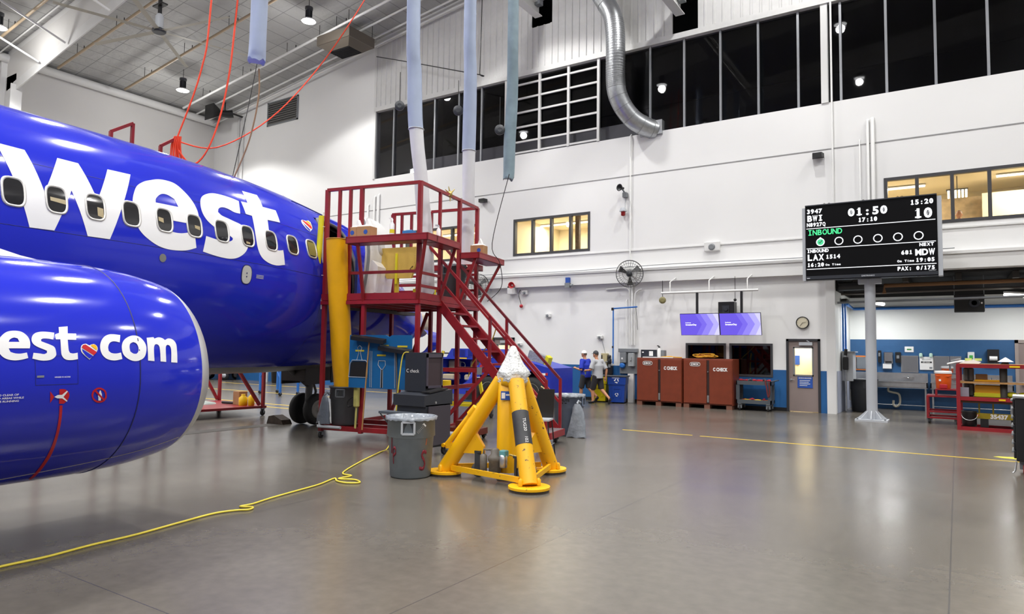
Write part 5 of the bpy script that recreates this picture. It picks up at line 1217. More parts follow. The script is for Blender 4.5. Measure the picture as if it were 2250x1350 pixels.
for i, f in enumerate(F):
    d = (f-JC); L = d.length; d.normalize(); e = V3((-d.y, d.x, 0))
    foot = d*(L-.02)+V3((0, 0, .07)); top = d*.16+V3((0, 0, 1.36))
    m = mb(); q = top.lerp(foot, .02)
    if i == 1:
        m.tube([top, top.lerp(foot, .33)], .112, 20); m.tube([top.lerp(foot, .63), foot], .112, 20); lg = m.build('leg', YELW, t, 'yellow leg with a black sleeve')
        m = mb(); m.tube([top.lerp(foot, .32), top.lerp(foot, .64)], .114, 20); sl = m.build('black_sleeve', mat('sleeve_black', (.035, .036, .04), .5, noise=.3, nscale=7), lg)
        ax = (foot-top).normalized(); m = mb(); view = V3((.80, -.6, 0)); view = (view-ax*view.dot(ax)).normalized(); sd = ax.cross(view)
        vs, fs, w = text2d('TUG20    102', .0); kk = .34/w
        def lp(a, b):
            al = top.lerp(foot, .40)+ax*(a*kk); th = (b*kk-.02)/.115; return al+view*(.1165*cos(th))-sd*(.1165*sin(th))
        m.add([lp(a, b) for a, b in vs], fs, False); m.build('stencil', PAPERW, sl)
    else:
        m.tube([top, foot], .112, 20); lg = m.build('leg', YEL if i == 0 else YELW, t)
    m = mb(); n = 28
    m.add([(foot.x+(cos(2*pi*j/n)*.21*abs(d.x)+cos(2*pi*j/n)*.15*abs(d.y)), foot.y+sin(2*pi*j/n)*(.15*abs(d.x)+.21*abs(d.y)), z) for z in (.0, .035) for j in range(n)], [tuple(range(n-1, -1, -1)), tuple(range(n, 2*n))]+[(j, (j+1) % n, n+(j+1) % n, n+j) for j in range(n)]); m.build('foot_base', mat('rusty_base', (.06, .045, .035), .6), t)
    m = mb(); m.add([(foot.x+(cos(2*pi*j/n)*.22*abs(d.x)+cos(2*pi*j/n)*.16*abs(d.y)), foot.y+sin(2*pi*j/n)*(.16*abs(d.x)+.22*abs(d.y)), z) for z in (.035, .065) for j in range(n)], [tuple(range(n-1, -1, -1)), tuple(range(n, 2*n))]+[(j, (j+1) % n, n+(j+1) % n, n+j) for j in range(n)]); fp = m.build('foot_pad', YELW, t)
    m = mb()
    for s in (-1, 1): m.lathe([(.028, 0), (.03, .07), (.015, .09)], foot+e*s*.12+d*.02, (0, 0, 1), 10)
    m.build('pin', YELW, fp)
    # caster bracket on the inner side of the leg
    a = top.lerp(foot, .58); b = top.lerp(foot, .80); ins = -d
    m = mb(); P = [a+ins*.06, a+ins*.12, b+ins*.42+V3((0, 0, .10)), b+ins*.42, b+ins*.02]
    n = len(P); m.add([p+e*s*.045 for s in (-1, 1) for p in P], [tuple(range(n-1, -1, -1)), tuple(range(n, 2*n))]+[(j, (j+1) % n, n+(j+1) % n, n+j) for j in range(n)]); m.build('wheel_bracket', YEL, t)
    wc = b+ins*.34; wc.z = .105
    m = mb()
    for s in (-1, 1): m.bar(wc+e*s*.05+V3((0, 0, 0)), wc+e*s*.05+V3((0, 0, .24)), .012, .09, d)
    m.box(wc.x-.06, wc.x+.06, wc.y-.06, wc.y+.06, .34, .37); cb = m.build('caster_fork', GREYD, t)
    m = mb(); m.lathe([(.001, -.03), (.06, -.032), (.1, -.028), (.105, 0), (.1, .028), (.06, .032), (.001, .03)], wc, e, 20); m.build('wheel', mat('grey_tire', (.09, .09, .09), .6), cb)
for i in range(3):
    a = F[i]-JC; b = F[(i+1) % 3]-JC; k = (b-a).normalized()
    m = mb(); m.bar(a+k*.17+V3((0, 0, .12)), b-k*.17+V3((0, 0, .12)), .035, .07); m.build('tie_bar', YELW, t)
m = mb(); d0 = (F[0]-JC).normalized(); e0 = V3((-d0.y, d0.x, 0)); 
A = d0*.53+V3((0, 0, .86))-V3((.08, .03, 0)); B = d0*.86+V3((-.1, -.03, .42)); m.tube([A, B], .04, 12); m.tube([A+(A-B)*.18+V3((.03, 0, .03)), A], .06, 12); m.build('hand_pump', YEL, t)
m = mb(); m.bar(B, d0*.66+V3((0, 0, .42)), .08, .08); m.tube([B+V3((-.03, -.05, 0)), B+V3((-.03, .05, 0))], .03, 8); m.build('pump_lug', YEL, t)
G = V3((-.10, -.27, 0))
m = mb(); m.lathe([(.06, .10), (.085, .13), (.085, .26), (.10, .28), (.10, .33), (.06, .36), (.06, .42), (.04, .44)], G, n=18)
m.lathe([(.045, .12), (.05, .13), (.05, .34), (.025, .36)], G+V3((-.15, -.06, 0)), n=14); m.tube([G+V3((-.15, -.06, .36)), G+V3((-.15, -.06, .42)), G+V3((0, 0, .42))], .014, 8); m.tube([G+V3((0, 0, .1)), G+V3((.05, 0, .03)), G+V3((.4, .02, .06))], .025, 8)
m.build('hydraulic_pump', mat('pump_grey', '6A645C', .45, noise=.2, nscale=20), t)
m = mb(); m.lathe([(.05, .2), (.055, .21), (.055, .36), (.03, .38)], G+V3((.15, -.02, 0)), n=12); m.build('filter_bowl', STEEL, t); m = mb(); m.box(G.x+.10, G.x+.20, G.y-.06, G.y+.04, .34, .43, .01); m.build('filter_head', mat('teal_head', '5E9AA0', .5), t)
m = mb(); m.tube([G+V3((.25, -.02, .38)), G+V3((.38, 0, .36))], .015, 6); m.build('brass_fitting', BRS, t)
# ---------------- cords on the floor and from the roof
C_ = [(-6.40, 1.6), (-6.43, 2.47), (-6.42, 2.8), (-6.48, 3.18), (-6.5, 3.58), (-6.60, 4.11), (-6.66, 4.5), (-6.60, 4.72), (-6.52, 4.82), (-6.58, 4.92), (-6.72, 4.86), (-6.72, 5.02), (-6.80, 5.3), (-6.88, 5.69), (-6.98, 6.2), (-7.14, 6.62), (-6.98, 6.52), (-6.78, 6.5), (-6.66, 6.62), (-6.85, 6.72), (-7.08, 6.64), (-7.1, 6.9), (-7.36, 6.98), (-7.84, 7.78), (-8.3, 8.7), (-8.5, 9.1)]
pts = [(x, y, .014) for x, y in C_]+[(-8.52, 9.28, .25), (-8.50, 9.3, .6), (-8.46, 9.32, 1.2), (-8.4, 9.34, 1.66), (-8.28, 9.36, 1.72)]
world_solo('extension_cord', mb().tube(dense(pts, 5), .0115, 6), ROPEY, 'yellow extension cord snaking over the floor from the lower left to the stand', 'cord')
def cable(name, label, pts, r, mt, cat='cable', k=6, flat=None): return world_solo(name, mb().tube(dense(pts, k), r, 6, flat=flat), mt, label, cat)
cable('yellow_hose', 'yellow hose looped down the stair-side post of the stand behind the kiosk', [on_stand(2.28, .78, 1.75), on_stand(2.22, .75, 1.5), on_stand(2.2, .75, 1.1), on_stand(2.22, .76, .5), on_stand(2.25, .8, .28)], .03, ROPEY)
cable('droop_cord', 'yellow cord slanting between the stair support posts', [on_stand(3.0, 1.75, 2.3), on_stand(2.8, 1.9, 1.95), on_stand(2.35, 2.0, 1.5), on_stand(2.2, 2.1, 1.2)], .012, ROPEY)
cable('thin_cable', 'thin black cable hanging from the grey sleeve to the right work shelf', [(-7.66, 11.62, 5.4), on_stand(2.62, 2.3, 4.1), on_stand(2.68, 2.6, 3.7), on_stand(2.6, 2.9, 3.2), on_stand(2.35, 2.7, 2.86)], .008, BLACK)
cable('thin_cable', 'thin black cable dropping from the roof onto the fuselage crown', [(-12.0, 9.4, 16.2), (-12.15, 9.0, 9.2), (-12.3, 8.4, 5.06)], .008, BLACK)
cable('brown_rope', 'brown rope hanging from the shortest sleeve down behind the fuselage', [(-11.95, 8.7, 7.5), (-12.0, 8.75, 6.9), (-12.2, 8.7, 6.0), (-12.45, 8.5, 5.1)], .016, mat('rope_brown', '9A7A5A', .7))
# red rails behind the fuselage crown with the orange straps tied on
t = thing('crown_stand', 'red work stand on the far side of the fuselage, only its rail tops showing', 'stand', (-14.4, 8.0, 0), RAD(5.5))
for x, y, z0, z1 in ((0, -.55, .3, 6.4), (0, .5, .3, 6.4), (0, -1.0, .3, 6.1), (0, .1, .3, 6.1)): mb().bar((x, y, z0), (x, y, z1), .06).build('post', RED, t)
for p, q in (((0, -.55, 6.4), (0, -1.0, 6.1)), ((0, .5, 6.4), (0, .1, 6.1)), ((0, -1, .3), (0, .5, .3)), ((-1, -1, .3), (-1, .5, .3)), ((0, -1, .3), (-1, -1, .3)), ((0, .5, .3), (-1, .5, .3))): mb().bar(p, q, .06).build('rail', RED, t)
KN = V3((-14.4, 8.45, 6.3))
cable('lift_strap', 'orange strap hanging nearly straight, left of the pair by the fan', [(-13.3, 8.7, 16.4), (-13.52, 8.58, 9.4), (-13.75, 8.55, 7.8), KN+V3((.03, 0, .1))], .023, ORANGE, 'strap', 6, (1, .4, 1))
cable('lift_strap', 'orange strap curving down right of the straight one', [(-12.7, 9.1, 16.4), (-13.05, 8.9, 9.4), (-13.25, 8.85, 7.4), (-13.6, 8.75, 6.2), (-14.0, 8.6, 5.75), KN+V3((0, 0, -.15))], .023, ORANGE, 'strap', 6, (1, .4, 1))
cable('lift_strap', 'orange strap swooping across to the roof grille', [(-10.3, 10.7, 10.4), (-10.9, 10.4, 9.2), (-11.7, 10.0, 7.9), (-12.6, 9.5, 6.8), (-13.6, 8.9, 6.15), KN], .016, ORANGE, 'strap', 6, (1, .4, 1))
m = mb()
for k in range(5): m.tube(dense([KN+V3((.02*k, .02*k-.04, .1)), KN+V3((.03*k-.05, .03*k-.08, -.1)), KN+V3((.02*k-.03, .05*k-.1, -.42))], 4), .022, 6)
world_solo('strap_bundle', m, ORANGE, 'bundle of orange strap ends knotted on the red rail at the fuselage crown', 'strap')
# fabric sleeves hanging from the roof
def sleeve(label, pts, r, mt, split=None, mt2=None, ragged=True):
    c = V3(pts[-1]); t = thing('hose_sleeve', label, 'sleeve', c, 0, 'fabric hose sleeves hanging from the roof')
    P = [p-c for p in dense(pts, 8)]; n = 22
    def seg(P_, mt_, nm, seed, end=False):
        m = MB(); vs = []
        for k, p in enumerate(P_):
            for j in range(n):
                a = 2*pi*j/n; w = r*(1+.05*sin(2*a+seed+k*.25)+.03*sin(5*a+k*.6)); dz = (.03*sin(3*a)+.02*sin(7*a)) if (end and k == len(P_)-1) else 0
                vs.append((p.x+cos(a)*w, p.y+sin(a)*w, p.z+dz))
        m.add(vs, [(k*n+j, k*n+(j+1) % n, (k+1)*n+(j+1) % n, (k+1)*n+j) for k in range(len(P_)-1) for j in range(n)], True); m.add(vs[-n:], [tuple(range(n))]); return m.build(nm, mt_, t)
    if split:
        i = next(k for k, p in enumerate(P) if p.z+c.z < split); seg(P[:i+1], mt, 'upper_sleeve', 1); seg(P[i:], mt2, 'lower_sleeve', 2, True)
        m = mb(); m.tube([P[i]+V3((cos(a)*r*1.06, sin(a)*r*1.06, 0)) for a in [q*pi/12 for q in range(25)]], .012, 5); m.build('joint_seam', LGREY, t)
    else: seg(P, mt, 'sleeve_tube', 1, True)
    return t
s1 = sleeve('pale blue and white sleeve hanging behind the corner post of the stand', [(-9.25, 10.3, 16.6), (-9.2, 10.3, 9.0), (-9.22, 10.4, 7.4), (-9.2, 10.45, 6.4), (-9.12, 10.55, 5.3), (-9.06, 10.62, 4.4), (-9.0, 10.66, 3.6), (-8.98, 10.68, 2.9)], .145, SLEEVE, 6.3, SLEEVEW)
s2 = sleeve('straight pale blue and white sleeve hanging right of the corner post', [(-9.3, 12.4, 17), (-9.36, 12.44, 9.9), (-9.4, 12.55, 8.2), (-9.46, 12.63, 6.4), (-9.5, 12.7, 5.0), (-9.55, 12.76, 3.4)], .15, SLEEVE, 6.43, SLEEVEW)
s3 = sleeve('grey-green flattened sleeve ending above the stair', [(-7.7, 11.7, 17), (-7.72, 11.77, 9.2), (-7.76, 11.85, 7.5), (-7.84, 11.9, 6.2), (-7.88, 11.93, 5.4)], .12, SLEEVEG)
s4 = sleeve('shortest pale blue sleeve with an open end, over the fuselage', [(-11.75, 8.5, 16.4), (-11.8, 8.55, 8.9), (-11.88, 8.58, 7.6)], .17, SLEEVE)
def reel(loc, label, r=.09):
    t = thing('pulley_weight', label, 'pulley', loc, RAD(33), 'pulley weights on the sleeves')
    m = mb(); m.lathe([(.03, -.02), (r*.55, -.03), (r*.6, -.02), (r*.95, -.035), (r, 0), (r*.95, .035), (r*.6, .02), (r*.55, .03), (.03, .02)], (0, 0, 0), (0, 1, 0), 22); m.build('disc', GREYD, t)
    m = mb(); m.tube([(0, 0, r), (0, 0, r+.6)], .008, 5); m.build('hook_line', BLACK, t)
reel((-9.42, 10.2, 6.72), 'grey disc weight on the side of the bent sleeve', .10); reel((-9.66, 12.45, 7.35), 'grey disc weight on the side of the straight sleeve', .12)
reel((-8.0, 11.75, 6.42), 'narrow disc weight on the side of the grey-green sleeve', .11)
cable('brace_rod', 'thin dark rod slanting from the roof grille to the first sleeve', [(-21.2, 21.4, 14.6), (-18.5, 21.2, 13.6), (-15.3, 21.0, 12.4), (-15.28, 21.0, 12.45), (-15.25, 21.0, 13.5), (-15.2, 21.0, roof_z(-15.2))], .02, BLACK, 'rod')
# ================================================================ departure screen on its post
SY = 20.6
t = thing('departure_screen', 'large black LED flight status board with white digits on the grey post', 'screen', (-1.97, 21.0, 3.85), 0)
o = V3((-1.97, 21.0, 3.85))
def bb(m, x0, x1, y0, y1, z0, z1): return m.box(x0-o.x, x1-o.x, y0-o.y, y1-o.y, z0-o.z, z1-o.z)
m = mb(); bb(m, -3.52, -.37, SY, SY+.06, 3.87, 5.95); m.build('display_face', mat('led_black', (.003, .003, .004), .7, spec=.12), t)
m = mb(); bb(m, -3.54, -.36, SY+.06, SY+.32, 3.85, 5.96); m.build('housing', CHAR, t)
m = mb(); bb(m, -3.62, -3.54, SY+.05, SY+.34, 3.84, 5.91); m.build('side_fin', LGREY, t); m = mb(); bb(m, -.36, -.26, SY+.02, SY+.34, 3.84, 5.91); m.build('side_fin', LGREY, t)
m = mb(); bb(m, -3.52, -.37, SY-.01, SY+.02, 3.87, 3.96); bb(m, -3.53, -.36, SY-.015, SY+.06, 5.94, 5.97); m.build('bezel', CHAR, t)
LEDW = emission('led_white', (.93, .95, 1), 1.5); LEDG = emission('led_green', (.10, .95, .35), 1.1)
YF = SY-.012
m = mb()
def led(m, tx, x0, x1, z, h, bold=.04): put_text(m, tx, h, V3((x0, YF, z))-o, bold=bold, mono=.62, wid=x1-x0)
def led_slash(tx, x0, x1, z, h):
    p = (x1-x0)/len(tx)
    for i, ch in enumerate(tx):
        if ch in '1I':
            c = V3((x0+p*(i+.5), YF, z))-o; q = .32*p; m.box(c.x-q, c.x+q, c.y-.003, c.y+.003, c.z, c.z+.15*h)
            if ch == 'I': m.box(c.x-q, c.x+q, c.y-.003, c.y+.003, c.z+.87*h, c.z+1.02*h)
            else: m.bar(c+V3((-q*.9, 0, .78*h)), c+V3((0, 0, .95*h)), .006, .13*h, (0, 1, 0))
        if ch == '0': c = V3((x0+p*(i+.5), YF, z+h*.5))-o; m.bar(c+V3((-.02*h, 0, -.2*h)), c+V3((.02*h, 0, .2*h)), .006, .12*h, (0, 1, 0))
for a in (('3947', -3.49, -3.08, 5.73, .115), ('BWI', -3.48, -3.06, 5.51, .16), ('N8927Q', -3.49, -3.0, 5.36, .10), ('01:50', -2.45, -1.47, 5.57, .20), ('17:10', -2.19, -1.72, 5.385, .11), ('15:20', -.96, -.43, 5.73, .12), ('10', -.89, -.45, 5.37, .24), ('INBOUND', -3.49, -2.93, 4.62, .085), ('LAX', -3.49, -3.05, 4.40, .165), ('1514', -3.01, -2.64, 4.43, .105), ('16:20', -3.49, -3.05, 4.225, .10), ('On Time', -3.02, -2.63, 4.235, .05), ('NEXT', -.77, -.44, 4.625, .08), ('681', -1.19, -.92, 4.43, .10), ('MDW', -.87, -.42, 4.39, .155), ('On Time', -1.28, -.89, 4.23, .055), ('19:05', -.86, -.43, 4.22, .095), ('PAX: 0/175', -1.28, -.43, 4.01, .095)): led(m, *a); led_slash(*a)
m.build('white_digits', LEDW, t)
m = mb(); led(m, 'INBOUND', -3.47, -2.58, 5.11, .15, .02); led_slash('INBOUND', -3.47, -2.58, 5.11, .15); m.build('green_word', LEDG, t)
m = mb()
for z in (5.30, 4.735, 4.155): m.box(-3.5-o.x, -.4-o.x, YF-o.y-.002, YF-o.y+.003, z-.008-o.z, z+.008-o.z)
m.build('divider_line', LEDW, t)
def annulus(m, c, r0, r1, n=28):
    m.add([(c.x+cos(2*pi*j/n)*r, c.y, c.z+sin(2*pi*j/n)*r) for r in (r0, r1) for j in range(n)], [(j, (j+1) % n, n+(j+1) % n, n+j) for j in range(n)])
m = mb()
for x in (-2.67, -2.2, -1.72, -1.25, -.78): annulus(m, V3((x, YF, 4.905))-o, .088, .112)
annulus(m, V3((-3.14, YF, 4.905))-o, .085, .11); m.add([V3((x, YF, z))-o for x, z in ((-3.21, 4.985), (-3.07, 4.985), (-3.14, 5.045))], [(0, 1, 2)])
m.build('status_ring', LEDW, t)
m = mb(); c = V3((-3.14, YF+.003, 4.905))-o; m.add([(c.x+cos(2*pi*j/24)*.086, c.y, c.z+sin(2*pi*j/24)*.086) for j in range(24)], [tuple(range(24))]); m.build('green_dot', emission('led_green_dot', (.12, .85, .40), .85), t)
m = mb(); m.prism([(-.045, .0), (-.015, -.045), (.05, .04), (.035, .052), (-.015, -.02), (-.032, .012)], lambda a, b, k: (c.x+a, c.y+k, c.z+b), -.006, -.003); m.build('tick_mark', BLACK, t)
m = mb(); put_text(m, 'DAKTRONICS', .035, V3((-1.97, SY-.018, 3.895))-o, align='c', bold=.04); put_text(m, 'GALAXY', .03, V3((-.40, SY-.018, 3.97))-o, align='r', bold=.02, shear=.2); m.box(-3.5-o.x, -3.42-o.x, SY-.02-o.y, SY-.015-o.y, .035, .06); m.build('maker_lettering', LGREY, t)
m = mb()
for x in (-3.05, -2.93, -2.07, -1.25, -1.15): m.tube([(x-o.x+cos(a)*.02, -.25, 2.12+.03+sin(a)*.02) for a in [i*pi/5 for i in range(11)]], .007, 5)
m.build('lifting_eye', BLACK, t)
t = thing('screen_post', 'thick grey steel post carrying the LED flight board', 'post', (-1.97, 21.0, 0), 0)
mb().lathe([(.135, .03), (.135, 3.84)], n=28).build('pipe', LGREY, t)
m = mb(); m.box(-.39, .39, -.36, .36, 0, .05); m.build('base_plate', LGREY, t)
m = mb()
for k in range(8):
    a = 2*pi*k/8; d = V3((cos(a), sin(a), 0)); e = V3((-sin(a), cos(a), 0))*.012
    P = [d*.13+V3((0, 0, .05)), d*.34+V3((0, 0, .05)), d*.34+V3((0, 0, .08)), d*.13+V3((0, 0, .28))]
    m.add([p+s*e for s in (-1, 1) for p in P], [(3, 2, 1, 0), (4, 5, 6, 7), (0, 1, 5, 4), (1, 2, 6, 5), (2, 3, 7, 6), (3, 0, 4, 7)])
m.build('gusset', LGREY, t)
m = mb(); m.box(-.28, .28, -.12, .12, 3.72, 3.85); m.build('top_bracket', LGREY, t)
m = mb()
for x in (-.33, .33):
    for y in (-.3, .3): m.lathe([(.025, .05), (.025, .085)], (x, y, 0), n=6)
m.build('anchor_nut', GREYM, t)
# ================================================================ wall-hung screens and fittings on the back wall
t = thing('screen_rail', 'white horizontal pipe rail with two black drop poles above the twin screens', 'rail', (-6.7, YW, 2.9), 0)
m = mb(); m.tube([(-1.55, -.75, .84), (1.58, -.75, .84)], .04, 10); m.build('rail_pipe', TRIMW, t)
m = mb()
for x in (-1.25, .05, 1.25): m.tube([(x, -.75, .84), (x, -.75, 1.2), (x, 0, 1.45)], .02, 6); m.box(x-.05, x+.05, -.04, 0, 1.4, 1.5)
m.build('rail_hanger', TRIMW, t)
for x in (-.34, 1.07): mb().box(x-.035, x+.035, -.78, -.72, -.1, .84).build('drop_pole', BLACK, t)
for k, (x0, lab) in enumerate(((-7.58, 'left of the twin purple-blue wall screens'), (-6.30, 'right of the twin purple-blue wall screens'))):
    t = thing('wall_screen', lab, 'screen', (x0+.635, 21.80, 2.68), 0, 'twin wall screens')
    tl = RAD(-13)
    def sp(x, y, z): return (x, y*cos(tl)-z*sin(tl)*-1*-1, z*cos(tl)+y*sin(tl)) if False else (x, y*cos(tl)+z*sin(tl), -y*sin(tl)+z*cos(tl))
    m = mb(); m.box(-.632, .632, 0, .06, -.355, .355); m.v = [sp(*v) for v in m.v]; m.build('case', BLACK, t)
    def quad(m, P, off=-.003): m.add([sp((a-.5)*1.245, off, (b-.5)*.69) for a, b in P], [tuple(range(len(P)))])
    m = mb(); quad(m, ((0, 0), (1, 0), (1, 1), (0, 1))); m.build('display', emission('screen_violet', (.155, .105, .74), 1.0), t)
    for i, (c, xs) in enumerate((((.20, .15, .80), .40), ((.29, .24, .86), .53), ((.46, .42, .93), .70), ((.66, .63, 1.0), .86))):
        m = mb(); w = .17 if i < 3 else .3
        P = [(xs, 1), (min(1, xs+w), 1), (min(1, xs+w+.16), .5), (min(1, xs+w), 0), (xs, 0), (min(1, xs+.16), .5)]
        m.add([sp((a-.5)*1.245, -.004-.001*i, (b-.5)*.69) for a, b in P], [(0, 1, 2, 5), (5, 2, 3, 4)]); m.build('chevron', emission('screen_chevron_%d' % i, c, 1.0), t)
    m = mb(); vs, fs, w = text2d('InvestorDay', .03); kk = .36/w; m.add([sp(-.46+a*kk, -.006, -.03+b*kk) for a, b in vs], fs, False); vs, fs, w = text2d('Southwest', .03); kk = .18/w; m.add([sp(-.46+a*kk, -.006, .045+b*kk) for a, b in vs], fs, False); m.build('lettering', emission('screen_white', (1, 1, 1), 1.2), t)
    mb().box(-.05, .3, .08, .13, -.15, .15).build('wall_mount', BLACK, t)
t = thing('wall_speaker', 'square black loudspeaker on the wall behind the twin screens', 'speaker', (-6.2, YW, 3.0), 0)
m = mb(); m.box(-.26, .25, -.42, -.1, .0, .42, .01); m.build('cabinet', BLACK, t); m = mb(); m.box(-.12, .1, -.44, -.42, .06, .3); m.lathe([(.07, 0), (.06, .03)], (0, -.44, .18), (0, -1, 0), 14); m.box(-.1, .1, -.1, 0, .15, .25); m.build('bracket', CHAR, t)
t = thing('wall_clock', 'round cream wall clock above the nearer taupe door', 'clock', (-3.98, YW-.005, 2.74), 0)
m = mb(); m.lathe([(.19, 0), (.19, .06), (.165, .06), (.165, .04)], ax=(0, -1, 0), n=28); m.build('rim', BLACK, t)
m = mb(); m.lathe([(.001, .052), (.168, .052)], ax=(0, -1, 0), n=28); m.build('dial', mat('clock_cream', 'D8D0B8', .5), t)
m = mb(); m.bar((0, -.058, 0), (-.07, -.058, -.10), .014, .004); m.bar((0, -.06, 0), (.1, -.06, .02), .01, .004)
for k in range(12): a = pi*k/6; m.bar((cos(a)*.135, -.055, sin(a)*.135), (cos(a)*.155, -.055, sin(a)*.155), .01, .003)
m.build('hands', BLACK, t)
# wall fans
def wall_fan(x, z, label, rz):
    t = thing('wall_fan', label, 'fan', (x, YW, z), 0, 'caged wall fans')
    c = V3((0, -.62, 0)); ax = V3((sin(rz), -cos(rz), -.05)).normalized(); u = ax.cross(V3((0, 0, 1))).normalized(); w = u.cross(ax)
    m = mb()
    for r, d in ((.46, 0), (.46, .09), (.36, .13), (.24, .15), (.12, .155)): m.tube([c+ax*d+(u*cos(a)+w*sin(a))*r for a in [i*pi/18 for i in range(37)]], .007 if r < .46 else .013, 5, caps=False)
    for k in range(30):
        a = 2*pi*k/30; e = u*cos(a)+w*sin(a); m.tube([c+ax*.155+e*.1, c+ax*.12+e*.38, c+ax*.09+e*.46, c+e*.46, c-ax*.09+e*.36, c-ax*.1+e*.1], .0035, 4)
    m.build('cage', mat('cage_grey', (.10, .10, .10), .45, metal=.4), t)
    m = mb(); m.lathe([(.001, .06), (.09, .05), (.11, -.15), (.08, -.25)], c, ax, 14); m.build('motor', GREYD, t)
    m = mb()
    for k in range(3):
        a = 2*pi*k/3+.3
        P = [c+(u*cos(a+s)+w*sin(a+s))*r+ax*q for r, s, q in ((.1, -.25, -.03), (.4, -.1, -.05), (.42, .45, .04), (.1, .35, .03))]; m.add(P+[p+ax*.006 for p in P], [(3, 2, 1, 0), (4, 5, 6, 7), (0, 1, 5, 4), (1, 2, 6, 5), (2, 3, 7, 6), (3, 0, 4, 7)])
    m.build('blade', mat('fan_blade_dark', (.06, .06, .06), .4), t)
    m = mb(); m.tube([c-ax*.15, c+V3((.05, .3, -.1)), (0.05, 0, -.1)], .035, 8); m.box(-.1, .2, -.03, 0, -.25, .05); m.build('bracket', TRIMW, t)
wall_fan(-9.45, 4.46, 'round caged wall fan above the blue air pipe, right of the stair', .45)
wall_fan(-15.9, 4.30, 'round caged wall fan partly behind the stand shelf brace', .3)
# speakers, horns and alarms
def small_speaker(x, z, label):
    t = thing('wall_speaker', label, 'speaker', (x, YW, z), 0, 'small black wall speakers')
    m = mb(); m.prism([(-.17, -.05), (-.13, -.26), (.13, -.26), (.17, -.05)], lambda a, b, c: (a, b, c), -.06, .08); m.build('cabinet', BLACK, t); m = mb(); m.tube([(0, -.1, 0), (.02, 0, .03)], .03, 8); m.build('bracket', GREYM, t)
small_speaker(-3.47, 7.86, 'small black speaker high on the wall above the flight board, casting a shadow')
small_speaker(-16.08, 7.81, 'small black speaker on the wall right of the upper stand rail')
t = thing('siren', 'black horn siren with grey box and red beacon below, on the conduit', 'siren', (-9.88, YW, 6.7), 0)
m = mb(); m.lathe([(.001, .02), (.04, .03), (.10, .11), (.13, .12), (.11, .08), (.04, 0), (.05, -.1), (.03, -.12)], (-.05, -.25, .9), (-.25, -1, 0), 20); m.build('horn', BLACK, t)
m = mb(); m.tube([(-.05, -.2, .88), (.03, -.08, .72)], .03, 8); m.box(-.06, .1, -.16, 0, .58, .76, .01); m.build('junction_box', GREYM, t)
m = mb(); m.tube([(.02, -.06, .58), (.02, -.08, .2)], .014, 6); m.lathe([(.08, .2), (.13, .1), (.13, .06)], (-.02, -.16, 0), n=16); m.build('beacon_base', LGREY, t)
m = mb(); m.lathe([(.08, .06), (.075, -.08), (.02, -.1)], (-.02, -.16, 0), n=16); m.build('red_lens', mat('red_lens', 'A01C20', .25), t)
t = thing('red_horn', 'red alarm horn on a white box under the wall ledge', 'horn', (-14.55, YW-.2, 4.05), 0)
m = mb(); m.lathe([(.001, .0), (.05, .03), (.11, .13), (.13, .14), (.12, .1), (.05, 0), (.06, -.1), (.04, -.14)], (.12, -.16, .22), (.15, -1, 0), 20); m.build('horn', mat('horn_red', 'B01C20', .4), t)
m = mb(); m.lathe([(.001, .05), (.035, .04), (.035, 0)], (.12, -.16, .22), (.15, -1, 0), 10); m.build('horn_tip', PAPERW, t)
m = mb(); m.box(-.22, .12, -.02, .18, -.1, .22, .01); m.build('back_box', TRIMW, t)
t = thing('blue_camera', 'blue-topped grey sensor box under the wall ledge, left of the wall fan', 'sensor', (-12.05, YW-.22, 4.1), 0)
m = mb(); m.box(-.08, .08, -.1, .02, .18, .38); m.build('cap', NAVYSIGN, t); m = mb(); m.box(-.1, .1, -.12, .02, 0, .18); m.tube([(.12, -.08, .08), (.22, -.08, .08)], .05, 8); m.build('body', GREYM, t)
t = thing('red_pull', 'small red pull handle hanging on a cable below the red horn', 'pull cord', (-14.2, YW-.08, 3.42), 0)
mb().ball((0, 0, .06), .07).build('handle', mat('pull_red', 'B0202C', .4), t); mb().tube(dense([(0, 0, .12), (-.12, 0, .5), (-.05, 0, .7)], 5), .012, 5).build('cord', BLACK, t)
for x, z, s, lab in ((-14.05, 4.0, .14, 'white wall fitting just right of the red alarm horn'), (-13.0, 3.1, .12, 'small white wall fitting below the middle of the ledge'), (-10.83, 2.28, .11, 'small white wall fitting above the two walkers'), (-6.75, 5.3, .26, 'white grilled wall fitting on the upper groove above the screens'), (-14.25, 2.0, .1, 'small white box right of the far taupe door')):
    t = thing('wall_fitting', lab, 'fitting', (x, YW, z), 0)
    mb().box(-s, s, -.12, 0, -s*.6, s*.6, .02).build('body', TRIMW, t); mb().lathe([(s*.45, 0), (s*.3, .06)], (0, -.12, -.1*s), (0, -1, 0), 12).build('lens', GREYM, t)
t = thing('cord_reel', 'olive round plug hanging on a cable left of the white rail', 'plug', (-8.4, YW-.25, 3.46), 0)
m = mb(); m.lathe([(.03, -.05), (.11, -.06), (.12, 0), (.11, .06), (.03, .05)], (0, 0, .08), (.4, -1, .0), 16); m.build('plug', mat('olive', '8A8258', .5), t); mb().tube([(0, 0, .18), (0, 0, .75)], .01, 5).build('cord', BLACK, t)
t = thing('plug_cord', 'short black plug dangling beside the right drop pole', 'plug', (-5.95, YW-.3, 3.42), 0)
mb().ball((0, 0, .06), .05).build('plug', BLACK, t); mb().tube([(0, 0, .1), (0, 0, .82)], .01, 5).build('cord', BLACK, t)
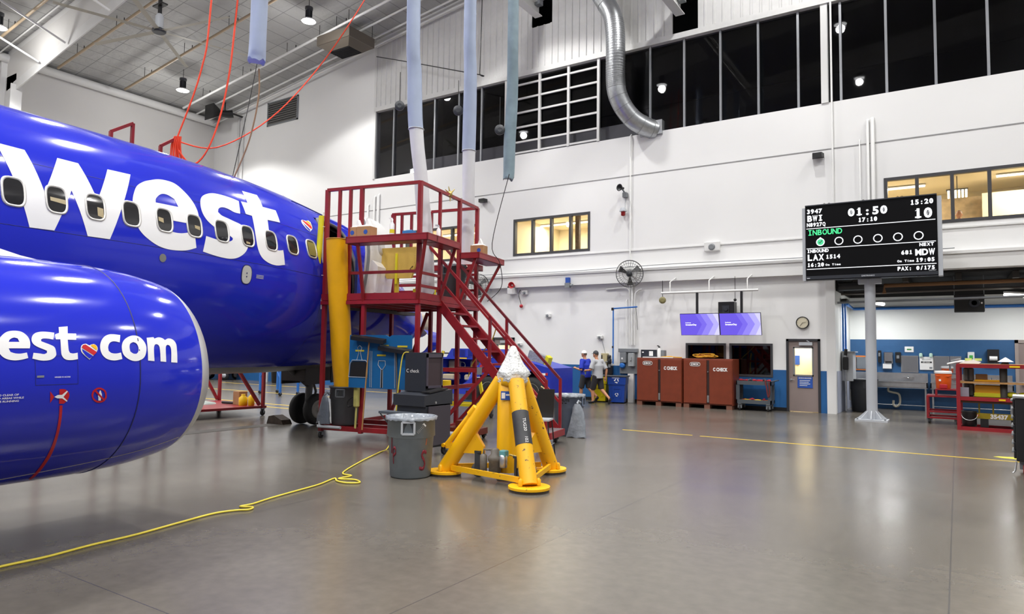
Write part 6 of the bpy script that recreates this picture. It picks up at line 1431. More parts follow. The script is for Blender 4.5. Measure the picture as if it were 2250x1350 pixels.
for x, z0, z1, r, lab in ((-9.66, 2.0, 9.5, .025, 'long white conduit down the wall behind the round fan'), (-9.58, 2.0, 4.1, .035, 'thicker conduit from the wall fan to the electrical panel'), (-9.80, 2.0, 3.55, .02, 'short thin conduit beside the thicker one over the electrical panel'), (-3.06, 4.68, 12.7, .03, 'thin conduit rising past the left end of the flight board'), (-2.10, 4.68, 8.72, .04, 'white pipe, left one of the close pair above the flight board'), (-1.97, 4.68, 8.75, .055, 'fat white pipe, right one of the close pair above the flight board'), (-2.32, 4.68, 8.15, .018, 'thin short conduit left of the fat white pipe pair'), (-22.6, 6.3, 8.3, .05, 'short white pipe left behind the upper stand rail'), (-22.2, 6.3, 8.65, .05, 'tall white pipe behind the upper stand rail'), (-21.95, 6.3, 8.7, .06, 'white pipe with fittings behind the upper stand rail'), (-32.5, 7.5, 14.1, .06, 'grey pipe down the back wall near the far corner'), (-32.1, 7.5, 14.1, .05, 'thin grey pipe beside the one near the far corner'), (-16.9, 5.4, 7.6, .015, 'thin white wire down the wall below the grey-green sleeve')):
    world_solo('wall_conduit', mb().tube([(x, YW-.08, z0), (x, YW-.08, z1), (x, YW, z1+.06)], r, 8), TRIMW, lab, 'pipe', 'conduits down the back wall')
world_solo('bent_conduit', mb().tube(dense([(-10.6, YW-.05, 4.0), (-9.9, YW-.1, 4.03), (-9.68, YW-.12, 3.95), (-9.66, YW-.1, 3.6)], 5), .03, 8), TRIMW, 'white bent conduit under the round wall fan', 'pipe')
world_solo('bent_conduit', mb().tube(dense([(-9.2, YW-.1, 3.95), (-9.35, YW-.1, 3.9), (-9.48, YW-.1, 3.6), (-9.48, YW-.1, 2.0)], 5), .03, 8), TRIMW, 'hooked white conduit right of the wall fan post', 'pipe')
world_solo('wall_wire', mb().tube(dense([(-22, YW-.28, 4.72), (-16, YW-.3, 4.75), (-12, YW-.29, 4.71), (-8, YW-.3, 4.76), (-4, YW-.29, 4.72), (0, YW-.3, 4.75)], 6), .012, 5), GREYM, 'thin cable lying along the top of the wall ledge', 'cable')
m = mb(); m.tube([(-9.3, YW-.3, 3.33), (-10.2, YW-.3, 3.29), (-10.2, YW-.3, 3.22), (-10.2, YW-.3, 1.34)], .026, 8); t = world_solo('blue_air_drop', m, BLUEP, 'thin blue air pipe dropping to the regulator by the electrical panel', 'pipe')
m = mb(); m.tube([(.42, 0, 1.98), (.38, .25, 1.2)], .008, 4)
m.box(-.5, -.42, -.03, .03, 1.88, 1.98); m.lathe([(.035, .55), (.035, .62)], (-.45, 0, 0), n=8); m.build('fitting', BLACK, t)
t = thing('air_regulator', 'black air regulator on short pipes above the blue bin', 'regulator', (-10.38, YW, 1.3), 0)
m = mb(); m.lathe([(.05, 0), (.07, .05), (.07, .15), (.04, .2), (.05, .24), (.05, .3), (.02, .32)], (0, -.2, .02), n=12); m.build('body', BLACK, t); m = mb(); m.tube([(-.15, -.2, .1), (.15, -.2, .1)], .02, 6); m.tube([(-.15, -.2, .1), (-.15, -.2, -.1)], .015, 6); m.lathe([(.045, -.12), (.045, 0)], (0, -.2, .02), n=10); m.build('bowl', GREYM, t)
t = thing('electrical_panel', 'grey electrical panel with two switch boxes above the blue bin', 'electrical panel', (-9.72, YW, 1.0), 0)
m = mb(); m.box(-.33, .33, -.06, -.02, 0, .82); m.box(-.36, .36, -.14, 0, .75, .88, .01); m.build('backboard', mat('panel_zinc', '83878A', .45, metal=.3), t)
m = mb(); m.box(-.28, -.05, -.18, -.06, .38, .74, .01); m.build('switch_box', GREYM, t); m = mb(); m.box(.04, .26, -.2, -.06, .26, .72, .01); m.box(.12, .17, -.23, -.2, .46, .58); m.build('breaker_box', mat('breaker_grey', '9A9EA0', .45), t)
m = mb(); m.lathe([(.1, 0), (.1, .08), (.06, .1)], (-.2, -.08, .28), (0, -1, 0), 16); m.build('blue_outlet', BLUEP, t); m = mb(); m.box(-.22, -.16, -.185, -.18, .5, .56); m.build('label', PAPERW, t)
m = mb(); m.box(.0, .22, -.12, 0, -1.0, .0); m.build('floor_channel', TRIMW, t)
t = thing('wall_phone', 'cream wall box with black handset behind the walker in grey', 'phone', (-10.62, YW, 1.22), 0)
m = mb(); m.box(-.12, .12, -.16, 0, 0, .48, .01); m.build('box', mat('cream_box', 'B8AC84', .5), t); m = mb(); m.box(.12, .18, -.14, -.02, -.05, .42, .02); m.box(-.1, -.06, -.165, -.16, .2, .42); m.build('handset', BLACK, t); m = mb(); m.tube([(0, -.05, .48), (-.2, -.02, 1.15)], .008, 4); m.build('wire', GREYM, t)
# ================================================================ bins, cabinets and cart along the back wall
def rollout(x, y, mt, label, rz, sym):
    t = thing('rollout_bin', label, 'bin', (x, y, 0), rz, 'square roll-out bins')
    m = mb(); 
    def fr(x0, x1, y0, y1, a0, a1, b0, b1, z0, z1): m.add([(x0, y0, z0), (x1, y0, z0), (x1, y1, z0), (x0, y1, z0), (a0, b0, z1), (a1, b0, z1), (a1, b1, z1), (a0, b1, z1)], [(3, 2, 1, 0), (4, 5, 6, 7), (0, 1, 5, 4), (1, 2, 6, 5), (2, 3, 7, 6), (3, 0, 4, 7)])
    fr(-.24, .24, -.24, .24, -.28, .28, -.28, .28, 0.04, .64); fr(-.30, .30, -.30, .30, -.32, .32, -.32, .32, .64, .90); m.build('body', mt, t)
    m = mb(); m.box(-.14, .14, -.285, -.25, .5, .53); m.box(-.14, -.1, -.275, -.25, .2, .5); m.box(.1, .14, -.275, -.25, .2, .5); m.build('rib', mt, t)
    m = mb(); m.box(-.34, .36, -.34, .34, .90, .945, .01); m.build('lid', GREYD, t)
    m = mb()
    for s in (-.22, .22): m.lathe([(.001, -.03), (.09, -.03), (.09, .03), (.001, .03)], (s, .26, .09), (1, 0, 0), 14)
    m.build('wheel', RUBBER, t)
    m = mb(); y0 = -.319
    if sym:
        for k in range(3):
            a = pi/2+2*pi*k/3
            def rp(r, th, zc=.77, s=1): return (cos(th)*r*s, y0 if zc > .6 else -.272, zc+sin(th)*r*s)
            for zc, s in ((.77, 1), (.3, .75)):
                m.add([rp(.045, a+.35, zc, s), rp(.085, a+.15, zc, s), rp(.085, a+1.3, zc, s), rp(.045, a+1.2, zc, s)], [(0, 1, 2, 3)])
                m.add([rp(.03, a+1.25, zc, s), rp(.1, a+1.25, zc, s), rp(.07, a+1.75, zc, s)], [(0, 1, 2)])
        m.box(-.16, .1, y0, y0+.002, .86, .875)
        m.build('recycling_mark', PAPERW, t)
    else:
        m.box(-.2, -.05, y0, y0+.002, .74, .84); m.box(-.18, -.04, y0, y0+.002, .70, .715); m.box(.0, .08, y0, y0+.002, .76, .84); m.build('print_mark', BLACK, t)
    return t
rollout(-10.62, 22.12, SAFY if False else mat('bin_yellow', 'D8C408', .45), 'yellow square roll-out bin behind the walker in grey', RAD(14), False)
rollout(-9.86, 21.98, BLUEB, 'blue recycling roll-out bin with white arrows, left of the tool cabinets', RAD(14), True)
world_solo('black_crate', mb().box(-10.72, -10.3, 22.4, 22.57, .95, 1.27, .02), BLACK, 'black box fixed to the wall above the yellow bin', 'box')
def jobox(x0, x1, label):
    t = thing('tool_cabinet', label, 'cabinet', ((x0+x1)/2, 21.80, 0), 0, 'brown steel tool cabinets')
    h = (x1-x0)/2
    m = mb(); m.box(-h, h, .02, .74, .12, 1.58, .008); m.build('body', BROWN, t)
    for s, nm in ((-1, 'l'), (1, 'r')):
        a, b = (-h+.02, -.03) if s < 0 else (.06, h-.02)
        m = mb(); m.box(a, b, -.02, .02, .16, 1.54, .006); d = m.build('door', BROWN, t)
        if s > 0:
            m = mb(); m.box(a-.075, a+.0, -.012, .015, .17, 1.53); m.build('centre_gap', mat('gap_brown', '2A1410', .6), d)
            m = mb(); m.box(a-.07, a-.01, -.03, -.012, .2, .42); m.lathe([(.02, 0), (.02, .03)], (a-.04, -.015, .62+.55), (0, -1, 0), 10); m.build('latch', STEEL, d)
            m = mb(); put_text(m, 'C CHECK', .10, (h*.52, -.024, 1.20), align='c', bold=.05, wid=.46); m.build('stencil', PAPERW, d)
        else:
            m = mb(); m.prism([(math.copysign(abs(cos(2*pi*i/28))**.6, cos(2*pi*i/28))*.17, math.copysign(abs(sin(2*pi*i/28))**.6, sin(2*pi*i/28))*.07) for i in range(28)], lambda p, q, k: (-h*.5+p, -.022+k, 1.40+q), -.004, .0); pl = m.build('name_plate', mat('plate_white', (.75, .75, .73), .4), d)
            m = mb(); m.prism([(math.copysign(abs(cos(2*pi*i/28))**.6, cos(2*pi*i/28))*.155, math.copysign(abs(sin(2*pi*i/28))**.6, sin(2*pi*i/28))*.056) for i in range(28)], lambda p, q, k: (-h*.5+p, -.027+k, 1.40+q), -.002, .0); m.build('plate_face', mat('plate_brown', '4A2218', .5), d)
            m = mb(); put_text(m, 'JOBOX', .068, (-h*.5, -.031, 1.367), align='c', bold=.04, wid=.25); m.build('plate_lettering', PAPERW, d)
    for x in (-h+.1, -.02, h-.12): mb().box(x-.09, x+.09, .0, .74, 0, .12).build('foot', mat('foot_brown', '7A5040', .5), t)
jobox(-9.10, -7.53, 'brown steel tool cabinet, left of the pair, with radio boxes on top')
jobox(-7.49, -5.90, 'brown steel tool cabinet, right of the pair, with yellow cord on top')
t = thing('radio_box', 'long black equipment box on the left brown cabinet', 'box', (-8.72, 22.1, 1.58), 0)
mb().box(-.3, .25, -.15, .15, 0, .27, .01).build('case', CHAR, t); m = mb(); m.box(.0, .14, -.155, -.15, .06, .22); m.box(-.25, -.19, -.155, -.15, .16, .2); m.build('label', PAPERW, t)
bottle(V3((-8.40, 22.05, 1.58)), 'white bottle with black cap on the left brown cabinet', .42, PAPERW, BLACK, .075)
world_solo('grey_box', mb().box(-8.33, -8.2, 22.0, 22.2, 1.58, 1.84, .01), GREYM, 'small grey box beside the white bottle on the left cabinet', 'box')
world_solo('white_strip', mb().box(-8.9, -7.85, 21.82, 21.95, 1.58, 1.61), PAPERW, 'long white strip lying on the front of the left cabinet', 'strip')
t = thing('cord_pile', 'yellow cord heaped on the right brown cabinet', 'cord', (-6.95, 22.1, 1.58), 0)
P = [(random.uniform(-.35, .75)*(.5+.5*random.random()), random.uniform(-.2, .2), .03+abs(random.gauss(0, .06))) for i in range(38)]
m = mb(); m.tube(dense(P, 4), .013, 5); m.build('cord_loops', mat('cord_gold', 'D8A020', .5), t); P = [(random.uniform(-.2, .3), random.uniform(-.1, .1), .05+abs(random.gauss(0, .07))) for i in range(10)]
m = mb(); m.tube(dense(P, 4), .011, 5); m.build('red_cord', mat('cord_red', 'A8402C', .5), t)
cable('cord_length', 'short yellow cord lying on the left brown cabinet', [(-8.3, 21.9, 1.60), (-8.0, 21.95, 1.63), (-7.8, 21.9, 1.61), (-7.6, 22.0, 1.60)], .02, mat('cord_gold', 'D8A020', .5), 'cord')
t = thing('utility_cart', 'grey two-shelf utility cart with red tools, right of the brown cabinets', 'cart', (-5.28, 22.15, 0), 0)
CG = mat('cart_grey', '4E545A', .45)
for z in (.22, .80):
    m = mb(); m.box(-.53, .48, -.23, .23, z, z+(.10 if z > .5 else .07)); m.box(-.55, .5, -.25, -.22, z, z+.12); m.box(-.55, .5, .22, .25, z, z+.12); m.box(-.55, -.52, -.25, .25, z, z+.12); m.box(.47, .5, -.25, .25, z, z+.12); m.build('tray', CG, t)
for x in (-.5, .45):
    for y in (-.2, .2): mb().box(x-.05, x+.05, y-.04, y+.04, .25, .82).build('upright', CG, t)
m = mb(); m.tube([(.5, -.2, .92), (.62, -.2, .95), (.62, .2, .95), (.5, .2, .92)], .018, 6); m.build('push_handle', CG, t)
for x in (-.45, .4):
    for y in (-.2, .2): caster(t, x, y, .07, 0, .22)
def clutter(label, loc, w, d, n, mts, grp, rs=.035, name='tool', cat='tool'):
    for i in range(n):
        x = loc[0]+(i+.5)/n*w-w/2+random.uniform(-.02, .02); y = loc[1]+random.uniform(-d, d)/2; mt = mts[i % len(mts)]; a = random.uniform(0, pi)
        m = mb(); L = random.uniform(.09, .15); q = V3((cos(a), sin(a)*.5, 0))
        if i % 3 == 0: m.tube([-q*L, q*L*.3], rs*.55, 7); m.tube([q*L*.2, q*L], rs, 8)
        elif i % 3 == 1: m.box(-L*.7, L*.7, -rs, rs, 0, rs*1.8, .01); m.tube([(L*.5, 0, rs), (L*1.2, .02, rs)], rs*.4, 6)
        else: m.tube([q*-L*.8, V3((0, 0, rs)), q*L*.7], [rs*.9, rs*1.1, rs*.5], 8)
        zmin = min(v[2] for v in m.v); m.v = [(v[0], v[1], v[2]-zmin) for v in m.v]
        o_ = solo(name, m, mt, label, cat, (x, y, loc[2]), 0, grp)
RT = mat('tool_red', 'B02430', .45); OT = mat('tool_orange', 'C8661C', .5)
clutter('red hand tool lying among others on the top tray of the grey utility cart', (-5.3, 22.12, .90), .85, .25, 7, [RT, RT, GREYD], 'red tools on the cart top')
clutter('orange or yellow tool lying on the lower tray of the grey utility cart', (-5.3, 22.12, .29), .85, .25, 7, [OT, YELLOW, RT], 'tools on the cart bottom')
cable('red_strap', 'dark red cords draped over the right end of the utility cart', [(-4.95, 21.88, .95), (-4.9, 21.86, .7), (-4.86, 21.86, .45), (-4.82, 21.87, .6), (-4.84, 21.87, .9)], .022, mat('cord_darkred', '6A2024', .6), 'cord')
# ================================================================ floor paint
struct('floor_line', mb().box(-6.45, -4.83, 14.61, 14.67, 0, .003), SAFY if False else mat('line_yellow', 'D8B82C', .5))
struct('floor_line', mb().box(-4.66, 12, 14.60, 14.66, 0, .003), MATS['line_yellow'])
m = mb(); m.prism([(.5, 15.1), (.62, 15.0), (.95, 14.95), (1.3, 14.98), (1.3, 15.22), (.8, 15.24), (.58, 15.2)], lambda a, b, t: (a, b, t), 0, .003); struct('floor_patch', m, mat('patch_yellow', 'D2C83C', .5))
for x0, x1, y in ((-30, -17.6, 20.4), (-30, -17.8, 17.2), (-26, -15.6, 13.9), (-24, -15.2, 13.2)): struct('floor_line', mb().box(x0, x1, y-.05, y+.05, 0, .003), MATS['line_yellow'])
struct('floor_trench', mb().box(-13.4, -13.0, -8, 10.4, .0, .004), mat('trench_brown', (.07, .06, .05), .6))
# ================================================================ people
def person(label, loc, rz, pose, shirt, shorts, cap, shoe, hold=None):
    t = thing('person', label, 'person', loc, rz)
    J = pose
    def remesh(o, v, sm=4):
        r = o.modifiers.new('remesh', 'REMESH'); r.mode = 'VOXEL'; r.voxel_size = v; r.use_smooth_shade = True
        s = o.modifiers.new('smooth', 'SMOOTH'); s.iterations = sm; s.factor = .5
    m = mb()
    hd = J['head']; nk = J['neck']; pv = J['pelvis']; ch = J['chest']
    m.tube([pv, pv.lerp(ch, .5), ch, nk-V3((0, 0, .05)), nk], [.155, .15, .165, .09, .06], 16)
    m.tube([nk-V3((0, 0, .02)), hd-V3((0, 0, .06))], .055, 12)
    m.ball(hd, .1, 16, (.98, .78, 1.2)); m.ball(hd+V3((.04, 0, -.06)), .065, 12, (1, .85, .8)); m.tube([hd+V3((.09, 0, .01)), hd+V3((.118, 0, -.025)), hd+V3((.09, 0, -.035))], .014, 6)
    m.ball(hd+V3((.088, 0, -.062)), .02, 8, (.7, 1.3, .5)); m.ball(hd+V3((.088, 0, .03)), .022, 8, (.6, 2.0, .5))
    for s in (-1, 1): m.ball(hd+V3((-.01, s*.08, -.01)), .03, 8, (.8, .4, 1.1))
    for s in ('L', 'R'):
        sh, el, wr, dirv = J['sh'+s], J['el'+s], J['wr'+s], J['hd'+s]
        m.tube([ch+V3((0, 0, .12)), sh, sh.lerp(el, .5), el, el.lerp(wr, .35), wr], [.07, .062, .05, .042, .044, .029], 12)
        dirv = dirv.normalized(); sd = dirv.cross(V3((0, 0, 1))); sd = sd.normalized() if sd.length > .1 else V3((0, 1, 0)); nn = sd.cross(dirv)
        m.tube([wr, wr+dirv*.05, wr+dirv*.095], [.028, .04, .036], 10)
        for k in range(4):
            b = wr+dirv*.085+sd*(k-1.5)*.021; L = (.07, .08, .076, .06)[k]; m.tube([b, b+dirv*L*.5-nn*.012, b+dirv*L*.7-nn*.04], [.0105, .0095, .008], 7)
        b = wr+dirv*.03+sd*-.035; m.tube([b, b-sd*.03+dirv*.03, b-sd*.03+dirv*.06-nn*.015], [.013, .0115, .009], 7)
        hp, kn, an, to = J['hp'+s], J['kn'+s], J['an'+s], J['to'+s]
        m.tube([pv, hp, hp.lerp(kn, .5), kn, kn.lerp(an, .3), kn.lerp(an, .7), an], [.13, .095, .08, .06, .062, .045, .038], 14)
        m.tube([an, an.lerp(to, .5)-V3((0, 0, .02)), to], [.04, .04, .03], 10)
    b = m.build('body', SKIN, t); remesh(b, .0075)
    m = mb()
    m.tube([pv-V3((0, 0, .10)), pv+V3((0, 0, .02)), pv.lerp(ch, .5), ch, ch.lerp(nk, .6), nk-V3((0, 0, .015))], [.19, .185, .18, .195, .135, .075], 20, flat=(.88, 1.04, .6) if False else None)
    for s in ('L', 'R'):
        sh, el = J['sh'+s], J['el'+s]; m.tube([ch+V3((0, 0, .1)), sh+V3((0, 0, .005)), sh.lerp(el, .45), sh.lerp(el, .86)], [.11, .095, .082, .084], 14)
    o_ = m.build('shirt', shirt, t); remesh(o_, .012)
    m = mb()
    m.tube([pv+V3((0, 0, .06)), pv-V3((0, 0, .08))], [.17, .175], 16)
    for s in ('L', 'R'):
        hp, kn = J['hp'+s], J['kn'+s]; m.tube([pv-V3((0, 0, .02)), hp, hp.lerp(kn, .5), hp.lerp(kn, 1.0)], [.14, .122, .108, .10], 14)
    o_ = m.build('shorts', shorts, t); remesh(o_, .012)
    m = mb(); n = 16; vs = []
    for k in range(6):
        a = k/5*pi/2
        for j in range(n): vs.append(hd+V3((cos(2*pi*j/n)*cos(a)*.108, sin(2*pi*j/n)*cos(a)*.088, .03+sin(a)*.105)))
    m.add(vs, [(k*n+j, k*n+(j+1) % n, (k+1)*n+(j+1) % n, (k+1)*n+j) for k in range(5) for j in range(n)], True)
    m.add([hd+V3((cos(a)*.105, sin(a)*.085, .035)) for a in (-1.0, -.5, 0, .5, 1.0)]+[hd+V3((.10+cos(a)*.09, sin(a)*.08, .018)) for a in (-1.0, -.5, 0, .5, 1.0)], [(i, i+1, 6+i, 5+i) for i in range(4)], True)
    m.build('cap', cap, t)
    m = mb(); n = 14
    m.add([hd+V3((cos(a)*.1015, sin(a)*.083, z)) for z in (.035, -.02) for a in [1.3+i*(2*pi-2.6)/n for i in range(n+1)]], [(i, i+1, n+2+i, n+1+i) for i in range(n)], True); m.build('hair', mat('hair_brown', (.06, .04, .03), .7), t)
    m = mb()
    for s in ('L', 'R'):
        an, to = J['an'+s], J['to'+s]; ax = (to-an); hl = an-V3((ax.x, ax.y, 0)).normalized()*.05; dn = V3((0, 0, -.05))
        m.tube([hl+dn*.4, an.lerp(to, .35)+dn*.4, to+dn*.1, to+ax.normalized()*.04], [.045, .048, .042, .02], 12)
    o_ = m.build('shoes', shoe, t); remesh(o_, .01, 2)
    if hold: hold(t, J)
    return t
V = V3
p1 = dict(head=V((.07, .0, 1.665)), neck=V((.03, 0, 1.50)), chest=V((.02, 0, 1.28)), pelvis=V((0, 0, .96)), shL=V((.0, .20, 1.42)), elL=V((-.02, .26, 1.12)), wrL=V((.24, .22, 1.17)), hdL=V((1, -.1, .3)), shR=V((.04, -.2, 1.42)), elR=V((.06, -.26, 1.12)), wrR=V((.3, -.18, 1.2)), hdR=V((1, .1, .2)),
          hpL=V((0, .1, .90)), knL=V((.10, .11, .50)), anL=V((.12, .11, .09)), toL=V((.28, .12, .05)), hpR=V((-.0, -.1, .9)), knR=V((-.06, -.1, .50)), anR=V((-.42, -.1, .22)), toR=V((-.36, -.1, .05)))
p2 = dict(head=V((.08, .0, 1.665)), neck=V((.03, 0, 1.50)), chest=V((.01, 0, 1.28)), pelvis=V((0, 0, .96)), shL=V((.02, .2, 1.42)), elL=V((.06, .28, 1.14)), wrL=V((.28, .22, 1.12)), hdL=V((1, -.2, -.1)), shR=V((-.02, -.2, 1.42)), elR=V((-.16, -.28, 1.14)), wrR=V((-.14, -.26, .90)), hdR=V((.3, 0, -1)),
          hpL=V((0, .1, .90)), knL=V((.12, .11, .49)), anL=V((.1, .11, .09)), toL=V((.26, .12, .05)), hpR=V((-.02, -.1, .9)), knR=V((-.08, -.1, .50)), anR=V((-.44, -.1, .20)), toR=V((-.42, -.1, .045)))
def holder(t, J): 
    m = mb(); q = J['wrL']+V((.1, -.02, -.02)); m.tube([q+V((0, 0, .05)), q-V((.02, 0, .12))], [.028, .022], 8); m.build('held_bottle', mat('bottle_green_grey', '7C8A78', .4), t)
person('person in blue polo shirt, dark shorts and white cap walking left past the bins', (-10.82, 21.4, .0), RAD(168), p1, mat('shirt_blue', '1B34B8', .7), mat('shorts_grey', '36363A', .8), PAPERW, BLACK)
person('person in light grey T-shirt, dark shorts and black cap walking left, behind the blue shirt', (-10.22, 21.1, .0), RAD(166), p2, mat('shirt_grey', 'B4B6BA', .8), mat('shorts_dark', '2A282C', .8), CHAR, BLACK, holder)
# ================================================================ alcove fittings
YB = 26.1
def sink(x0, x1, label):
    t = thing('trough_sink', label, 'sink', ((x0+x1)/2, YB, 0), 0, 'steel trough sinks')
    h = (x1-x0)/2
    m = mb(); m.box(-h, h, -.04, 0, .85, 1.2); m.build('splashback', STEEL, t)
    m = mb(); m.box(-h, h, -.52, -.49, .74, .92); m.box(-h, h, -.52, -.04, .72, .75); m.box(-h, -h+.03, -.52, 0, .74, .92); m.box(h-.03, h, -.52, 0, .74, .92); m.box(-h, h, -.54, -.47, .91, .935); m.build('basin', STEEL, t)
    k = max(2, int((x1-x0)/.75))
    for i in range(k):
        x = -h+(i+.5)*2*h/k
        m = mb(); m.box(x-.14, x+.14, -.08, -.04, 1.02, 1.06); m.tube([(x, -.06, 1.04), (x, -.12, 1.12), (x, -.26, 1.1), (x, -.28, 1.04)], .014, 6)
        for s in (-.13, .13): m.lathe([(.03, 0), (.035, .03)], (x+s, -.08, 1.04), (0, -1, 0), 8); m.bar((x+s-.04, -.12, 1.04), (x+s+.04, -.12, 1.06), .012)
        m.build('faucet', mat('chrome', (.75, .75, .76), .12, metal=1.), t)
    for x in (-h+.06, h-.06):
        for y in (-.48, -.06): mb().box(x-.02, x+.02, y-.02, y+.02, 0, .74).build('leg', GALV, t)
    mb().tube([(-h+.06, -.3, .16), (h-.06, -.3, .16)], .014, 6).build('stretcher', GALV, t)
    return t
s1_ = sink(-3.0, -.82, 'long steel trough sink behind the screen post')
s2_ = sink(-.74, 1.4, 'steel trough sink to the right, behind the orange cooler and red rack')
m = mb(); m.tube(dense([(-.02, -.3, .72), (-.02, -.3, .6), (.1, -.3, .56), (.28, -.3, .5), (.3, -.3, .22), (.2, -.3, .10), (.12, -.3, .16), (.12, -.3, .3)], 5), .035, 10); m.build('drain_trap', mat('pvc_cream', 'B8B4A4', .4), s1_)
MIR = mat('mirror', (.75, .77, .8), .04, metal=1.)
def wallbox(name, label, cat, x0, x1, z0, z1, mt, d=.1, grp=None, face=None, y=YB):
    t = thing(name, label, cat, ((x0+x1)/2, y, z0), 0, grp)
    w = (x1-x0)/2; h = z1-z0
    mb().box(-w, w, -d, 0, 0, h, .012).build('body', mt, t)
    if face: m = mb(); m.box(-w*face[1], w*face[1], -d-.012, -d, h*face[2], h*face[3]); m.build(face[0], face[4], t)
    return t
for x0, x1, lab in ((-1.57, -1.08, 'square wall mirror left of the white eyewash board'), (-.655, -.215, 'wall mirror just right of the white eyewash board'), (-.2, .10, 'wall mirror behind the left upright of the red rack')):
    t = thing('wall_mirror', lab, 'mirror', ((x0+x1)/2, YB, 1.22), 0, 'mirrors over the sinks'); w = (x1-x0)/2
    mb().box(-w, w, -.03, 0, 0, .55).build('frame', STEEL, t); mb().box(-w+.02, w-.02, -.034, -.03, .02, .53).build('mirror_glass', MIR, t)
t = wallbox('eyewash_board', 'white eyewash board with a black label and two small bottles on top', 'sign', -1.04, -.66, 1.31, 1.74, PAPERW, .04)
m = mb(); m.box(-.15, .15, -.045, -.04, .23, .28); m.build('label', BLACK, t)
m = mb(); put_text(m, 'EYE WASH', .03, (0, -.048, .24), align='c', bold=.03); m.build('label_lettering', PAPERW, t.children[1] if t.children[1].name.startswith('label') else t); m = mb(); put_text(m, 'SAFETY STATION', .022, (0, -.045, .33), align='c', bold=.01); m.box(.08, .16, -.045, -.04, .05, .1); m.build('print', GREYM, t)
for x, l in ((-1.0, 'left'), (-.72, 'right')): solo('eyewash_bottle', mb().lathe([(.05, 0), (.05, .09), (.03, .12)], n=12), mat('mint', 'B8D8C8', .4), 'small pale green bottle on the %s end of the eyewash board' % l, 'bottle', (x, YB-.07, 1.74))
wallbox('soap_dispenser', 'black soap dispenser beside the screen post', 'dispenser', -2.24, -2.14, 1.53, 1.93, BLACK, .12, 'black dispensers over the sink', ('window', .5, .5, .8, GREYM))
wallbox('soap_dispenser', 'black dispenser left of the first wall mirror', 'dispenser', -1.73, -1.57, 1.53, 1.88, BLACK, .12, 'black dispensers over the sink', ('window', .5, .4, .7, GREYM))
wallbox('steel_dispenser', 'shiny steel dispenser between the two black ones', 'dispenser', -2.06, -1.80, 1.5, 1.88, mat('chrome', (.75, .75, .76), .12, metal=1.), .12, None, ('slot', .7, .05, .2, BLACK))
wallbox('towel_roll', 'white paper roll holder under the steel dispenser', 'towel holder', -2.10, -1.84, 1.32, 1.49, PAPERW, .1, None, ('tear_edge', .9, .0, .1, GREYM))
wallbox('notice_card', 'small white card with green dots high over the sinks', 'sign', -1.46, -1.20, 1.88, 2.07, PAPERW, .02, None, ('green_dots', .5, .4, .6, mat('green', '3C8A4A', .5)))
wallbox('green_light_box', 'white box with a green front above the left end of the red rack', 'dispenser', .27, .45, 1.58, 1.91, PAPERW, .1, None, ('green_window', .5, .35, .7, mat('green_bright', '48B050', .4)))
t = wallbox('towel_dispenser', 'black towel dispenser with white paper roll above the red rack', 'dispenser', .78, 1.08, 1.58, 2.0, BLACK, .2)
m = mb(); m.tube([(-.1, -.2, .14), (.1, -.2, .14)], .07, 12); m.build('paper_roll', PAPERW, t)
t = wallbox('orange_mirror', 'orange-framed mirror left of the screen post in the alcove', 'mirror', -2.95, -2.55, 1.25, 1.75, mat('frame_orange', 'D07A38', .5), .04, None, ('mirror_glass', .8, .1, .9, MIR))
t = thing('control_box', 'pale grey control cabinet on the alcove left wall with conduits below', 'electrical box', (-3.06, 24.15, .95), 0)
m = mb(); m.box(0, .32, -.35, .35, 0, .9, .01); m.build('cabinet', mat('pale_grey', 'C8CCD0', .45), t); m = mb(); m.box(-.0, .38, -.4, .4, .9, .93); m.build('rain_hood', LGREY, t)
m = mb(); m.tube([(.1, -.3, 0), (.1, -.3, -.93)], .03, 8); m.tube([(.2, -.1, 0), (.2, -.1, -.6)], .025, 8); m.tube([(.12, -.45, .9), (.12, -.45, -.9)], .03, 8); m.build('conduit', GALV, t)
m = mb(); m.box(.05, .2, -.5, -.36, .35, .75, .02); m.tube([(.12, -.45, .8), (.14, -.45, 1.0)], .05, 8); m.build('valve', BLACK, t)
d3 = struct('door_3', mb().box(1.57, 2.5, YB-.03, YB, 0, 2.2), TAUPE); m = mb(); m.box(1.48, 1.57, YB-.06, YB, 0, 2.3).box(1.48, 2.6, YB-.06, YB, 2.2, 2.3); struct('door_frame', m, mat('taupe_frame', '9A8E88', .5), parent=d3); m = mb(); m.lathe([(.03, 0), (.03, .04), (.06, .06), (.04, .1)], (1.68, YB-.03, .95), (0, -1, 0), 12); struct('door_knob', STEEL and m, STEEL, parent=d3)
t = thing('ceiling_loudspeaker', 'big black loudspeaker hung from the alcove ceiling', 'speaker', (.32, 24.0, 3.07), 0)
mb().box(-.37, .37, -.2, .3, 0, .5, .01).build('cabinet', mat('speaker_black', (.012, .012, .012), .6), t); m = mb(); m.lathe([(.12, 0), (.14, .01), (.12, .012), (.03, -.01)], (.12, -.2, .25), (0, -1, 0), 20); m.build('cone', CHAR, t); m = mb(); m.box(.28, .32, -.205, -.2, .22, .27); m.build('badge', PAPERW, t); m = mb()
for x in (-.36, .36): m.tube([(x, 0, .45), (x, 0, 1.06)], .01, 5)
m.build('hanger', GREYM, t)
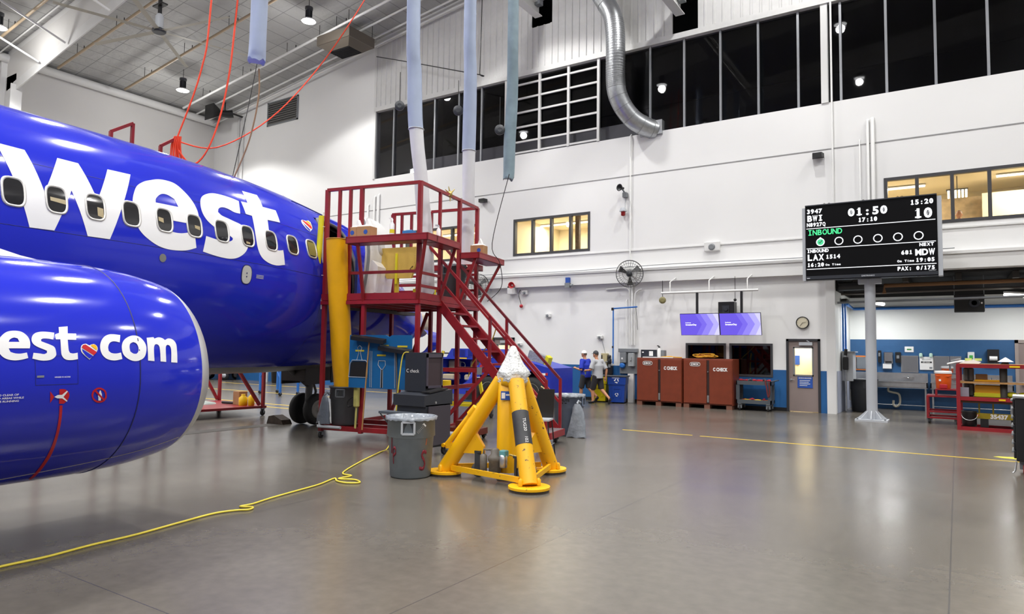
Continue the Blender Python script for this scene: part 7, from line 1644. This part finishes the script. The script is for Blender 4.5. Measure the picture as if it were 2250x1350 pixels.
# red wheeled cart with the orange cooler
t = thing('red_cart', 'red tube cart under the orange cooler', 'cart', (-.35, 21.7, 0), 0)
m = mb(); m.box(-.36, .36, -.42, .4, .70, .74); m.build('tray', RED, t); m = mb(); m.box(-.16, .36, -.36, .34, .88, .91); m.build('cooler_shelf', RED, t)
for x in (-.34, .34):
    for y in (-.4, .38): mb().bar((x, y, .14), (x, y, .72), .05).build('post', RED, t)
for x in (-.14, .34): mb().bar((x, -.34, .72), (x, -.34, .9), .05).build('riser', RED, t)
for z in (.16, .32):
    for p, q in (((-.34, -.4), (.34, -.4)), ((-.34, .38), (.34, .38)), ((-.34, -.4), (-.34, .38)), ((.34, -.4), (.34, .38))): mb().bar((*p, z), (*q, z), .045).build('rail', RED, t)
for x in (-.31, .31):
    for y in (-.36, .34): caster(t, x, y, .065, 0, .14)
t = thing('drink_cooler', 'orange drink cooler with white lid and red tap', 'cooler', (-.33, 21.75, .91), 0)
OC = mat('cooler_orange', 'DC5A14', .4)
m = mb(); m.lathe([(.155, 0), (.17, .02), (.18, .22), (.19, .4)], n=26); m.build('body', OC, t); m = mb(); m.lathe([(.195, .40), (.2, .43), (.19, .47), (.001, .48)], n=26); m.build('lid', PAPERW, t)
m = mb(); m.box(-.09, .09, -.2, -.15, .0, .12, .02); m.build('tap', RT, t); m = mb(); m.box(-.10, -.05, -.195, -.17, .2, .25); m.build('tag', PAPERW, t); m = mb(); m.tube([(-.19, -.02, .36), (-.12, -.17, .33), (.12, -.17, .33), (.19, -.02, .36)], .014, 6); m.build('handle', OC, t)
# red storage rack
t = thing('storage_rack', 'red steel rack with wooden shelves and yellow tow bar, right of the cooler', 'rack', (.0, 20.0, 0), RAD(-3))
for x in (0, 2.3):
    for y in (0, .85): mb().box(x-.04, x+.04, y-.04, y+.04, 0, 1.56).build('post', RED, t)
for z in (.04, .76, 1.55):
    for y in (0, .85): mb().box(0, 2.3, y-.03, y+.03, z-.045, z+.045).build('rail', RED, t)
    for x in (0, 2.3): mb().box(x-.03, x+.03, 0, .85, z-.045, z+.045).build('rail', RED, t)
for z, y0 in ((1.13, .0), (.66, .05)): mb().box(.02, 2.28, y0, .82, z, z+.04).build('wooden_shelf', WOOD if z > 1 else mat('wood_dark', '6A4A2E', .6), t)
mb().box(.02, 2.28, .0, .86, 1.585, 1.605).build('top_board', WOOD, t); mb().box(.03, 2.27, .02, .83, .79, .80).build('steel_shelf', mat('deck_dark', (.05, .04, .04), .5), t)
m = mb(); m.box(1.02, 1.22, -.046, -.041, 1.53, 1.57); m.box(.8, .93, -.046, -.041, .74, .78); m.build('label_strip', YELLOW, t)
def rk(x, y, z): a = RAD(-3); return V3((x*cos(a)-y*sin(a), 20.0+x*sin(a)+y*cos(a), z))
t = thing('tow_bar', 'yellow painted tow bar numbered in white on the rack bottom', 'tow bar', rk(1.0, .3, .08), RAD(-3))
DY = mat('dull_yellow', 'A08A10', .5, noise=.2)
mb().box(-.9, 1.2, -.06, .06, .2, .33).build('beam', DY, t)
m = mb(); put_text(m, '35437', .095, (-.38, -.064, .215), bold=.05); m.build('number', PAPERW, t)
m = mb()
for x in (-.6, -.32): m.tube([(x, 0, .33), (x, 0, .56)], .018, 6)
m.build('lift_rod', DY, t); m = mb()
for x in (-.5, .1, .8): m.box(x-.08, x+.08, -.1, .1, 0, .2)
m.build('wheel_block', BLACK, t); m = mb(); m.box(-.75, -.6, -.064, -.06, .25, .3); m.build('reflector', OT, t)
t = thing('bucket', 'black bucket with wire handle on the rack bottom', 'bucket', rk(.2, .22, .085), 0)
m = mb(); m.lathe([(.13, 0), (.15, .02), (.155, .34), (.165, .35), (.165, .37), (.14, .36), (.12, .05), (.001, .04)], n=22); m.build('pail', BLACK, t); m = mb(); m.tube([(cos(a)*.165, -.1*0-.06+sin(a)*.10-.09, .3-.14*abs(sin(a))) for a in [pi+i*pi/12 for i in range(13)]], .006, 5); m.build('wire_handle', STEEL, t)
t = thing('parts_bin', 'yellow plastic parts bin with lime edge on the middle shelf of the rack', 'bin', rk(.6, .4, .805), RAD(-3))
mb().box(-.28, .28, -.2, .2, .0, .28, .02).build('body', mat('bin_amber', 'E0A010', .4), t); mb().box(-.29, .29, -.21, .21, .0, .10, .01).build('lime_edge', SAFY, t)
t = thing('parts_bin', 'amber tray lying on the wooden shelf of the rack', 'bin', rk(.6, .4, 1.17), RAD(-3))
mb().box(-.28, .28, -.2, .2, 0, .05, .01).build('body', mat('bin_amber', 'E0A010', .4), t)
t = thing('hat_stand_can', 'dark upright canister with a white conical cap standing through the rack', 'canister', rk(.9, .2, .805), 0)
m = mb(); m.lathe([(.07, 0), (.075, .36), (.075, .36)], n=18); m.build('canister', mat('soot', '3A3632', .6), t)
solo('canister', mb().lathe([(.075, 0), (.08, .40), (.03, .47)], n=18), mat('soot', '3A3632', .6), 'dark upright canister on the wooden shelf under the white cone', 'canister', rk(.9, .2, 1.17))
t2 = solo('white_cone', mb().lathe([(.16, 0), (.02, .10), (.001, .11)], n=22), PAPERW, 'white paper cone on top of the rack', 'cone', rk(.95, .2, 1.66))
solo('cone_stub', mb().lathe([(.07, 0), (.06, .05)], n=14), mat('soot', '3A3632', .6), 'short dark stub under the white paper cone on the rack top', 'canister', rk(.95, .2, 1.605))
t = thing('strapped_pack', 'grey strapped pack standing on the middle shelf of the rack', 'pack', rk(.2, .4, .805), RAD(-3))
mb().box(-.11, .11, -.1, .1, 0, .32, .03).build('pack', mat('pack_grey', '5A5654', .6), t); mb().box(-.02, .02, -.105, .105, 0, .325).build('strap', BLACK, t)
t = thing('strapped_pack', 'grey strapped pack standing on the wooden shelf of the rack', 'pack', rk(.2, .4, 1.17), RAD(-3))
mb().box(-.11, .11, -.1, .1, 0, .33, .03).build('pack', mat('pack_grey', '5A5654', .6), t); mb().box(-.02, .02, -.105, .105, 0, .335).build('strap', BLACK, t)
t = thing('paper_roll', 'crumpled white papers and tube on the rack top, left end', 'paper', rk(.12, .25, 1.605), 0)
m = mb(); m.tube([(-.35, -.1, .0-.02), (-.05, .05, .06), (.25, .1, .05)], .022, 8); m.build('tube', PAPERW, t); m = mb(); m.prism([(-.1, 0), (.3, 0), (.35, .04), (.2, .09), (.02, .06)], lambda a, b, c: (a, c, b), -.1, .15); m.build('sheets', PAPERW, t); m = mb()
for x in (.02, .22): m.box(x, x+.14, 0, .15, .07, .13)
m.build('packets', mat('packet_lime', 'C0C870', .5), t)
solo('carton', mb().box(-.12, .12, -.1, .1, 0, .13, .004), CARD, 'small cardboard carton on the wooden shelf of the rack', 'box', rk(.46, .45, 1.22))
solo('carton', mb().box(-.09, .09, -.08, .08, 0, .22, .004), mat('carton_grey', '8A8490', .6), 'small grey carton at the left of the middle shelf of the rack', 'box', rk(.12, .12, .805))
for k, (x, lab) in enumerate(((1.05, 'left'), (1.28, 'right'))):
    solo('vest_bundle', mb().ball((0, 0, .07), .12, 10, (1.1, .9, .6)), SAFY, 'lime safety vest bundled on the rack middle shelf, %s one' % lab, 'vest', rk(x, .3, .80), 0)
# tool chests at the right edge
t = thing('tool_chest', 'tall black rolling tool chest with steel top at the right edge', 'tool chest', (.72, 13.05, 0), RAD(-4))
BC = mat('chest_black', (.013, .013, .015), .35)
mb().box(0, .75, 0, .62, .2, 1.16, .01).build('body', BC, t); mb().box(-.03, .78, -.02, .64, 1.16, 1.19).build('steel_top', STEEL, t)
for k in range(7):
    z = .24+k*.13; d = mb().box(-.03, 0, .03, .6, z, z+.115, .006).build('drawer', BC, t); mb().box(-.055, -.03, .05, .58, z+.085, z+.11).build('drawer_pull', GREYM, d)
m = mb(); m.box(.12, .26, -.04, 0, .68, 1.05, .006); ps = m.build('power_strip', mat('cream_plastic', 'CFC49A', .5), t)
m = mb()
for k in range(5): m.box(.165, .215, -.046, -.04, .72+k*.05, .75+k*.05)
m.build('outlet', mat('outlet_tan', '9A8E6A', .5), ps); m = mb(); m.box(.16, .22, -.046, -.04, .96, .985); m.build('switch', RT, ps); m = mb(); m.tube(dense([(.2, -.02, 1.05), (.3, -.03, 1.09), (.5, -.02, 1.06), (.7, -.02, 1.08)], 4), .012, 6); m.build('power_cord', PAPERW, ps)
for x in (.1, .65):
    for y in (.08, .54): caster(t, x, y, .075, 0, .2, red=True)
m = mb(); m.tube([(.0, -.02, .2), (-.02, -.03, .06), (-.05, -.04, .03)], .012, 6); m.build('brake_lever', STEEL, t)
t = thing('tool_chest', 'lower black tool chest with wooden top beside the tall one at the right edge', 'tool chest', (1.0, 12.25, 0), RAD(-4))
mb().box(0, .75, 0, .62, .2, .88, .01).build('body', BC, t); mb().box(-.03, .78, -.02, .64, .88, .92).build('wooden_top', WOOD, t)
for k in range(5):
    z = .24+k*.125; d = mb().box(-.03, 0, .03, .6, z, z+.11, .006).build('drawer', BC, t); mb().box(-.055, -.03, .05, .58, z+.08, z+.105).build('drawer_pull', GREYM, d)
for x in (.1, .65):
    for y in (.08, .54): caster(t, x, y, .075, 0, .2, red=True)
# ================================================================ under the fuselage
t = bpy.data.objects['crown_stand']
def wl(x, y, z): return t.matrix_world.inverted() @ V3((x, y, z))
bpy.context.view_layer.update()
L = lambda x, y, z: (V3((x+14.4, y-8.0, z)) if False else Matrix.Rotation(-RAD(5.5), 3, 'Z') @ V3((x+14.4, y-8.0, z)))
m = mb(); P = [L(-15.1, 11.6, 0), L(-15.55, 6.3, 0), L(-18.0, 6.5, 0), L(-17.55, 11.95, 0)]
m.add([p+V3((0, 0, z)) for z in (.19, .25) for p in P], [(3, 2, 1, 0), (4, 5, 6, 7), (0, 1, 5, 4), (1, 2, 6, 5), (2, 3, 7, 6), (3, 0, 4, 7)]); m.build('bed', RED, t)
for x, y in ((-15.12, 11.5), (-17.5, 11.85), (-15.5, 6.5), (-17.9, 6.6)): mb().bar(L(x, y, .2), L(x, y, 4.6), .07).build('post', RED, t); q = L(x, y, 0); caster(t, q.x, q.y, .075, 0, .19)
for p, q in (((-15.13, 11.4, .28), (-15.1, 10.2, 1.9)), ((-17.52, 11.8, .28), (-17.65, 10.9, 1.9)), ((-15.12, 11.5, 4.55), (-15.5, 6.5, 4.55)), ((-17.5, 11.85, 4.55), (-17.9, 6.6, 4.55)), ((-15.12, 11.5, 4.55), (-17.5, 11.85, 4.55)), ((-15.5, 6.5, 4.55), (-17.9, 6.6, 4.55))): mb().bar(L(*p), L(*q), .07).build('brace', RED, t)
t = thing('floor_fan_stand', 'grey pole on a round white base standing on the red bed under the fuselage', 'stand', (-16.75, 10.75, .25), 0)
m = mb(); m.lathe([(.42, 0), (.40, .03), (.06, .10), (.001, .1)], n=24); m.build('base', mat('base_pale', 'A8B4AC', .4), t); mb().tube([(0, 0, .08), (0, 0, 1.5)], .04, 10).build('pole', GREYM, t); m = mb(); m.tube(dense([(.05, 0, 1.3), (-.25, -.1, .7), (-.3, -.15, .3), (-.6, -.3, .02)], 5), .012, 5); m.build('cable', BLACK, t)
world_solo('carton', mb().box(-15.95, -15.7, 11.2, 11.45, .25, .6, .004), CARD, 'cardboard carton on the red bed under the fuselage', 'box')
world_solo('yellow_jug', mb().lathe([(.10, 0), (.11, .02), (.11, .2), (.05, .25), (.05, .29)], (-15.52, 11.2, .25), n=14), YELLOW, 'yellow jug, fatter one beside the carton under the fuselage', 'jug')
world_solo('yellow_jug', mb().lathe([(.07, 0), (.08, .02), (.08, .22), (.03, .28)], (-15.35, 11.32, .25), n=14), YELLOW, 'small yellow jug right of the fat one under the fuselage', 'jug')
world_solo('black_tool', mb().tube([(-16.4, 11.2, .29), (-15.98, 11.25, .29)], .035, 8), BLACK, 'black stick tool lying left of the carton under the fuselage', 'tool')
t = thing('blue_stand', 'blue tubular work stand seen beyond the nose wheel under the fuselage', 'stand', (-21.2, 16.8, 0), RAD(-10))
for x in (-.75, .75):
    for y in (-.35, .35): mb().tube([(x, y, .1), (x, y, .95)], .05, 10).build('leg', BLUEP, t)
m = mb()
for y in (-.35, .35): m.tube([(-.75, y, .95), (.75, y, .95)], .04, 8); m.tube([(-.75, y, .6), (-.45, y, .95)], .03, 8); m.tube([(.75, y, .6), (.45, y, .95)], .03, 8)
for x in (-.75, .75): m.tube([(x, -.35, .95), (x, .35, .95)], .04, 8)
m.build('frame', BLUEP, t)
for x in (-.75, .75):
    for y in (-.35, .35): caster(t, x, y, .07, 0, .14)
world_solo('wheel_chock', mb().prism([(-.32, 0), (.22, 0), (.16, .1), (-.1, .2), (-.26, .17)], lambda a, b, c: (-13.2+a*.95+c*.1, 10.55+c+a*.1, b), -.12, .12), mat('chock_wood', '4A3E34', .7, noise=.3, nscale=12), 'worn wooden chock in front of the nose wheel', 'chock')
# far equipment against the left wall, glimpsed under the fuselage
def bagcart(x, y, label, rz):
    t = thing('equipment_trailer', label, 'cart', (x, y, 0), rz, 'dark trailers by the far wall')
    mb().box(-1.1, 1.1, -.5, .5, .45, 1.2, .03).build('body', mat('trailer_dark', (.03, .03, .035), .6), t)
    mb().box(-1.2, 1.2, -.55, .55, .38, .46).build('bed', GREYM, t)
    for a in (-.8, .8):
        for b in (-.5, .5):
            w = mb().lathe([(.001, -.07), (.24, -.07), (.25, 0), (.24, .07), (.001, .07)], (a, b, .25), (0, 1, 0), 18).build('wheel', TIRE, t); mb().lathe([(.001, -.075), (.13, -.075), (.13, .075), (.001, .075)], (a, b, .25), (0, 1, 0), 16).build('rim', LGREY, w)
bagcart(-33.2, 19.0, 'dark wheeled trailer far under the fuselage, left one', RAD(60)); bagcart(-32.6, 21.9, 'dark wheeled trailer far under the fuselage, right one', RAD(20))
bagcart(-33.4, 17.2, 'dark wheeled trailer by the far wall hidden behind the engine', RAD(85))
world_solo('white_post', mb().tube([(-28.9, 22.1, 0), (-28.9, 22.1, 1.6)], .11, 14), TRIMW, 'white bollard far under the fuselage', 'bollard')
barrel('black trash barrel far under the fuselage beside the white bollard', (-27.9, 22.05, 0), .9, .3, .36, BLACK, 0, False, handle=False)
# ================================================================ blue tow tractor
t = thing('tow_tractor', 'blue aircraft tow tractor with white wheel rims behind the red stair', 'tractor', (-12.7, 18.3, 0), RAD(4))
TB = BLUEJ
m = mb(); m.prism([(-2.35, .30), (-.75, .30), (-.42, .95), (.28, .95), (.62, .30), (.75, .30), (1.05, .9), (1.25, 1.12), (1.75, 1.12), (2.02, .8), (2.10, .35), (2.16, .35), (2.16, 1.22), (1.2, 1.46), (.15, 1.5), (-.35, 1.42), (-.7, .85), (-1.2, .52), (-2.35, .52)], lambda a, b, c: (a, c, b), 0, 1.7); m.build('body', TB, t)
m = mb(); m.add([(a, y, b) for y in (.5, 1.65) for a, b in ((-2.05, 1.50), (.05, 1.54), (-.1, 1.80), (-1.85, 1.80))], [(3, 2, 1, 0), (4, 5, 6, 7), (0, 1, 5, 4), (1, 2, 6, 5), (2, 3, 7, 6), (3, 0, 4, 7)]); m.box(-2.3, .2, .45, 1.7, 1.44, 1.5); m.build('rear_hood', TB, t)
m = mb()
for x0 in (-1.75, -1.15, -.55):
    for i in range(9): m.bar((x0+i*.055, .49, 1.54), (x0+i*.055, .49, 1.76), .02, .012, (0, 1, 0))
m.build('hood_grille', mat('grille_navy', '18226A', .5), t)
m = mb(); m.box(-2.3, -2.24, .5, 1.65, .5, 1.5); m.box(-.5, -.42, .5, 1.65, .8, 1.5); m.box(-2.3, -.5, 1.3, 1.66, .5, 1.46); m.build('cab_wall', TB, t)
for x, lab in ((-1.95, 0), (-1.05, 0)):
    m = mb(); m.box(x-.28, x+.22, .5, .95, .72, .92, .04); m.box(x-.28, x+.22, .86, 1.0, .95, 1.40, .05); m.build('seat', mat('seat_beige', 'B8AA8C', .6), t)
m = mb(); m.tube([(-1.5, .3, .75), (-1.42, .45, 1.15)], .02, 6); m.tube([V3((-1.42+cos(a)*.17, .45+sin(a)*.08, 1.2+sin(a)*.14)) for a in [i*pi/10 for i in range(21)]], .016, 6); m.build('steering_wheel', BLACK, t)
m = mb(); m.prism([(-.95, .55), (-.5, .55), (-.3, 1.25), (-.62, 1.25)], lambda a, b, c: (a, c, b), .02, .1); m.build('side_panel', mat('panel_light_blue', '5564D8', .4), t)
m = mb(); m.box(-2.4, -.6, -.02, .12, .5, .56); m.box(-2.4, -2.3, 0, 1.7, .3, .7); m.build('step', mat('step_grey_blue', '3E4A90', .5), t)
m = mb(); m.box(-2.12, -1.98, -.02, .0, .58, .95); m.box(-1.2, -.9, -.01, .01, 1.46, 1.5); m.build('yellow_marker', YELLOW, t)
m = mb(); m.box(-2.36, -2.16, -.03, -.01, .28, .46); m.box(-.9, -.4, -.025, -.015, .12, .42); m.box(-.55, -.3, -.03, -.02, .70, .86); m.build('pocket', PAPERW and BLACK, t)
m = mb(); m.box(-.62, -.38, -.0, .015, .72, .88); m.box(1.88, 2.0, -.012, .0, 1.0, 1.07); m.build('white_sticker', PAPERW, t); m = mb(); m.box(2.0, 2.08, -.012, .0, 1.0, 1.08); m.box(-.38, -.28, -.012, 0, 1.2, 1.28); m.build('red_reflector', RT, t)
for x in (-.07, 1.5):
    for y in (.16, 1.5):
        w = mb().lathe([(.26, -.14), (.42, -.15), (.46, -.1), (.465, 0), (.46, .1), (.42, .15), (.26, .14)], (x, y, .465), (0, 1, 0), 30).build('wheel', TIRE, t); mb().lathe([(.275, -.15), (.25, -.13), (.2, -.06), (.08, -.05), (.07, -.1), (.001, -.1)], (x, y, .465), (0, 1, 0), 24).build('rim', WRIM, w)
m = mb(); m.box(-.6, 2.1, .3, 1.4, .28, .95); m.build('chassis', BLACK, t)
m = mb(); m.tube([(2.0, -.1, .3), (2.0, -.1, .62), (1.9, -.1, .66)], .025, 6); m.tube([(.6, -.1, .33), (2.3, -.1, .33)], .07, 8); m.build('bumper_tube', mat('bumper_tan', 'C0A878', .5), t)
t = thing('gauge_box', 'grey gauge box with yellow frame on the tow tractor rear', 'box', (-11.35, 19.0, 1.42), RAD(4))
m = mb(); m.prism([(-.3, .05), (.28, -.12), (.38, .16), (-.2, .36)], lambda a, b, c: (a, c, b), -.15, .1); m.build('box', mat('gauge_grey', '8A8C90', .5, noise=.3, nscale=25), t); m = mb(); m.prism([(-.35, .03), (.3, -.16), (.33, -.10), (-.33, .08)], lambda a, b, c: (a, c, b), -.17, .12); m.prism([(.3, -.16), (.42, -.18), (.50, .12), (.40, .2)], lambda a, b, c: (a, c, b), -.17, .12); m.build('frame', SAFY, t)
t = thing('pallet_jack', 'yellow tubular carrier standing behind the tool board under the stand', 'carrier', (-11.1, 14.2, 0), .15)
m = mb()
for p, q in (((-.9, 0, .35), (1.0, 0, .35)), ((-.9, .5, .35), (1.0, .5, .35)), ((-.9, 0, .35), (-.9, .5, .35)), ((1.0, 0, .35), (1.0, .5, .35)), ((-.9, 0, .35), (-.75, 0, 1.0)), ((1.0, 0, .35), (.85, 0, 1.0)), ((.2, 0, .35), (.2, 0, 1.0))): m.bar(p, q, .07)
m.build('frame', mat('frame_lemon', 'E8D020', .45), t); m = mb(); m.lathe([(.2, .35), (.2, .95)], (-.35, .25, 0), n=18); m.build('drum', YELLOW, t)
for x in (-.85, .95):
    for y in (.0, .5): caster(t, x, y, .1, 0, .33)
world_solo('barrier_rail', mb().tube([(-17.2, 20.2, 0), (-17.2, 20.2, 1.62), (-13.6, 20.2, 1.62), (-13.6, 20.2, 0)], .03, 8), BLACK, 'long black rail behind the tow tractor', 'rail')
# seated office worker seen through the window above the flight board
t = thing('person', 'person in blue shirt seated behind the office window above the flight board', 'person', (.13, 23.6, 4.42), 0)
m = mb(); m.tube([(0, 0, .62), (0, 0, .95), (0, 0, 1.13), (0, -.01, 1.22)], [.17, .19, .12, .06], 16); m.tube([(0, 0, 1.18), (0, -.02, 1.36)], .055, 10); m.ball((0, -.01, 1.47), .1, 14, (.8, .95, 1.2)); m.tube([(0, -.1, 1.46), (0, -.125, 1.43), (0, -.1, 1.42)], .014, 6)
for s in (-1, 1):
    m.ball((s*.082, 0, 1.46), .03, 8, (.4, .8, 1.1)); m.tube([(s*.17, 0, 1.1), (s*.25, -.04, .85), (s*.16, -.28, .80)], [.06, .05, .035], 10); m.tube([(s*.16, -.28, .8), (s*.13, -.37, .79)], [.035, .03], 8); m.tube([(s*.1, 0, .62), (s*.13, -.42, .55), (s*.13, -.44, .08), (s*.13, -.56, .04)], [.11, .075, .05, .04], 10)
    for k in range(4): m.tube([(s*(.15-k*.018), -.36, .79), (s*(.145-k*.018), -.42, .775)], .009, 6)
    m.tube([(s*.12, -.31, .8), (s*.09, -.36, .80)], .011, 6)
b = m.build('body', SKIN, t); r = b.modifiers.new('remesh', 'REMESH'); r.mode = 'VOXEL'; r.voxel_size = .01; r.use_smooth_shade = True
m = mb(); m.tube([(0, 0, .58), (0, 0, .95), (0, 0, 1.12), (0, -.01, 1.2)], [.20, .215, .15, .075], 16)
for s in (-1, 1): m.tube([(s*.12, 0, 1.1), (s*.19, 0, 1.08), (s*.245, -.03, .9)], [.09, .085, .075], 10)
b = m.build('shirt', MATS['shirt_blue'], t); r = b.modifiers.new('remesh', 'REMESH'); r.mode = 'VOXEL'; r.voxel_size = .014; r.use_smooth_shade = True
m = mb(); m.tube([(0, 0, .62), (0, -.05, .6)], .16, 12)
for s in (-1, 1): m.tube([(s*.1, 0, .62), (s*.13, -.42, .55), (s*.13, -.44, .1)], [.13, .095, .07], 10)
m.build('trousers', CHAR, t)
m = mb(); n = 14; vs = [V3((cos(2*pi*j/n)*cos(a)*.086, .012+sin(2*pi*j/n)*cos(a)*.1, 1.485+sin(a)*.118)) for a in [k/5*pi/2 for k in range(6)] for j in range(n)]
m.add(vs, [(k*n+j, k*n+(j+1) % n, (k+1)*n+(j+1) % n, (k+1)*n+j) for k in range(5) for j in range(n)], True); m.build('hair', mat('hair_grey', (.22, .2, .19), .7), t)
t = thing('office_chair', 'dark office chair under the seated worker behind the upper window', 'chair', (.13, 23.65, 4.42), 0)
mb().box(-.24, .24, -.25, .22, .42, .47, .02).build('seat', BLACK, t); mb().box(-.22, .22, .2, .25, .5, 1.0, .02).build('backrest', BLACK, t); mb().tube([(0, 0, .08), (0, 0, .42)], .03, 8).build('column', GREYM, t)
m = mb()
for k in range(5): a = 2*pi*k/5; m.bar((0, 0, .1), (cos(a)*.28, sin(a)*.28, .05), .04, .03)
m.build('base', BLACK, t)
